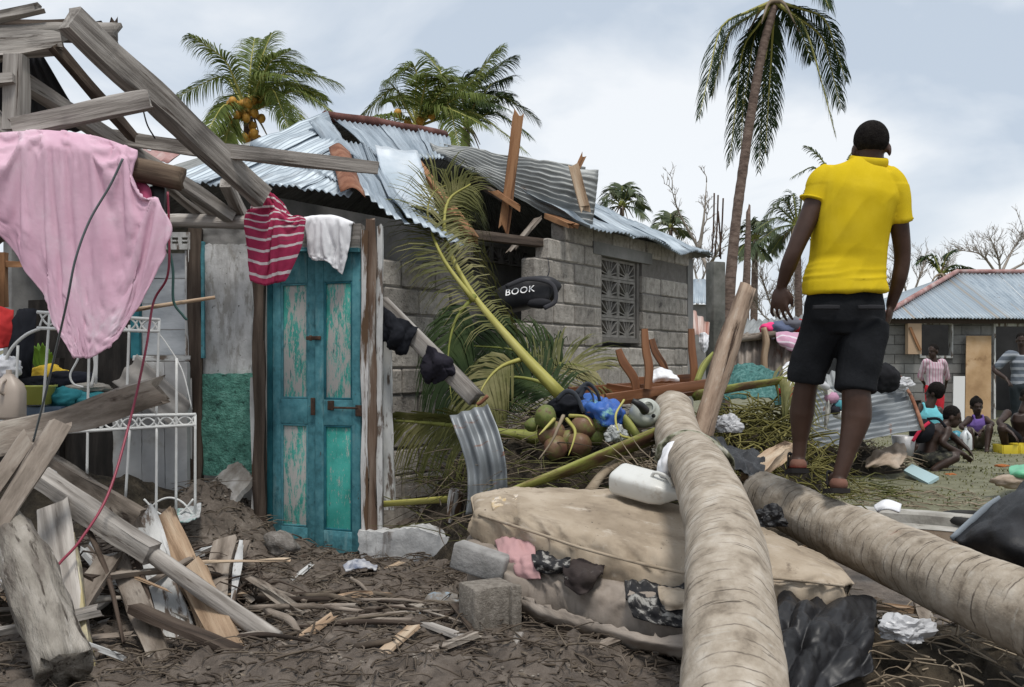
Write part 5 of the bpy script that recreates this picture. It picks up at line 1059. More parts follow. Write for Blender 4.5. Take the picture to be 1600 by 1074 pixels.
mk('foam', surf([[(768, 786, 4.66), (785, 780, 4.72), (812, 778, 4.76)], [(768, 794, 4.58), (786, 790, 4.62), (806, 786, 4.68)], [(770, 799, 4.54), (784, 796, 4.58), (800, 792, 4.62)]], 14, 10, th=.02, wr=.01, wf=20, seed=3), M('yellow foam', [(.45, .30, .10), (.6, .55, .5)], 14, bump=.5), mt_)
mk('torn_ticking', surf([[(770, 912, 4.18), (830, 938, 4.05), (910, 965, 3.92), (1010, 990, 3.74), (1100, 1004, 3.66)], [(790, 935, 4.14), (850, 962, 4.0), (930, 985, 3.88), (1010, 1004, 3.7), (1100, 1015, 3.62)], [(806, 952, 4.16), (862, 976, 4.04), (940, 1000, 3.92), (1010, 1018, 3.76), (1100, 1030, 3.66)]], 60, 14, th=.005, wr=.014, wf=7, seed=6, edge=.02), grey_t, None, 'ragged strip of ticking hanging from the lower mattress', 'fabric')
# concrete block with end recess
cb = box(P(762, 950, 4.05), (.20, .16, .21), rz=.5, bev=.01); b2 = M('sandy concrete block', [(.15, .13, .11), (.22, .195, .165), (.30, .27, .235)], 40, coord='object', bump=1, bscale=110)
blk = empty('concrete_block', P(762, 990, 4.05), 'sandy concrete block propping the corner of the mattresses', 'block')
mk('core', cb, b2, blk, smooth='auto')
for o in (-.085, .085):
    c = P(762, 950, 4.05)+rotm(rz=.5) @ Vector((o, -.085, 0)); mk('rib', box(c, (.05, .035, .21), rz=.5, bev=.008), b2, blk, smooth='auto')
mk('concrete_slab', box(P(752, 878, 4.28), (.26, .10, .12), rz=-.4, ry=.22, bev=.012), M('grey mortar lump', [(.17, .165, .155), (.26, .25, .24), (.34, .33, .315)], 9, coord='object', bump=.8), None, 'grey concrete slab wedged at the left end of the mattresses', 'slab')
floral = M('black and white floral cloth', [(.02, .02, .022), (.04, .038, .038), (.30, .29, .27)], 20, bump=.4, contrast=(.45, .6))
brownf = M('dark brown patterned cloth', [(.022, .016, .015), (.04, .03, .028), (.05, .04, .036)], 5, bump=.4, layers=[((.35, .33, .30), 13, .64, .68, (1, 1, 1))])
dirtyp = cloth_m('dusty pink cotton', (.42, .25, .25), dirt=(.25, .19, .17))
def rag(name, ctrl, m_, label, seed, wr=.025, wf=9, cat='cloth', nu=24, nv=22): return mk(name, surf(ctrl, nu, nv, th=.008, wr=wr, wf=wf, seed=seed), m_, None, label, cat)
rag('pink_rag', [[(772, 842, 4.5), (800, 842, 4.42), (835, 852, 4.3)], [(782, 868, 4.28), (805, 872, 4.22), (838, 880, 4.16)], [(800, 898, 4.22), (812, 905, 4.18), (845, 905, 4.12)]], dirtyp, 'dusty pink rag hanging between the two mattresses', 3)
rag('floral_rag', [[(828, 855, 4.4), (855, 858, 4.32), (892, 868, 4.24)], [(832, 875, 4.16), (858, 880, 4.1), (890, 884, 4.06)], [(842, 895, 4.14), (862, 898, 4.1), (882, 894, 4.08)]], floral, 'black and white floral rag between the two mattresses', 4)
rag('brown_rag', [[(885, 865, 4.3), (910, 872, 4.22), (945, 885, 4.14)], [(880, 890, 4.06), (910, 895, 4.0), (940, 895, 4.0)], [(885, 915, 4.02), (905, 930, 3.96), (925, 920, 3.98)]], brownf, 'dark brown patterned rag hanging between the mattresses', 5)
rag('dark_blanket', [[(975, 905, 4.1), (1015, 912, 4.02), (1080, 915, 3.95)], [(980, 935, 3.86), (1020, 945, 3.8), (1080, 950, 3.74)], [(990, 965, 3.8), (1030, 975, 3.73), (1085, 980, 3.68)]], floral, 'dark patterned blanket rolled beside the near trunk', 6, .03)
rag('beige_rag', [[(1028, 918, 3.9), (1050, 918, 3.86), (1085, 920, 3.82)], [(1030, 935, 3.76), (1050, 938, 3.7), (1085, 938, 3.68)], [(1036, 945, 3.75), (1050, 952, 3.7), (1080, 948, 3.68)]], beige, 'folded beige rag against the near trunk', 7, .015)
mk('plastic_sheet', surf([[(1215, 925, 3.9), (1270, 920, 3.95), (1320, 925, 4.0), (1370, 940, 4.0)], [(1215, 960, 3.6), (1260, 955, 3.6), (1310, 965, 3.65), (1370, 968, 3.7)], [(1210, 1010, 3.4), (1260, 1000, 3.4), (1310, 1005, 3.45), (1365, 990, 3.55)], [(1210, 1090, 3.2), (1260, 1080, 3.2), (1310, 1070, 3.3), (1365, 1050, 3.4)]], 70, 70, th=.003, wr=.012, wf=9, seed=5, fn=lambda u, v: crease(u, v, ((.5, 3.1, .2, .035), (-.7, 2.6, .5, .03), (1.4, 3.7, .3, .018)), 4)), plastic_blk, None, 'crumpled black plastic sheet between the two fallen trunks', 'plastic sheet')
def crumple(c, r, seed, sub=4):
    V0, Fc = ico(sub); V = []; rng = random.Random(seed)
    for v in V0:
        q = v*1.5+Vector((seed*3.1, seed, 0)); k = .78+.5*noise.noise(q)+.30*abs(noise.noise(q*2.2+Vector((5, 0, 0))))+.16*abs(noise.noise(q*5))
        p = Vector((v.x*r[0], v.y*r[1], v.z*r[2]))*k; p.z = max(p.z, -r[2]*.6); V.append(Vector(c)+p)
    return V, Fc, [tuple(v*.3) for v in V0]
crump_w = plastic('crumpled white plastic', (.46, .46, .47), rough=.35)
mk('white_bag', crumple(P(1415, 985, 3.55), (.10, .08, .055), 3), crump_w, None, 'crumpled whitish plastic bag under the right hand trunk', 'bag', smooth=False)
mk('black_bag', crumple(P(1202, 810, 4.6), (.085, .06, .06), 8), plastic_blk, None, 'small knotted black plastic bag between the trunks', 'bag', smooth=False)
# jerrycan on the mattress
wpl = plastic('dirty white polythene', (.60, .60, .57), dirt=(.36, .31, .25))
def can(name, a, b, w_, h_, m_, label, cat='jerrycan', up=(0, 0, 1), prof=((0, .80), (.02, .92), (.06, 1), (.62, 1), (.78, .86), (.9, .52), (.96, .34), (1, .30)), cap=None, capm=None):
    a, b = P(*a) if not isinstance(a, Vector) else a, P(*b) if not isinstance(b, Vector) else b; d = b-a; T = d.normalized(); S = T.cross(Vector(up)).normalized(); U = S.cross(T); V, R, Fc = [], [], []; n = 24
    for t, k in prof:
        for i in range(n):
            an = math.tau*i/n; ca, sa = math.cos(an), math.sin(an); q = 2/4.5
            x = math.copysign(abs(ca)**q, ca)*w_/2*k; y = math.copysign(abs(sa)**q, sa)*h_/2*k; V.append(a+d*t+S*x+U*y); R.append((x, y, t*d.length))
    for k in range(len(prof)-1):
        for i in range(n): j = (i+1) % n; Fc.append((k*n+i, k*n+j, (k+1)*n+j, (k+1)*n+i))
    Fc.append(tuple(reversed(range(n)))); Fc.append(tuple((len(prof)-1)*n+i for i in range(n)))
    root = empty(name, (a.x, a.y, min(a.z, b.z)-h_/2), label, cat); mk('body', (V, Fc, R), m_, root, smooth='auto')
    mk('cap', tube([b-T*.005, b+T*.025], [h_*.14, h_*.13], 14, 2), capm or m_, root, smooth='auto')
    hd = [a+d*.55+U*h_*.42, a+d*.62+U*h_*.72, a+d*.80+U*h_*.66, a+d*.88+U*h_*.30]; mk('handle', tube(hd, h_*.07, 8, 12), m_, root)
    return root
can('jerrycan', (962, 746, 4.82), (1064, 774, 4.62), .17, .12, wpl, 'dirty white jerrycan lying on the mattress beside the near trunk', up=(0, -.4, .9))
# ------------------------------------------------------------------ right-hand house across the yard
hr = empty('far_house', P(1520, 650, 20.5), 'grey block house with pale tin hip roof across the yard', 'house')
dW = 20.0
def FH(px, z, d=dW): return Vector(((px-CX)/F*d, d, z))
fx0, fx1 = 1368, 1760
wx0, wx1, wzz0, wzz1 = 1440, 1487, 1.37, 2.02       # window opening
dx0, dx1, dz1 = 1556, 1622, 1.98                    # door opening
farblk = M('dark far block', [(.13, .125, .12), (.19, .185, .175), (.24, .235, .225)], 2.2, coord='object', bump=.5, vary=.18)
fcore = []
def fpane(a, b, z0, z1, d=dW): return quadbox(FH(a, z0, d), FH(b, z0, d), FH(b, z1, d), FH(a, z1, d), .15)
for a, b, z0, z1 in ((fx0, wx0, 0, 2.2), (wx0, wx1, 0, wzz0), (wx0, wx1, wzz1, 2.2), (wx1, dx0, 0, 2.2), (dx0, dx1, dz1, 2.2), (dx1, fx1, 0, 2.2)): fcore.append(fpane(a, b, z0, z1, dW+.02))
fw = mk('wall', join(*fcore), M('far mortar', [(.10, .095, .09), (.15, .145, .14)], 4, coord='object', bump=.3), hr, smooth=False)
fbm = bpy.data.meshes.new('block'); g = box((0, 0, 0), (.385, .1, .185)); fbm.from_pydata([tuple(v) for v in g[0]], [], g[1]); fbm.materials.append(farblk)
rb = random.Random(8)
for r in range(11):
    t = FH(fx0, 0).x-(.2 if r % 2 else 0)
    while t < FH(fx1, 0).x:
        a, b, z0 = t, t+.4, r*.2; segs_ = [(max(a, FH(fx0, 0).x), b)]
        for (oa, ob, o0, o1) in ((wx0, wx1, wzz0, wzz1), (dx0, dx1, 0, dz1)):
            if z0+.19 > o0 and z0+.01 < o1:
                A_, B_ = FH(oa, 0).x, FH(ob, 0).x; ns = []
                for (s0, s1) in segs_:
                    if s1 <= A_ or s0 >= B_: ns.append((s0, s1))
                    else:
                        if s0 < A_: ns.append((s0, A_))
                        if s1 > B_: ns.append((B_, s1))
                segs_ = ns
        for s0, s1 in segs_:
            if s1-s0 > .08:
                o = link('block', fbm, ((s0+s1)/2, dW+.055+rb.uniform(-.006, .006), z0+.1), fw); o.scale = ((s1-s0-.014)/.385, 1, 1)
        t += .4
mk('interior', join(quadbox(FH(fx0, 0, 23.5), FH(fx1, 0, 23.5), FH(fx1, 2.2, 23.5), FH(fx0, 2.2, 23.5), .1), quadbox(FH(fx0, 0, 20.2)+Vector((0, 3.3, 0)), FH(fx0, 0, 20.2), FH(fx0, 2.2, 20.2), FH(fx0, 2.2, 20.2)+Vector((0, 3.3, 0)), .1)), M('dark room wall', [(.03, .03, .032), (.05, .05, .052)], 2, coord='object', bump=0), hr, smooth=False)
rE0, rE1, rP, rR = FH(1376, 2.13, 19.6), FH(1800, 2.13, 19.6), FH(1496, 3.28, 22.2), FH(1800, 3.28, 22.2)
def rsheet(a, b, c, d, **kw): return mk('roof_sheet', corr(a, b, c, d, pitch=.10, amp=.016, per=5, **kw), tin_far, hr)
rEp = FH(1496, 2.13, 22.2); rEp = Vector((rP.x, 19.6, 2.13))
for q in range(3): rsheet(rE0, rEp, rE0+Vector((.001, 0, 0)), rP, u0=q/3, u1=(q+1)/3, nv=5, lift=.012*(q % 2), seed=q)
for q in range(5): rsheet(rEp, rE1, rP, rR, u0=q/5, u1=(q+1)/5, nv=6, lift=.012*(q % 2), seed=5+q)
rsheet(rE0, Vector((rE0.x, 24.8, 2.13)), rP, rP+Vector((0, .02, 0)), nv=4, seed=12)
mk('hip_cap', tube([rE0+Vector((0, 0, .05)), rP+Vector((0, 0, .06))], .055, 8, 12, rough=.12, seed=1), red_cap, hr); mk('ridge_cap', tube([rP+Vector((0, 0, .05)), rR+Vector((0, 0, .05))], .05, 8, 12, rough=.12, seed=2), red_cap, hr)
mk('fascia', quadbox(FH(1376, 2.03, 19.75), FH(1800, 2.03, 19.75), FH(1800, 2.115, 19.75), FH(1376, 2.115, 19.75), .04), wood_dark, hr, smooth=False)
wf = [fpane(wx0-2, wx1+2, wzz0-.05, wzz0, 19.96), fpane(wx0-2, wx1+2, wzz1, wzz1+.05, 19.96), fpane(wx1, wx1+2.5, wzz0, wzz1, 19.96), fpane(wx0-2.5, wx0, wzz0, wzz1, 19.96)]
mk('window_frame', join(*wf), wood_white, hr, smooth=False)
sh = mk('shutter', fpane(1419, 1440, 1.40, 2.03, 19.72), wood_pale, hr, smooth=False)
mk('brace', beam(FH(1422, 1.95, 19.70), FH(1438, 1.48, 19.70), .05, .03, up=(0, -1, 0), segs=3), wood_brown, sh, smooth=False)
mk('door_frame', join(fpane(dx0-3, dx0, 0, dz1, 19.95), fpane(dx0-3, dx1+3, dz1, dz1+.06, 19.95), fpane(dx1, dx1+3, 0, dz1, 19.95)), wood_white, hr, smooth=False)
mk('plywood_board', quadbox(FH(1508, .05, 19.5), FH(1548, .0, 19.5), FH(1549, 1.78, 19.85), FH(1510, 1.78, 19.85), .02), M('stained plywood', [(.28, .175, .09), (.38, .25, .135), (.44, .31, .19)], 2.5, coord='object', bump=.1, layers=[((.2, .12, .06), 3, .58, .68, (1, 1, 1))]), None, 'tall stained plywood board leaning on the far house wall', 'board', smooth=False)
mk('grey_board', quadbox(FH(1489, .02, 19.3), FH(1507, .02, 19.3), FH(1508, .95, 19.6), FH(1490, .95, 19.6), .03), wood_white, None, 'short weathered board leaning left of the plywood board', 'board', smooth=False)
# concrete pillar with reinforcing bars, small shed, zinc scraps
pil = empty('concrete_pillar', P(1118, 640, 13.5), 'unfinished concrete pillar with bare reinforcing bars beside the tall palm', 'pillar')
pd = 13.5; pc = P(1118, 500, pd)
mk('shaft', box((pc.x, pd, 1.32), (.20, .20, 2.65), rz=.4, bev=.015), M('mossy dark concrete', [(.06, .062, .055), (.11, .11, .098), (.16, .158, .145)], 5, coord='object', bump=.6), pil, smooth='auto')
for i, (a, b) in enumerate((((1112, 403), (1116, 302)), ((1117, 400), (1122, 305)), ((1124, 402), (1130, 310)), ((1126, 405), (1122, 330)))):
    mk('reinforcing_bar', tube([P(a[0], a[1], pd), P((a[0]+b[0])/2+1, (a[1]+b[1])/2, pd), P(b[0], b[1], pd)], .012, 6, 6), iron, pil)
shed = empty('small_shed', P(1090, 620, 17), 'small shed with pale blue roof seen between house and pillar', 'shed')
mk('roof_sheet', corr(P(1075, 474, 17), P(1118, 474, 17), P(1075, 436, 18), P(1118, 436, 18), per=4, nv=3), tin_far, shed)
mk('wall', quadbox(P(1072, 620, 17.2), P(1120, 620, 17.2), P(1120, 476, 17.2), P(1072, 476, 17.2), .1), plaster_dark, shed, smooth=False)
mk('zinc_sheet', corr(P(1082, 520, 13), P(1106, 532, 13), P(1076, 478, 13.4), P(1108, 505, 13.4), pitch=.12, amp=.02, nv=4), M('red striped zinc', [(.28, .12, .09), (.45, .32, .28), (.6, .55, .52)], 3, (8, .2, 1), bump=.1), None, 'reddish zinc sheet tilted between the house corner and the pillar', 'iron sheet')
rag('white_rag', [[(1092, 522, 10.5), (1100, 520, 10.4), (1108, 524, 10.5)], [(1092, 535, 10.4), (1100, 538, 10.3), (1106, 536, 10.4)], [(1095, 548, 10.4), (1100, 552, 10.3), (1104, 548, 10.4)]], white_c, 'white rag caught beside the house corner', 41, .02)
# leaning shack of old zinc with clothes on it
mk('zinc_fence', corr(P(1130, 600, 12.5), P(1262, 600, 12.0), P(1135, 520, 12.9), P(1262, 528, 12.4), pitch=.10, amp=.018, nv=8, seed=6, dent=.03), tin_brown, None, 'brown corrugated zinc panel standing behind the stem heap', 'iron sheet')
mk('zinc_roof', corr(P(1142, 530, 12.6), P(1262, 528, 12.3), P(1168, 500, 13.6), P(1262, 496, 13.4), pitch=.10, amp=.018, nv=6, seed=7, dent=.03), tin_old, None, 'low zinc roof flap above the brown zinc panel', 'iron sheet')
mk('forked_pole', tube([P(1195, 605, 12.1), P(1194, 560, 12.1), P(1197, 535, 12.1), P(1193, 512, 12.1)], [.045, .045, .05, .035], 8, 14, rough=.2), wood_pale, None, 'pale forked pole holding up the zinc shack', 'pole')
mk('pole', tube([P(1142, 530, 12.2), P(1180, 526, 12.2), P(1225, 520, 12.2)], .045, 8, 8, rough=.2), wood_mud, None, 'horizontal pole across the front of the zinc shack', 'pole')
for i, (c, r_, m_, lb) in enumerate((((1204, 514), (.12, .1, .07), cloth_m('hot pink cloth', (.75, .06, .2)), 'hot pink cloth on the zinc shack roof'), ((1218, 514), (.16, .14, .08), cloth_m('denim cloth', (.10, .12, .19)), 'blue denim bundle on the zinc shack roof'), ((1238, 508), (.15, .12, .08), cloth_m('grey jersey', (.12, .12, .14)), 'grey clothes bundle on the zinc shack roof'), ((1250, 512), (.10, .1, .1), cloth_m('red cloth', (.42, .03, .035)), 'red cloth on the zinc shack beside the shorts'))):
    mk('clothes_bundle', blob(P(c[0], c[1], 12.3), r_, 3, .3, 1.6, i, .2), m_, None, lb, 'clothes')
rag('pink_towel', [[(1212, 522, 12.1), (1232, 518, 12.1), (1256, 518, 12.1)], [(1214, 534, 11.95), (1234, 534, 11.9), (1256, 540, 11.9)], [(1220, 540, 11.95), (1240, 550, 11.9), (1258, 556, 11.9)]], M('mauve striped towel', [(.45, .24, .34), (.55, .33, .42)], 3, bump=.2, bands=(1, 9, .4, .65, (.62, .55, .60))), 'mauve striped towel hanging off the zinc shack', 43, .03, 4)
netm = M('turquoise netting', [(.02, .06, .055), (.05, .145, .135), (.12, .23, .215)], 30, bump=.3)
rag('turquoise_net', [[(1132, 572, 9.6), (1160, 566, 9.7), (1192, 572, 9.8), (1215, 585, 9.8)], [(1128, 590, 9.3), (1160, 588, 9.3), (1195, 590, 9.4), (1220, 600, 9.4)], [(1126, 620, 9.0), (1160, 622, 9.0), (1195, 625, 9.0), (1222, 630, 9.0)]], netm, 'turquoise net heaped in front of the zinc shack', 44, .09, 3.5, 'net')
rag('white_rag', [[(1225, 572, 9.2), (1240, 560, 9.2), (1252, 552, 9.2)], [(1222, 592, 9.0), (1240, 585, 9.0), (1255, 580, 9.0)], [(1226, 606, 9.0), (1240, 604, 8.9), (1252, 600, 9.0)]], white_c, 'white rag spread left of the man shorts', 45, .03, 6)
mk('red_rag', blob(P(1234, 612, 9.0), (.09, .08, .06), 3, .3, 1.6, 4, .2), cloth_m('bright red rag', (.5, .02, .03)), None, 'small red rag below the white rag beside the man', 'cloth')
# rusty sheet with rubbish
mk('rusty_sheet', corr(P(1272, 703, 9.6), P(1262, 612, 10.2), P(1442, 672, 9.9), P(1405, 586, 10.7), pitch=.085, amp=.018, nv=24, seed=9, dent=.03), tin_streak, None, 'corrugated sheet with rusty edge propped behind the man legs', 'iron sheet')
mk('rust_edge', tube([P(1443, 672, 9.86), P(1428, 630, 10.2), P(1406, 588, 10.66)], .018, 6, 14, rough=.4), tin_rust, None, 'rusted rim along the right edge of the propped sheet', 'rim')
mk('zinc_sheet', corr(P(1270, 622, 10.3), P(1340, 590, 10.5), P(1262, 600, 10.8), P(1336, 560, 11.0), pitch=.085, amp=.016, nv=8, seed=10), tin_old, None, 'grey zinc sheet sticking up between the man knees', 'iron sheet')
mk('black_bag', blob(P(1384, 592, 9.9), (.13, .11, .14), 4, .2, 1.6, 5, .12), cloth_m('black bag cloth', (.014, .014, .016)), None, 'black bag on top of the propped rusty sheet', 'bag')
mk('white_bag', crumple(P(1405, 602, 10.3), (.13, .1, .09), 6), crump_w, None, 'crumpled white plastic bag on the corner of the rusty sheet', 'bag', smooth=False)
rag('rope_rag', [[(1284, 604, 9.3), (1294, 606, 9.25), (1302, 612, 9.3)], [(1290, 630, 9.25), (1295, 632, 9.2), (1299, 636, 9.25)], [(1288, 668, 9.25), (1290, 672, 9.2), (1292, 668, 9.25)]], M('frayed pale rag', [(.35, .34, .31), (.5, .49, .46)], 3, bump=.3), 'frayed pale rag hanging over the sheet between the man legs', 46, .015)
mk('white_shoe', blob(P(1282, 602, 9.2), (.09, .06, .05), 3, .2, 1.5, 9, rot=rotm(0, .4, 0)), crump_w, None, 'white shoe lying between the man knees', 'shoe')
for i, (c, col, lb) in enumerate((((1300, 622), (.45, .25, .35), 'pink scrap of clothing between the man legs'), ((1312, 634), (.08, .28, .33), 'teal scrap of clothing between the man legs'), ((1314, 648), (.6, .6, .58), 'white card scrap beside the man right calf'), ((1306, 640), (.03, .03, .04), 'black scrap of clothing between the man legs'))):
    mk('clothing_scrap', blob(P(c[0], c[1], 9.25), (.06, .05, .045), 2, .3, 2, i, .2), cloth_m('scrap%d' % i, col), None, lb, 'cloth')
tan = M('tan woven sack', [(.26, .20, .15), (.36, .285, .22), (.44, .36, .29)], 4, bump=.4)
rag('tan_sack', [[(1352, 718, 10.0), (1375, 700, 10.1), (1400, 694, 10.2), (1418, 698, 10.3)], [(1352, 730, 9.85), (1378, 716, 9.8), (1400, 708, 9.9), (1416, 712, 10.0)], [(1360, 732, 9.85), (1382, 728, 9.75), (1400, 734, 9.75), (1412, 722, 9.9)]], tan, 'tan woven sack lying below the rusty sheet', 47, .05, 4, 'sack')
mk('aqua_board', quadbox(P(1412, 735, 9.9), P(1450, 755, 9.35), P(1467, 745, 9.5), P(1425, 725, 10.1), .03), plastic('aqua board', (.38, .52, .54), rough=.6), None, 'pale aqua board lying on the grass', 'board', smooth=False)
mk('white_tub', lathe([(0, 0), (.10, 0), (.13, .22), (.125, .22), (.095, .02), (0, .02)], P(1412, 712, 10.6), 20), crump_w, None, 'white bucket half hidden behind the tan sack', 'bucket')
mk('black_sack', surf([[(1075, 672, 5.9), (1100, 668, 6.1), (1130, 690, 6.2), (1180, 702, 6.3)], [(1105, 690, 5.5), (1130, 700, 5.55), (1160, 715, 5.7), (1195, 718, 5.8)], [(1140, 720, 5.2), (1160, 735, 5.2), (1175, 745, 5.3), (1195, 740, 5.4)]], 36, 30, th=.004, wr=.05, wf=6, seed=15), plastic_blk, None, 'black plastic sack slumped between the two fallen trunks', 'bag')
timber('driftwood', (1172, 742, 5.6), (1232, 698, 6.2), .10, .06, wood_pale, 'split driftwood log behind the end of the right hand trunk', 31, cat='log', group=None, warp=.03)
mk('white_bag', crumple(P(1137, 665, 6.7), (.10, .07, .08), 12), crump_w, None, 'torn white plastic bag on the stem heap', 'bag', smooth=False)
# table, jug, bags
tb = empty('wooden_table', P(1010, 625, 6.9), 'overturned brown wooden table with its four legs in the air', 'table')
td = 6.8
def tleg(pts, r_): mk('leg', tube([P(*q) for q in pts], r_, 8, 16, prof=[(.9, .9), (0, 1.05), (-.9, .9), (-1.05, 0), (-.9, -.9), (0, -1.05), (.9, -.9), (1.05, 0)]), wood_table, tb, smooth='auto')
tleg([(966, 546, 6.55), (974, 566, 6.55), (990, 590, 6.55), (994, 608, 6.55)], [.022, .03, .03, .026]); tleg([(1007, 514, 6.5), (1009, 545, 6.5), (1014, 575, 6.5), (1012, 608, 6.5)], [.022, .027, .029, .026])
tleg([(1018, 530, 7.1), (1024, 550, 7.1), (1036, 570, 7.1), (1042, 588, 7.1)], [.022, .027, .027, .024]); tleg([(1080, 514, 6.9), (1081, 545, 6.9), (1084, 575, 6.9), (1083, 604, 6.9)], [.022, .027, .027, .024])
def trail(a, b, w_, h_): mk('rail', beam(P(*a), P(*b), w_, h_, segs=6, warp=.002), wood_table, tb, smooth='auto')
trail((946, 623, 6.45), (1106, 600, 6.7), .03, .065); trail((888, 612, 7.0), (1000, 604, 7.2), .03, .065); trail((996, 597, 7.15), (1090, 592, 7.0), .03, .075); trail((950, 603, 7.05), (1030, 616, 6.6), .03, .04); trail((1000, 604, 6.6), (1088, 600, 6.75), .02, .03)
mk('tabletop', quadbox(P(930, 632, 6.5), P(1108, 610, 6.7), P(1090, 600, 7.3), P(905, 616, 7.2), .025), wood_table, tb, smooth=False)
rag('white_rag', [[(1018, 584, 7.0), (1032, 576, 7.0), (1050, 582, 7.0)], [(1018, 592, 6.9), (1034, 588, 6.88), (1060, 590, 6.9)], [(1020, 598, 6.9), (1036, 596, 6.9), (1062, 596, 6.9)]], white_c, 'white rag lying inside the overturned table', 51, .02)
can2 = plastic('pale grey polythene', (.42, .44, .40), dirt=(.3, .3, .26)); blackp = plastic('black rubber', (.012, .012, .013), rough=.5)
jug = empty('fuel_jug', P(1007, 672, 5.7), 'round grey fuel jug with black spout behind the near trunk', 'jug')
jm = rotm(rx=math.radians(78), rz=.15)
mk('body', lathe([(0, -.10), (.06, -.10), (.082, -.07), (.088, 0), (.084, .04), (.07, .07), (.045, .082), (.042, .075), (0, .075)], P(1008, 646, 5.7), 28, jm), can2, jug)
mk('collar', lathe([(.030, .07), (.044, .075), (.046, .09), (.03, .092)], P(1006, 640, 5.66), 24, jm), can2, jug)
mk('spout', tube([P(1008, 642, 5.55), P(1000, 633, 5.5), P(988, 626, 5.5)], [.028, .022, .014], 12, 10), blackp, jug); mk('vent_cap', blob(P(1021, 650, 5.6), .013, 2, 0), blackp, jug)
blue = M('blue printed bag', [(.02, .06, .24), (.035, .10, .36), (.05, .14, .42)], 3, rough=.4, bump=.3, layers=[((.22, .45, .42), 6, .58, .62, (1, 1, 1)), ((.45, .2, .08), 11, .66, .69, (1, 1, 1))])
rag('blue_bag', [[(902, 622, 6.0), (925, 616, 5.95), (948, 620, 5.9), (970, 632, 5.9)], [(908, 640, 5.8), (930, 636, 5.72), (952, 640, 5.7), (976, 648, 5.75)], [(925, 655, 5.8), (940, 664, 5.72), (955, 668, 5.72), (972, 660, 5.78)]], blue, 'blue printed bag lying between coconuts and grey jug', 52, .04, 7, 'bag', 30, 26)
bk = empty('black_bag', P(895, 655, 5.95), 'black bag with loose straps beside the coconuts', 'bag')
mk('body', blob(P(893, 636, 6.0), (.13, .09, .07), 4, .25, 1.8, 4, .14), navy, bk)
for i, pts in enumerate((((900, 615, 5.85), (918, 600, 5.85), (932, 612, 5.8), (938, 630, 5.8)), ((905, 622, 5.85), (915, 606, 5.85), (926, 618, 5.8), (928, 640, 5.75)), ((870, 625, 5.9), (885, 612, 5.85), (900, 618, 5.8), (912, 645, 5.75)))):
    mk('strap', tube([P(*q) for q in pts], .016, 6, 16, flat=.35), cloth_m('slate strap', (.045, .05, .06)), bk)
clear = plastic('clear crumpled film', (.30, .31, .30), rough=.25)
mk('plastic_film', crumple(P(963, 680, 5.55), (.08, .06, .06), 53), clear, None, 'greyish clear plastic film under the blue bag', 'plastic', smooth=False)
mk('cane_loop', tube([P(975, 625, 5.7), P(962, 650, 5.6), P(968, 678, 5.5), P(985, 685, 5.5)], .007, 6, 20), stem_y, None, 'thin cane loop curving over the blue bag', 'cane')
for i, pts in enumerate((((880, 650, 5.6), (872, 668, 5.5), (862, 690, 5.45), (842, 718, 5.4)), ((885, 655, 5.6), (898, 672, 5.5), (896, 690, 5.45), (888, 712, 5.4)), ((890, 650, 5.6), (915, 652, 5.5), (926, 666, 5.45)), ((866, 655, 5.6), (850, 672, 5.5), (842, 680, 5.48)))):
    mk('fruit_stem', tube([P(*q) for q in pts], [.012, .009, .006, .003], 6, 16, rough=.2, seed=i), stem_y if i != 0 else twig_m, None, ('longest pale fruit stem trailing down left over the coconuts', 'yellow fruit stem hanging down the middle of the coconuts', 'yellow fruit stem arching right over the coconuts', 'short fruit stem at the left of the coconut heap')[i], 'stem', 'coconut fruit stems')
# leaning broken post, cloths on the near trunk
mk('broken_post', tube([P(1094, 684, 5.9), P(1112, 622, 6.0), P(1132, 558, 6.1), P(1150, 502, 6.2), P(1165, 456, 6.25)], [.072, .068, .07, .066, .056], 9, 40, rough=.22, seed=12, jag=.06, prof=[(1, .1), (.7, .75), (.1, .8), (-.6, .85), (-1, .2), (-.75, -.6), (-.1, -.9), (.6, -.75)]), post_crack, None, 'broken barkless post leaning to the right behind the near trunk', 'post')
camo_cloth = M('camouflage print cotton', [(.05, .05, .03), (.17, .17, .11), (.33, .32, .25), (.42, .41, .36)], 16, bump=.4, contrast=(.38, .62))
mk('camouflage_cloth', tube([P(1026, 722, 5.0), P(1034, 700, 4.88), P(1060, 682, 4.82), P(1090, 682, 4.84), P(1118, 698, 4.86), P(1140, 716, 4.92), P(1146, 732, 5.0)], [.018, .032, .026, .030, .028, .022, .012], 12, 48, rough=.35, seed=3, flat=.7), camo_cloth, None, 'twisted camouflage cloth tied over the near palm trunk', 'cloth')
rag('white_shirt', [[(1042, 696, 4.74), (1052, 690, 4.72), (1062, 686, 4.76)], [(1032, 716, 4.72), (1044, 716, 4.66), (1058, 710, 4.7)], [(1026, 738, 4.72), (1038, 742, 4.66), (1052, 742, 4.7)], [(1030, 746, 4.74), (1038, 750, 4.7), (1048, 750, 4.72)]], white_c, 'white cloth hanging from the camouflage band on the trunk', 54, .012, 12)
twigs('root_fibres', 160, lambda r: (P(1012, 735, 5.0).x+r.uniform(-.12, .1), 5.0+r.uniform(-.1, .1), .62+r.uniform(-.1, .06)), twig_m, 'dry brown root fibres beside the near trunk', 9, (.08, .2), (.002, .004), .05, .2, .9)
mk('root', tube([P(920, 770, 5.1), P(945, 740, 5.3), P(985, 712, 5.5)], [.03, .025, .03], 8, 14, rough=.3, seed=3), twig_m, None, 'grey root stump behind the white jerrycan', 'root')
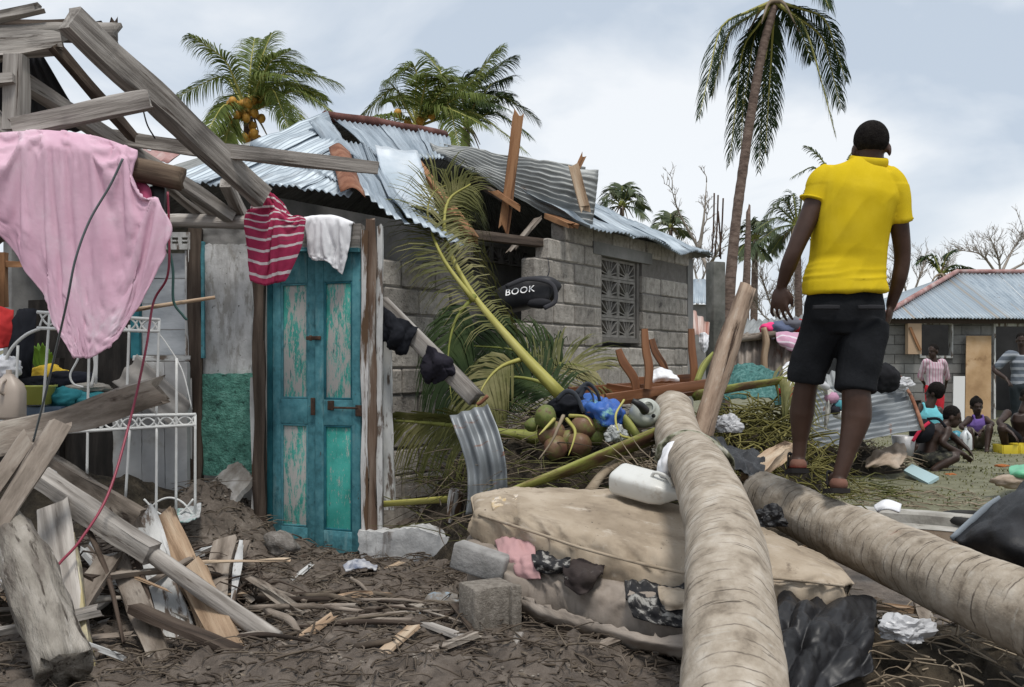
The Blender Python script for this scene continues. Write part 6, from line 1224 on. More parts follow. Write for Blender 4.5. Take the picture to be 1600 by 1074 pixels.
# sports bag
sb = empty('sports_bag', P(825, 490, 7.7), 'black sports bag with white lettering hung in the wall gap', 'bag')
nyl = M('black nylon', [(.012, .012, .014), (.02, .02, .023), (.032, .032, .036)], 3, rough=.45, bump=.2)
bgv = tube([P(778, 474, 7.85), P(786, 470, 7.83), P(822, 458, 7.8), P(858, 456, 7.8), P(869, 462, 7.8)], [.05, .105, .125, .115, .06], 20, 30, rough=.12, seed=6, prof=[(math.copysign(abs(math.cos(math.tau*i/24))**.6, math.cos(math.tau*i/24)), math.copysign(abs(math.sin(math.tau*i/24))**.6, math.sin(math.tau*i/24))) for i in range(24)])
mk('body', bgv, nyl, sb)
mk('strap', tube([P(790, 448, 7.65), P(825, 436, 7.62), P(862, 444, 7.66), P(868, 470, 7.66), P(850, 482, 7.64)], .018, 8, 24, flat=.4), cloth_m('dark webbing', (.05, .05, .056)), sb)
mk('strap', tube([P(852, 440, 7.75), P(858, 424, 7.95), P(856, 404, 8.3)], .010, 6, 12, flat=.4), cloth_m('bag webbing', (.03, .03, .034)), sb)
mk('pocket', blob(P(842, 474, 7.7), (.10, .05, .045), 3, .1, 1.5, 6), cloth_m('charcoal nylon', (.03, .03, .034)), sb)
tcu = bpy.data.curves.new('lettering', 'FONT'); tcu.body = 'BOOK'; tcu.size = .08; tcu.extrude = .002; tcu.shear = .25; tcu.align_x = 'CENTER'; tcu.space_character = 1.1
to = bpy.data.objects.new('lettering_tmp', tcu); COL.objects.link(to); dg = bpy.context.evaluated_depsgraph_get(); tm = bpy.data.meshes.new_from_object(to.evaluated_get(dg)); bpy.data.objects.remove(to)
tm.materials.clear(); tm.materials.append(plastic('white print', (.75, .75, .75)))
lo_ = link('lettering', tm, P(812, 459, 7.64), sb, rot=(math.radians(64), math.radians(-9), math.radians(4)))
# puddle-side things
tyre = mk('tyre', [None]*0 or (lambda R_, r_: ([Vector((P(1522, 806, 7.3).x+(R_+r_*math.cos(b)*(1+.03*((i % 2) if math.cos(b) > .3 else 0)))*math.cos(a), 7.3+(R_+r_*math.cos(b)*(1+.03*((i % 2) if math.cos(b) > .3 else 0)))*math.sin(a), .055+r_*math.sin(b))) for i in range(48) for a in (math.tau*i/48,) for j in range(10) for b in (math.tau*j/10,)],
    [((i*10+j), ((i+1) % 48)*10+j, ((i+1) % 48)*10+(j+1) % 10, i*10+(j+1) % 10) for i in range(48) for j in range(10)]))(.21, .034), M('old tyre rubber', [(.018, .018, .018), (.04, .039, .037)], 8, coord='object', bump=.5), None, 'thin black tyre lying in the puddle by the kerb', 'tyre')
mk('sun_hat', surf([[(1366, 792, 5.5), (1385, 783, 5.6), (1408, 790, 5.6)], [(1368, 797, 5.4), (1385, 788, 5.4), (1406, 796, 5.45)], [(1372, 799, 5.4), (1388, 797, 5.35), (1404, 802, 5.4)]], 14, 10, th=.01), white_c, None, 'white sun hat lying behind the right hand trunk', 'hat')
tarp = M('black tarpaulin', [(.010, .010, .011), (.018, .018, .02), (.03, .03, .033)], 3, rough=.5, bump=.3)
mk('tarpaulin', surf([[(1488, 842, 4.3), (1540, 795, 4.35), (1585, 760, 4.4), (1640, 715, 4.5)], [(1500, 850, 4.2), (1552, 815, 4.05), (1600, 790, 4.05), (1650, 760, 4.1)], [(1520, 862, 4.2), (1570, 855, 3.9), (1610, 850, 3.85), (1660, 830, 3.8)], [(1530, 885, 4.3), (1580, 890, 4.0), (1620, 900, 3.85), (1670, 900, 3.8)]], 34, 34, th=.004, wr=.018, wf=5, seed=8), tarp, None, 'black tarpaulin peaked at the right edge behind the trunk', 'tarpaulin')
mk('tarpaulin_hem', tube([P(1487, 842, 4.28), P(1540, 795, 4.33), P(1562, 778, 4.36)], [.016, .02, .012], 8, 14, flat=.5, rough=.2), cloth_m('grey blue hem', (.22, .25, .28)), None, 'grey blue strip along the tarpaulin edge', 'strip')
rag('green_tarp', [[(1576, 732, 8.6), (1592, 726, 8.8), (1620, 724, 8.9)], [(1578, 742, 8.4), (1595, 738, 8.3), (1620, 738, 8.3)], [(1584, 748, 8.4), (1600, 748, 8.3), (1620, 748, 8.3)]], plastic('green plastic', (.12, .42, .24)), 'green plastic sheet at the right edge of the yard', 55, .02, 5, 'plastic')
mk('grey_sack', blob(P(1580, 752, 8.4), (.14, .12, .05), 3, .3, 1.6, 4, .2), tan, None, 'grey sack lying beside the green plastic sheet', 'sack')
yel = plastic('yellow plastic', (.62, .48, .03))
for i, (c, lb) in enumerate((((1571, 704), 'yellow plastic crate in front of the seated man, nearer the girl'), ((1597, 703), 'yellow plastic crate at the right edge of the picture'))):
    cr_ = empty('yellow_crate', P(c[0], 714, 12.6), lb, 'crate', 'yellow crates')
    cc = P(c[0], c[1], 12.6); w_ = .2
    mk('floor', box(cc+Vector((0, 0, -.075)), (w_, .26, .012)), yel, cr_, smooth=False)
    for k, (o, s) in enumerate((((w_/2, 0, 0), (.012, .26, .16)), ((-w_/2, 0, 0), (.012, .26, .16)), ((0, .13, 0), (w_-.014, .012, .16)), ((0, -.13, 0), (w_-.014, .012, .16)))): mk('side', box(cc+Vector(o), s, bev=.004), yel, cr_, smooth='auto')
for i, (c, lb) in enumerate((((1484, 742), 'orange peel scrap on the grass, nearer the aqua board'), ((1508, 746), 'rusty orange scrap on the grass right of the aqua board'), ((1566, 728), 'orange scrap on the grass beside the green plastic'))):
    mk('orange_scrap', blob(P(c[0], c[1], 10.2), (.05, .04, .012), 3, .6, 2, i, .4), cloth_m('orange scrap', (.36, .13, .045)), None, lb, 'scrap', 'orange scraps')

# ------------------------------------------------------------------ clutter behind the grille
GR = empty('metal_grille', P(180, 800, 5.6), 'white wrought metal grille with scroll bands leaning at the left', 'grille')
gd = 5.55
def gbar(pts, r_=.009, name='bar', n=8): mk(name, tube([P(x, y, gd+(dz if True else 0)) for x, y, dz in [(q+(0,))[:3] for q in pts]], r_, n, max(2, (len(pts)-1)*6)), white_metal, GR)
for a, b in (((58, 488), (250, 500)), ((58, 513), (250, 518)), ((-40, 655), (306, 648)), ((95, 676), (306, 664))): gbar([a, b], .010, 'rail')
for (x, y0, x1, y1) in ((78, 486, 66, 655), (140, 516, 137, 645), (153, 490, 150, 600), (202, 508, 197, 648), (249, 499, 244, 660), (137, 668, 136, 742), (203, 668, 196, 780), (245, 664, 244, 812), (276, 560, 275, 812), (305, 648, 305, 805), (28, 540, 24, 655)): gbar([(x, y0), (x1, y1)], .008)
gbar([(4, 575), (18, 545), (40, 524), (64, 513)], .010, 'arch'); gbar([(128, 520), (142, 540), (149, 570), (143, 605)], .010, 'arch'); gbar([(247, 520), (262, 540), (285, 580), (300, 640)], .004, 'wire')
def scrolls(x0, y0, x1, y1, h, n):
    for i in range(n):
        a = x0+(x1-x0)*i/n; b = x0+(x1-x0)*(i+1)/n; ya = y0+(y1-y0)*i/n; m_ = (a+b)/2
        gbar([(a, ya+h), (a+(b-a)*.18, ya+h*.4), (m_, ya+2), (b-(b-a)*.18, ya+h*.4), (b, ya+h)], .006, 'scroll'); gbar([(a, ya), (a+(b-a)*.2, ya+h*.6), (m_, ya+h-2), (b-(b-a)*.2, ya+h*.6), (b, ya)], .006, 'scroll')
scrolls(62, 488, 248, 500, 22, 6); scrolls(100, 655, 304, 648, 18, 7); scrolls(-20, 655, 60, 655, 18, 2)
gbar([(225, 780), (245, 800), (265, 808), (285, 800), (302, 780)], .006, 'scroll'); gbar([(225, 805), (245, 785), (265, 778), (285, 785), (302, 805)], .006, 'scroll')
can('jerrycan', P(14, 655, 5.3), P(14, 585, 5.3), .16, .12, plastic('beige polythene', (.44, .37, .31), dirt=(.25, .2, .17)), 'beige jerrycan standing at the left edge behind the split beam', up=(0, -1, 0))
basin = mk('basin', lathe([(0, 0), (.075, 0), (.10, .10), (.112, .105), (.112, .115), (.095, .11), (.07, .012), (0, .012)], P(58, 632, 5.7), 28), plastic('yellow green plastic', (.42, .44, .10)), None, 'yellow-green plastic basin behind the grille', 'basin')
mk('blue_tub', box(P(74, 646, 5.75), (.26, .2, .09), bev=.015), plastic('slate blue plastic', (.04, .065, .10)), None, 'slate blue tub under the yellow-green basin', 'tub', smooth='auto')
for i, (c, r_, m_, lb, dd) in enumerate((((76, 586), (.10, .09, .055), cloth_m('yellow cloth', (.62, .42, .05)), 'yellow cloth bundle above the basin', 6.0), ((110, 596), (.14, .1, .06), cloth_m('black clothes', (.014, .015, .022)), 'black clothes bundle right of the yellow cloth', 5.95), ((100, 622), (.10, .09, .06), cloth_m('teal cloth', (.04, .22, .25)), 'teal cloth bundle right of the basin', 5.8), ((140, 626), (.11, .08, .05), cloth_m('teal towel', (.05, .24, .27)), 'teal towel bundle above the split beam', 5.85), ((135, 606), (.13, .08, .03), cloth_m('grey papers', (.34, .31, .27)), 'stack of greyish papers behind the grille', 5.9), ((8, 575), (.08, .08, .06), white_c, 'whitish bundle above the beige jerrycan', 5.6), ((52, 602), (.10, .08, .05), navy, 'dark bundle inside the basin', 5.75))):
    mk('clothes_bundle', blob(P(c[0], c[1], dd), r_, 4, .3, 1.6, i+20, .14), m_, None, lb, 'clothes')
rag('red_cloth', [[(-20, 482, 5.9), (0, 480, 5.85), (22, 486, 5.85)], [(-20, 515, 5.8), (0, 515, 5.75), (20, 518, 5.78)], [(-20, 545, 5.8), (0, 545, 5.75), (14, 542, 5.78)]], cloth_m('red cotton', (.40, .03, .03)), 'red cloth hanging at the left edge', 61, .02)
rag('black_trousers', [[(24, 484, 5.85), (42, 482, 5.8), (58, 484, 5.82)], [(18, 530, 5.75), (38, 535, 5.7), (54, 530, 5.73)], [(12, 575, 5.75), (34, 580, 5.7), (50, 578, 5.72)], [(14, 598, 5.76), (32, 602, 5.72), (48, 600, 5.74)]], navy, 'black trousers hanging beside the red cloth', 62, .025)
lv = []
for i in range(9):
    b = P(58+i*1.5, 590, 6.1); a = i*.7; t = b+Vector((math.cos(a)*.07, math.sin(a)*.05, .16+.02*(i % 4))); lv.append(surf([[b, b+Vector((.005, 0, 0))], [b.lerp(t, .5)+Vector((-.03, 0, .02)), b.lerp(t, .5)+Vector((.03, .01, .02))], [t, t+Vector((.004, 0, 0))]], 4, 8, th=.002))
mk('plant', join(*lv), M('fresh green leaf', [(.08, .18, .02), (.16, .30, .04)], 4, rough=.5, bump=.1, trans=.2), None, 'fresh green leafy plant behind the black trousers', 'plant')
def cord(pts, r_, m_, label): mk('cord', tube([P(*q) for q in pts], r_, 6, len(pts)*8), m_, None, label, 'cord', 'dangling cords')
cord([(262, 300, 4.7), (264, 360, 4.7), (262, 430, 4.7), (240, 472, 4.7), (228, 545, 4.6), (205, 650, 4.5), (170, 770, 4.25), (125, 845, 4.05), (84, 895, 3.9), (80, 960, 3.85), (90, 1010, 3.8)], .006, plastic('dark red rubber', (.22, .02, .045)), 'dark red cord trailing from the rafters down to the mud')
cord([(256, 320, 4.9), (260, 370, 4.9), (270, 420, 4.9), (271, 470, 4.9), (285, 492, 4.9), (292, 500, 4.9)], .007, plastic('dark green rubber', (.02, .07, .06)), 'dark green cord looping down before the shuttered window')
cord([(192, 248, 3.95), (172, 290, 3.95), (140, 345, 3.95), (118, 405, 3.95), (105, 470, 4.0), (88, 545, 4.2), (70, 620, 4.4), (52, 690, 4.5)], .005, plastic('grey rubber', (.10, .115, .12)), 'grey cord hanging in front of the pink sheet')
cord([(222, 165, 5.0), (230, 195, 5.0), (242, 216, 5.1)], .004, blackp, 'short thin wire hanging below the diagonal rafter')
cord([(124, 535, 5.5), (122, 560, 5.5), (110, 585, 5.5), (115, 600, 5.5), (130, 605, 5.5)], .006, white_metal, 'white tube curling below the tip of the pink sheet')
mk('black_lamp_holder', join(box(P(246, 312, 4.55), (.075, .05, .12), rz=.2, ry=.05, bev=.012), box(P(246, 292, 4.55), (.04, .03, .04), bev=.006)), blackp, None, 'black plastic fitting hanging from the end of the cut log', 'fitting', smooth='auto')
rag('trash_film', [[(536, 885, 5.3), (560, 872, 5.35), (590, 885, 5.3)], [(540, 893, 5.2), (565, 888, 5.2), (588, 892, 5.2)]], M('blue grey wrapper', [(.1, .12, .18), (.35, .36, .4), (.5, .5, .5)], 14, rough=.4, bump=.3), 'blue and grey wrapper on the mud in front of the footing', 63, .02, 12, 'wrapper')
rag('trash_film', [[(652, 940, 4.6), (680, 925, 4.65), (715, 928, 4.6)], [(655, 962, 4.4), (690, 958, 4.4), (720, 955, 4.4)]], M('blue flecked wrapper', [(.13, .11, .09), (.22, .2, .18), (.3, .4, .48)], 18, rough=.4, bump=.3), 'dirty wrapper with blue flecks beside the concrete block', 64, .03, 10, 'wrapper')
rag('trash_film', [[(275, 800, 5.6), (292, 792, 5.7), (315, 790, 5.7)], [(272, 818, 5.4), (295, 815, 5.4), (312, 806, 5.5)]], M('pale wrapper', [(.35, .36, .35), (.5, .5, .5), (.12, .35, .3)], 12, rough=.5, bump=.3), 'pale wrapper at the foot of the white grille', 65, .02, 10, 'wrapper')
# ------------------------------------------------------------------ people
def remesh(geo, voxel, it=4, fold=None):
    me = bpy.data.meshes.new('t'); me.from_pydata([tuple(v) for v in geo[0]], [], geo[1]); o = bpy.data.objects.new('t', me); COL.objects.link(o)
    m = o.modifiers.new('r', 'REMESH'); m.mode = 'VOXEL'; m.voxel_size = voxel
    if it: s = o.modifiers.new('s', 'SMOOTH'); s.factor = .5; s.iterations = it
    dg = bpy.context.evaluated_depsgraph_get(); r = bpy.data.meshes.new_from_object(o.evaluated_get(dg)); bpy.data.objects.remove(o)
    V = [v.co.copy() for v in r.vertices]
    if fold: V = [v.co+v.normal*fold(v.co, v.normal) for v in r.vertices]
    Fc = [tuple(p.vertices) for p in r.polygons]; bpy.data.meshes.remove(r); bpy.data.meshes.remove(me)
    return V, Fc, [tuple(v) for v in V]
def limb(pts, rad, n=14, segs=None, flat=None, up=None):
    """closed tapered limb with rounded ends"""
    pts = [Vector(p) for p in pts]; segs = segs or (len(pts)-1)*6
    V, Fc, R = tube(pts, rad, n, segs, flat=flat, up=up); r0 = rad[0] if isinstance(rad, (list, tuple)) else rad; r1 = rad[-1] if isinstance(rad, (list, tuple)) else rad
    a = blob(pts[0], r0*.98, 2, 0); b = blob(pts[-1], r1*.98, 2, 0); return join((V, Fc), a[:2], b[:2])
def spine(pts, wx, wy, side, n=22, segs=24, sq=2.3):
    path = cat_spline(pts, segs); V, Fc = [], []; side = Vector(side).normalized()
    for k, p in enumerate(path):
        t = (path[min(k+1, segs)]-path[max(k-1, 0)]).normalized(); a = (side-t*side.dot(t)).normalized(); b = t.cross(a); x = lerp_list(wx, k/segs); y = lerp_list(wy, k/segs)
        for i in range(n):
            an = math.tau*i/n; ca, sa = math.cos(an), math.sin(an); V.append(p+a*math.copysign(abs(ca)**(2/sq), ca)*x+b*math.copysign(abs(sa)**(2/sq), sa)*y)
    for k in range(segs):
        for i in range(n): j = (i+1) % n; Fc.append((k*n+i, k*n+j, (k+1)*n+j, (k+1)*n+i))
    Fc.append(tuple(reversed(range(n)))); Fc.append(tuple(segs*n+i for i in range(n))); return V, Fc
def head_geo(c, face, s=1.0, up=(0, 0, 1)):
    """cranium, jaw, nose, lips, brow and ears around centre c, looking along face"""
    f = Vector(face).normalized(); u = Vector(up); u = (u-f*u.dot(f)).normalized(); r = f.cross(u); m = Matrix((r, f, u)).transposed()
    q = lambda x, y, z: Vector(c)+m @ Vector((x*s, y*s, z*s))
    gs = [blob(q(0, -.012, .03), Vector((.076, .094, .088))*s, 3, 0, rot=m), blob(q(0, .022, -.045), Vector((.058, .066, .072))*s, 3, 0, rot=m), blob(q(0, .05, -.085), Vector((.034, .032, .028))*s, 2, 0, rot=m),
          blob(q(0, .094, -.022), Vector((.017, .02, .02))*s, 2, 0, rot=m), blob(q(0, .086, .0), Vector((.011, .014, .028))*s, 2, 0, rot=m), blob(q(0, .078, -.062), Vector((.028, .016, .014))*s, 2, 0, rot=m), blob(q(0, .07, .022), Vector((.052, .022, .014))*s, 2, 0, rot=m)]
    for sx in (-1, 1): gs.append(blob(q(sx*.078, -.008, -.015), Vector((.010, .022, .033))*s, 2, 0, rot=m))
    return [g[:2] for g in gs], q, m
def hand_geo(w, d, palm, s=1.0, curl=.6, thumb=1):
    """palm and five separate bent fingers; w wrist, d pointing direction, palm = palm normal"""
    d = Vector(d).normalized(); pn = Vector(palm); pn = (pn-d*pn.dot(d)).normalized(); a = d.cross(pn); gs = []; w = Vector(w)
    m = Matrix((a, pn, d)).transposed(); gs.append(blob(w+d*.045*s, Vector((.045, .018, .054))*s, 2, 0, rot=m)[:2])
    for i, (o, L_) in enumerate(((-.036, .062), (-.012, .074), (.012, .078), (.036, .07))):
        b = w+d*.082*s+a*o*s; e1 = (d+pn*curl*.5+a*o*7).normalized(); e2 = (d+pn*curl*1.6+a*o*4).normalized(); p1 = b+e1*L_*.5*s; p2 = p1+e2*L_*.5*s
        gs.append(limb([b-d*.02*s, b, p1, p2], [.009*s, .009*s, .0085*s, .007*s], 8, 9))
    b = w+d*.02*s+a*thumb*.032*s; gs.append(limb([b, b+(a*thumb*.6+d+pn*.3).normalized()*.035*s, b+(a*thumb*.2+d+pn*.5).normalized()*.066*s], [.012*s, .0105*s, .008*s], 8, 8))
    return gs
skin = M('dark brown skin', [(.040, .019, .012), (.052, .026, .017), (.066, .034, .023)], 7, coord='rest', rough=.5, bump=.08, bscale=60, spec=.35, rand=False)
skin2 = M('deep brown skin', [(.028, .015, .011), (.038, .021, .015), (.05, .028, .02)], 7, coord='rest', rough=.5, bump=.05, spec=.35, rand=False)
sole = M('pale foot sole', [(.13, .06, .042), (.19, .09, .062)], 6, rough=.7, bump=.2)
hairm = M('short black hair', [(.006, .005, .005), (.012, .010, .009), (.018, .016, .014)], 60, rough=.95, bump=1.0, bscale=140, bdist=.006, spec=.1)
eye_w = M('dark brown eyes', [(.03, .02, .016), (.09, .075, .065)], 3, bump=0)
# --- the man walking on the trunk
MD = 4.6
def mp_(x, y, dd=0): return P(x, y, MD+dd)
man = empty('person', P(1290, 775, 4.6), 'man in yellow polo shirt and black shorts walking away along the fallen trunk', 'person')
FD = Vector((.2, .98, 0)).normalized()      # where the feet point
hg, hq, hm = head_geo(mp_(1361, 233, .02), (.24, .92, -.34), 1.04)
parts = list(hg)
parts += [limb([mp_(1358, 262, .02), mp_(1360, 236, .0)], [.062, .056], 16, 6)[:2], spine([mp_(1322, 470, .02), mp_(1325, 420, .02), mp_(1334, 350, .0), mp_(1340, 300, 0), mp_(1345, 282, .01), mp_(1352, 262, .02)], [.15, .145, .160, .165, .12, .045], [.10, .095, .105, .10, .07, .045], (1, .1, -.03))]
# arms
parts += [limb([mp_(1286, 290, .0), mp_(1268, 330, -.01), mp_(1243, 388, -.02), mp_(1232, 416, .0), mp_(1221, 448, .04)], [.060, .049, .040, .039, .025], 14), limb([mp_(1394, 296, .0), mp_(1404, 345, .0), mp_(1410, 398, .03), mp_(1405, 435, .05), mp_(1392, 478, .09)], [.058, .047, .039, .037, .025], 14)]
parts += hand_geo(mp_(1221, 448, .04), (-.10, .05, -1), (.75, .65, 0), 1.12, .8, 1); parts += hand_geo(mp_(1392, 478, .09), (-.15, .2, -1), (-.6, .4, 0), 1.0, .5, 1)
# legs
parts += [limb([mp_(1296, 500, .04), mp_(1272, 560, .08), mp_(1260, 600, .10), mp_(1253, 645, .13), mp_(1250, 690, .14), mp_(1248, 716, .14)], [.085, .064, .055, .060, .036, .032], 16), limb([mp_(1346, 500, .0), mp_(1342, 570, -.04), mp_(1338, 612, -.06), mp_(1338, 652, -.06), mp_(1324, 705, -.08), mp_(1312, 744, -.09)], [.095, .078, .066, .070, .042, .034], 16)]
LH, RH = mp_(1247, 722, .14), mp_(1310, 752, -.09)
footm = []
for hp in (LH, RH):
    h0 = hp.copy(); parts += [limb([h0+FD*.0+Vector((0, 0, .01)), h0+FD*.09+Vector((0, 0, .0)), h0+FD*.19+Vector((0, 0, -.028))], [.033, .036, .034], 12), blob(h0-FD*.012-Vector((0, 0, .005)), (.034, .036, .036), 2, 0)[:2]]
    sd = FD.cross(Vector((0, 0, 1)))
    for k in range(5): b = h0+FD*(.205-.008*abs(k-1))+sd*(.030-.0155*k)*(1 if hp is LH else -1)+Vector((0, 0, -.034)); parts.append(limb([b, b+FD*(.045-.005*k)], [.0105-.0008*k, .008], 8, 3))
body = mk('body', remesh(join(*[p[:2] for p in parts]), .0065, 5), skin, man)
hair = [blob(hq(0, -.022, .036), Vector((.083, .094, .093)), 3, 0, rot=hm)[:2], blob(hq(0, -.052, .006), Vector((.068, .050, .050)), 3, 0, rot=hm)[:2]]
hgm = remesh(join(*hair), .006, 3, lambda p, n: .0012*noise.noise(p*190)); mk('hair', hgm, hairm, man)
yellow = M('mustard yellow pique', [(.57, .41, .014), (.60, .435, .018), (.63, .46, .024)], 9, rough=.95, bump=.35, bscale=180, bdist=.002, rand=False, spec=.05)
def shirt_fold(p, n):
    y = HY-(p.z-CZ)*F/MD; x = p.x*F/MD+CX          # photo-space only names the height on the cloth
    low = max(0, (y-385)/70); w_ = .0055*noise.noise(Vector((p.x*5, p.y*5, p.z*9)))
    w_ += low*.008*(1-2*abs(noise.noise(Vector((p.x*3+1, p.y*3, p.z*24))))) if y < 440 else .002
    w_ += .009*noise.noise(Vector((p.x*9+p.z*2, p.y*8, p.z*1.6)))*(1 if y > 290 else .4)+.006*(1-2*abs(noise.noise(Vector((p.x*8-p.z*3, p.y*6, p.z*3)))))
    return w_
sh_parts = [spine([mp_(1320, 458, .02), mp_(1320, 440, .02), mp_(1325, 405, .02), mp_(1332, 350, .0), mp_(1339, 305, 0), mp_(1346, 275, .01), mp_(1350, 255, .015)], [.196, .190, .174, .178, .194, .168, .072], [.146, .140, .122, .125, .128, .100, .068], (1, .1, -.03), 28, 40, 2.5),
    limb([mp_(1334, 266, .01), mp_(1296, 275, .0)], [.036, .056], 16, 8)[:2], limb([mp_(1374, 268, .01), mp_(1390, 280, .0)], [.036, .057], 16, 8)[:2], tube([mp_(1300, 272, .0), mp_(1283, 288, .0), mp_(1273, 317, -.005)], [.064, .067, .065], 20, 14)[:2], tube([mp_(1380, 276, .0), mp_(1397, 296, .0), mp_(1405, 348, .01)], [.064, .066, .061], 20, 14)[:2]]
sm_ = remesh(join(*sh_parts), .0065, 6, shirt_fold)
shirt = mk('polo_shirt', sm_, yellow, man)
# collar, cuffs and hem band
cl_ = []
for i in range(33):
    a = math.tau*i/32; cl_.append(mp_(1357, 253, .015)+Vector((math.cos(a)*.082, math.sin(a)*.078, -.006*math.cos(a)-.022*math.sin(a)*-1)))
mk('collar', tube(cl_, .024, 10, 64, flat=.38, up=(0, 0, 1)), yellow, shirt)
for c0, ax, r_ in ((mp_(1271, 312, -.005), Vector((-.28, 0, -.96)), .0615), (mp_(1406, 345, .01), Vector((.15, 0, -.98)), .0575)):
    e1 = ax.orthogonal().normalized(); e2 = ax.cross(e1); mk('cuff', tube([c0+ax*.0+(e1*math.cos(math.tau*i/24)+e2*math.sin(math.tau*i/24))*r_ for i in range(25)], .006, 8, 48), yellow, shirt)
black_s = M('black shorts cotton', [(.006, .0065, .008), (.010, .011, .013), (.016, .017, .020)], 4, rough=.9, bump=.4, bscale=60, rand=False, spec=.15)
def sfold(p, n): return .007*noise.noise(Vector((p.x*6, p.y*6, p.z*10)))+.006*(1-2*abs(noise.noise(Vector((p.x*9, p.y*5, p.z*5)))))
st_ = [spine([mp_(1318, 522, .03), mp_(1319, 500, .03), mp_(1319, 475, .02), mp_(1320, 448, .02)], [.155, .192, .188, .168], [.115, .136, .130, .108], (1, .1, 0), 26, 24, 2.4),
    tube([mp_(1290, 500, .03), mp_(1274, 545, .06), mp_(1263, 575, .08), mp_(1260, 596, .09)], [.108, .098, .090, .086], 22, 18)[:2], tube([mp_(1350, 505, .01), mp_(1344, 555, -.02), mp_(1339, 590, -.04), mp_(1337, 611, -.05)], [.116, .108, .096, .094], 22, 18)[:2]]
sg = remesh(join(*st_), .007, 5, sfold)
shorts = mk('shorts', sg, black_s, man)
for cx in (1292, 1362):
    mk('pocket', surf([[mp_(cx-22, 478, -.135), mp_(cx, 477, -.14), mp_(cx+18, 478, -.125)], [mp_(cx-22, 484, -.137), mp_(cx, 484, -.143), mp_(cx+18, 484, -.128)]], 10, 3, th=.012), M('faded black trim', [(.014, .014, .016), (.02, .02, .023)], 3), shorts)
rub = M('black sandal foam', [(.012, .011, .011), (.022, .02, .02), (.03, .027, .026)], 8, rough=.85, bump=.3)
for nm, hp, red in (('sandal', LH, True), ('sandal', RH, False)):
    sd = FD.cross(Vector((0, 0, 1))); dz = Vector((0, 0, -.034)); V = []; prof = [(-.066, .034), (-.055, .046), (0, .050), (.07, .040), (.14, .046), (.2, .050), (.245, .040), (.262, .022)]
    out = [hp+FD*a+sd*b for a, b in prof]+[hp+FD*a-sd*b for a, b in reversed(prof)]; slope = lambda v: Vector((0, 0, -.14*((v-hp).dot(FD))))
    n = len(out); top = [v+dz+slope(v) for v in out]; mid = [v+dz+slope(v)-Vector((0, 0, .007)) for v in out]; bot = [v+dz+slope(v)-Vector((0, 0, .022)) for v in out]
    s_ = mk(nm, (top+mid+bot, [tuple(range(n))]+[(k*n+i, (k+1)*n+i, (k+1)*n+(i+1) % n, k*n+(i+1) % n) for k in (0, 1) for i in range(n)]+[tuple(2*n+i for i in reversed(range(n)))]), rub, man, smooth='auto')
    if red: mk('insole', (([v+Vector((0, 0, .004)) for v in top]), [tuple(range(n))]), cloth_m('red insole', (.42, .03, .03)), s_, smooth=False)
    for sg_ in (-1, 1): mk('strap', tube([hp+FD*.06+sd*.042*sg_+dz, hp+FD*.12+sd*.036*sg_+Vector((0, 0, .028)), hp+FD*.18+Vector((0, 0, .0)), hp+FD*.2+Vector((0, 0, -.05))], .009, 8, 16, flat=.5), rub, s_)
    mk('heel', remesh(join(blob(hp-FD*.013-Vector((0, 0, .012)), (.042, .044, .036), 3, 0)[:2]), .006, 2), sole, body)
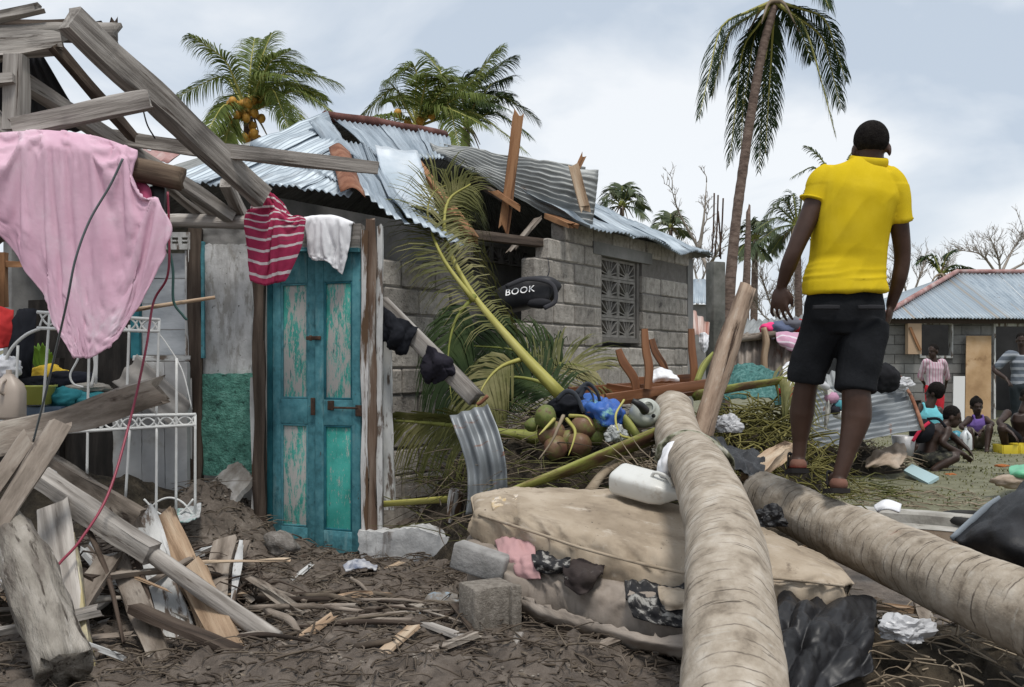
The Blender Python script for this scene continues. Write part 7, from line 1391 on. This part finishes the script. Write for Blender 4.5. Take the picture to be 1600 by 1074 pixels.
# --- people in the yard
def figure(label, d, J, shirt=None, shirtm=None, pants=None, pantm=None, face=(0, -1, 0), hs=1.0, hairf=1.0, group='people in the yard', sleeve=.9, sk=skin2, hair_style='short', shape=1.0, long_pants=False):
    """seated, squatting or standing figure from joints given as (px, py, depth offset)"""
    p = {k: P(v[0], v[1], d+(v[2] if len(v) > 2 else 0)) for k, v in J.items()}
    lowest = min(v.z for v in p.values()); root = empty('person', (p['pelvis'].x, p['pelvis'].y, lowest), label, 'person', group)
    side = (p['rsh']-p['lsh']); side = side.normalized(); hg, q, m = head_geo(p['head'], face, hs); k = hs*shape
    gs = list(hg); chest = p['lsh'].lerp(p['rsh'], .5); waist = p['pelvis'].lerp(chest, .45)+Vector(J.get('_bow', (0, 0, 0)))
    gs += [limb([chest+Vector((0, 0, .02)), p['head']+Vector((0, 0, -.03))], [.06*k, .05*k], 12, 4), spine([p['pelvis']-(chest-p['pelvis']).normalized()*.04, p['pelvis'], waist, waist.lerp(chest, .6), chest], [.10*k, .15*k, .13*k, .16*k, .12*k], [.08*k, .105*k, .09*k, .105*k, .065*k], side)]
    for s in 'lr':
        gs.append(limb([p[s+'sh'], p[s+'sh'].lerp(p[s+'el'], .5), p[s+'el'], p[s+'wr']], [.058*k, .047*k, .039*k, .027*k], 10)); dv = (p[s+'wr']-p[s+'el']).normalized(); gs += hand_geo(p[s+'wr'], dv+Vector((0, 0, -.3)), (0, -.3, -1) if abs(dv.z) < .7 else side*(1 if s == 'l' else -1), k*.95, .5, 1)
        hp = p['pelvis']+side*(.085*k)*(1 if s == 'r' else -1); gs.append(limb([hp, hp.lerp(p[s+'kn'], .5), p[s+'kn'], p[s+'kn'].lerp(p[s+'an'], .4), p[s+'an']], [.088*k, .078*k, .056*k, .056*k, .036*k], 12)); gs.append(limb([p[s+'an']-Vector((0, 0, .03)), p[s+'to']], [.036*k, .026*k], 10, 4))
    mk('body', remesh(join(*[g_[:2] for g_ in gs]), .011, 3), sk, root)
    hr2 = [blob(q(0, -.020, .042), Vector((.080, .092, .088))*hs*hairf, 3, .04, 4, 1, rot=m)[:2], blob(q(0, -.05, 0), Vector((.066, .052, .06))*hs*hairf, 3, 0, rot=m)[:2]]
    if hair_style == 'tuft': hr2 += [blob(q(.0, -.04+.02*i, .12), Vector((.03, .03, .03))*hs, 2, .2, 2, i)[:2] for i in range(3)]
    mk('hair', remesh(join(*hr2), .010, 1, lambda a, b: .003*noise.noise(a*70)), hairm, root)
    eg = []
    for sx in (-1, 1): eg.append(blob(q(sx*.03, .073, .0), Vector((.011, .008, .007))*hs, 2, 0, rot=m)[:2])
    mk('eyes', join(*eg), eye_w, root)
    if shirt:
        g2 = [spine([p['pelvis']-(chest-p['pelvis']).normalized()*(.02 if shirt != 'crop' else -.04), p['pelvis'], waist, waist.lerp(chest, .6), chest+Vector((0, 0, .01))], [.16*k, .165*k, .15*k, .175*k, (.13 if shirt != 'tank' else .09)*k], [.115*k, .12*k, .105*k, .12*k, .085*k], side)]
        if shirt != 'tank':
            for s in 'lr':
                e = p[s+'sh'].lerp(p[s+'el'], sleeve) if sleeve <= 1 else p[s+'el'].lerp(p[s+'wr'], sleeve-1); pt = [chest.lerp(p[s+'sh'], .6), p[s+'sh'], e] if sleeve <= 1 else [chest.lerp(p[s+'sh'], .6), p[s+'sh'], p[s+'el'], e]
                g2.append(limb(pt, [.066*k, .068*k, .055*k] if sleeve <= 1 else [.066*k, .066*k, .054*k, .045*k], 12)[:2])
        else:
            for sx in (-1, 1): g2.append(limb([waist.lerp(chest, .7)+side*.07*k*sx+Vector((0, -.09*k, .0)), chest+side*.075*k*sx+Vector((0, -.02, .055)), chest+side*.07*k*sx+Vector((0, .085*k, -.04))], [.018*k, .016*k, .018*k], 8)[:2])
        mk('shirt', remesh(join(*g2), .011, 2, lambda a, b: .006*noise.noise(a*14)), shirtm, root)
    if pants is not None:
        g2 = [blob(p['pelvis'], (.165*k, .14*k, .12*k), 3, 0, rot=Matrix((side, Vector((0, 0, 1)).cross(side), Vector((0, 0, 1)))).transposed())[:2]]
        for s in 'lr':
            hp = p['pelvis']+side*(.085*k)*(1 if s == 'r' else -1)
            if pants <= 1: g2.append(limb([hp, hp.lerp(p[s+'kn'], pants*.5), hp.lerp(p[s+'kn'], pants)], [.102*k, .095*k, .084*k], 12)[:2])
            else: g2.append(limb([hp, hp.lerp(p[s+'kn'], .5), p[s+'kn'], p[s+'kn'].lerp(p[s+'an'], .5), p[s+'an']], [.10*k, .092*k, .074*k, .068*k, .062*k], 12)[:2])
        mk('shorts' if pants <= 1 else 'trousers', remesh(join(*g2), .012, 2, lambda a, b: .006*noise.noise(a*12)), pantm, root)
    return root, p
pinkc = M('pale pink checked blouse', [(.50, .40, .44), (.60, .50, .54)], 8, bump=.2, bands=(0, 22, .0, .3, (.42, .2, .27)), rand=False)
figure('woman in pale pink blouse and red skirt standing by the far window', 16.8, dict(head=(1458, 549), lsh=(1446, 567), rsh=(1474, 567), lel=(1438, 588, .1), rel=(1480, 588, .1), lwr=(1446, 602, .2), rwr=(1478, 600, .2), pelvis=(1460, 607), lkn=(1454, 645), rkn=(1468, 645), lan=(1454, 675), ran=(1468, 675), lto=(1452, 680, -.12), rto=(1468, 680, -.12)),
    'shirt', pinkc, .8, cloth_m('red skirt cloth', (.50, .03, .045)), face=(-.85, -.5, -.1), sleeve=1.3, shape=.86, hs=1.05)
gstripe = M('grey striped polo', [(.10, .115, .14), (.13, .15, .18)], 3, bump=.2, bands=(2, 9, .0, .4, (.30, .32, .35)), rand=False)
figure('stout man in grey striped shirt standing with hand on hip before the far door', 15.6, dict(head=(1596, 532), lsh=(1576, 556), rsh=(1622, 556), lel=(1554, 578, .05), rel=(1645, 580), lwr=(1572, 592, -.15), rwr=(1630, 600, -.1), pelvis=(1598, 606), lkn=(1590, 650), rkn=(1610, 650), lan=(1590, 688), ran=(1612, 688), lto=(1588, 694, -.15), rto=(1614, 694, -.15)),
    'shirt', gstripe, 2, cloth_m('charcoal trousers', (.022, .028, .032)), face=(-.5, -.8, -.25), sleeve=.75, shape=1.18)
figure('person in aqua tank top seated beside the rusty sheet', 12.2, dict(head=(1460, 614), lsh=(1436, 636), rsh=(1466, 642), lel=(1430, 645, -.1), rel=(1470, 668, -.05), lwr=(1432, 630, -.25), rwr=(1446, 662, -.2), pelvis=(1450, 690), lkn=(1425, 690, -.3), rkn=(1440, 700, -.35), lan=(1424, 722, -.3), ran=(1440, 728, -.3), lto=(1415, 726, -.35), rto=(1430, 732, -.35)),
    'tank', cloth_m('aqua jersey', (.16, .50, .56)), .9, cloth_m('dark skirt cloth', (.03, .03, .035)), face=(-.6, .5, .1), hairf=1.12, hs=1.05)
_, pj = figure('bare-chested man with black backpack squatting on the grass', 10.7, dict(head=(1488, 652), lsh=(1466, 668, .1), rsh=(1480, 672, -.12), lel=(1492, 684, .1), rel=(1474, 694, -.2), lwr=(1512, 702, .0), rwr=(1506, 710, -.15), pelvis=(1447, 716), lkn=(1500, 692, .15), rkn=(1494, 714, -.2), lan=(1470, 738, .1), ran=(1458, 734, -.2), lto=(1482, 742, .05), rto=(1470, 742, -.25), _bow=(-.04, 0, .03)),
    None, None, .75, M('dark patterned shorts', [(.015, .015, .014), (.03, .03, .026), (.12, .115, .08)], 22, bump=.2), face=(.88, -.35, -.3), hs=1.0, shape=.95)
bp = empty('backpack', P(1437, 690, 10.6), 'black backpack with red trim on the squatting man back', 'backpack')
mk('body', blob(P(1441, 674, 10.6), (.14, .12, .12), 4, .12, 1.5, 3, .03, rot=rotm(0, -.75, 0)), navy, bp); mk('trim', tube([P(1426, 690, 10.47), P(1438, 672, 10.46), P(1452, 660, 10.5)], .018, 8, 12, flat=.5), cloth_m('red webbing', (.5, .03, .07)), bp); mk('strap', tube([P(1448, 655, 10.6), P(1466, 655, 10.55), P(1478, 668, 10.5)], .016, 8, 12, flat=.5), navy, bp)
figure('girl in purple camisole seated on the ground facing the viewer', 13.2, dict(head=(1526, 635), lsh=(1514, 655), rsh=(1540, 655), lel=(1502, 668, -.15), rel=(1550, 664, -.2), lwr=(1522, 674, -.3), rwr=(1532, 674, -.3), pelvis=(1526, 690, .05), lkn=(1514, 672, -.35), rkn=(1546, 668, -.35), lan=(1518, 698, -.45), ran=(1542, 702, -.45), lto=(1516, 702, -.62), rto=(1542, 706, -.62)),
    'tank', cloth_m('purple jersey', (.16, .10, .32)), .85, cloth_m('khaki skirt', (.20, .18, .14)), face=(-.1, -1, -.15), hairf=1.06, hair_style='tuft', shape=.85, hs=.98)
figure('bare-chested person crouching at the right edge with forearms on knees', 12.9, dict(head=(1604, 622), lsh=(1574, 646), rsh=(1622, 646), lel=(1562, 662, -.25), rel=(1632, 664, -.25), lwr=(1582, 678, -.4), rwr=(1606, 680, -.4), pelvis=(1598, 690, .1), lkn=(1566, 668, -.3), rkn=(1632, 668, -.3), lan=(1572, 704, -.2), ran=(1622, 706, -.2), lto=(1566, 710, -.4), rto=(1620, 712, -.4)),
    None, None, .9, cloth_m('black shorts cloth', (.016, .016, .018)), face=(-.3, -.9, -.4))
can('water_bottle', P(1509, 704, 11.4), P(1509, 672, 11.4), .12, .12, plastic('cloudy white bottle', (.62, .64, .65)), 'cloudy white water jug standing between the squatting man and the girl', cat='bottle', up=(0, -1, 0))
mk('blue_pot', blob(P(1494, 684, 11.8), (.08, .07, .09), 3, .1, 1.5, 3), plastic('teal pot plastic', (.03, .20, .26)), None, 'teal pot behind the white water jug', 'pot')
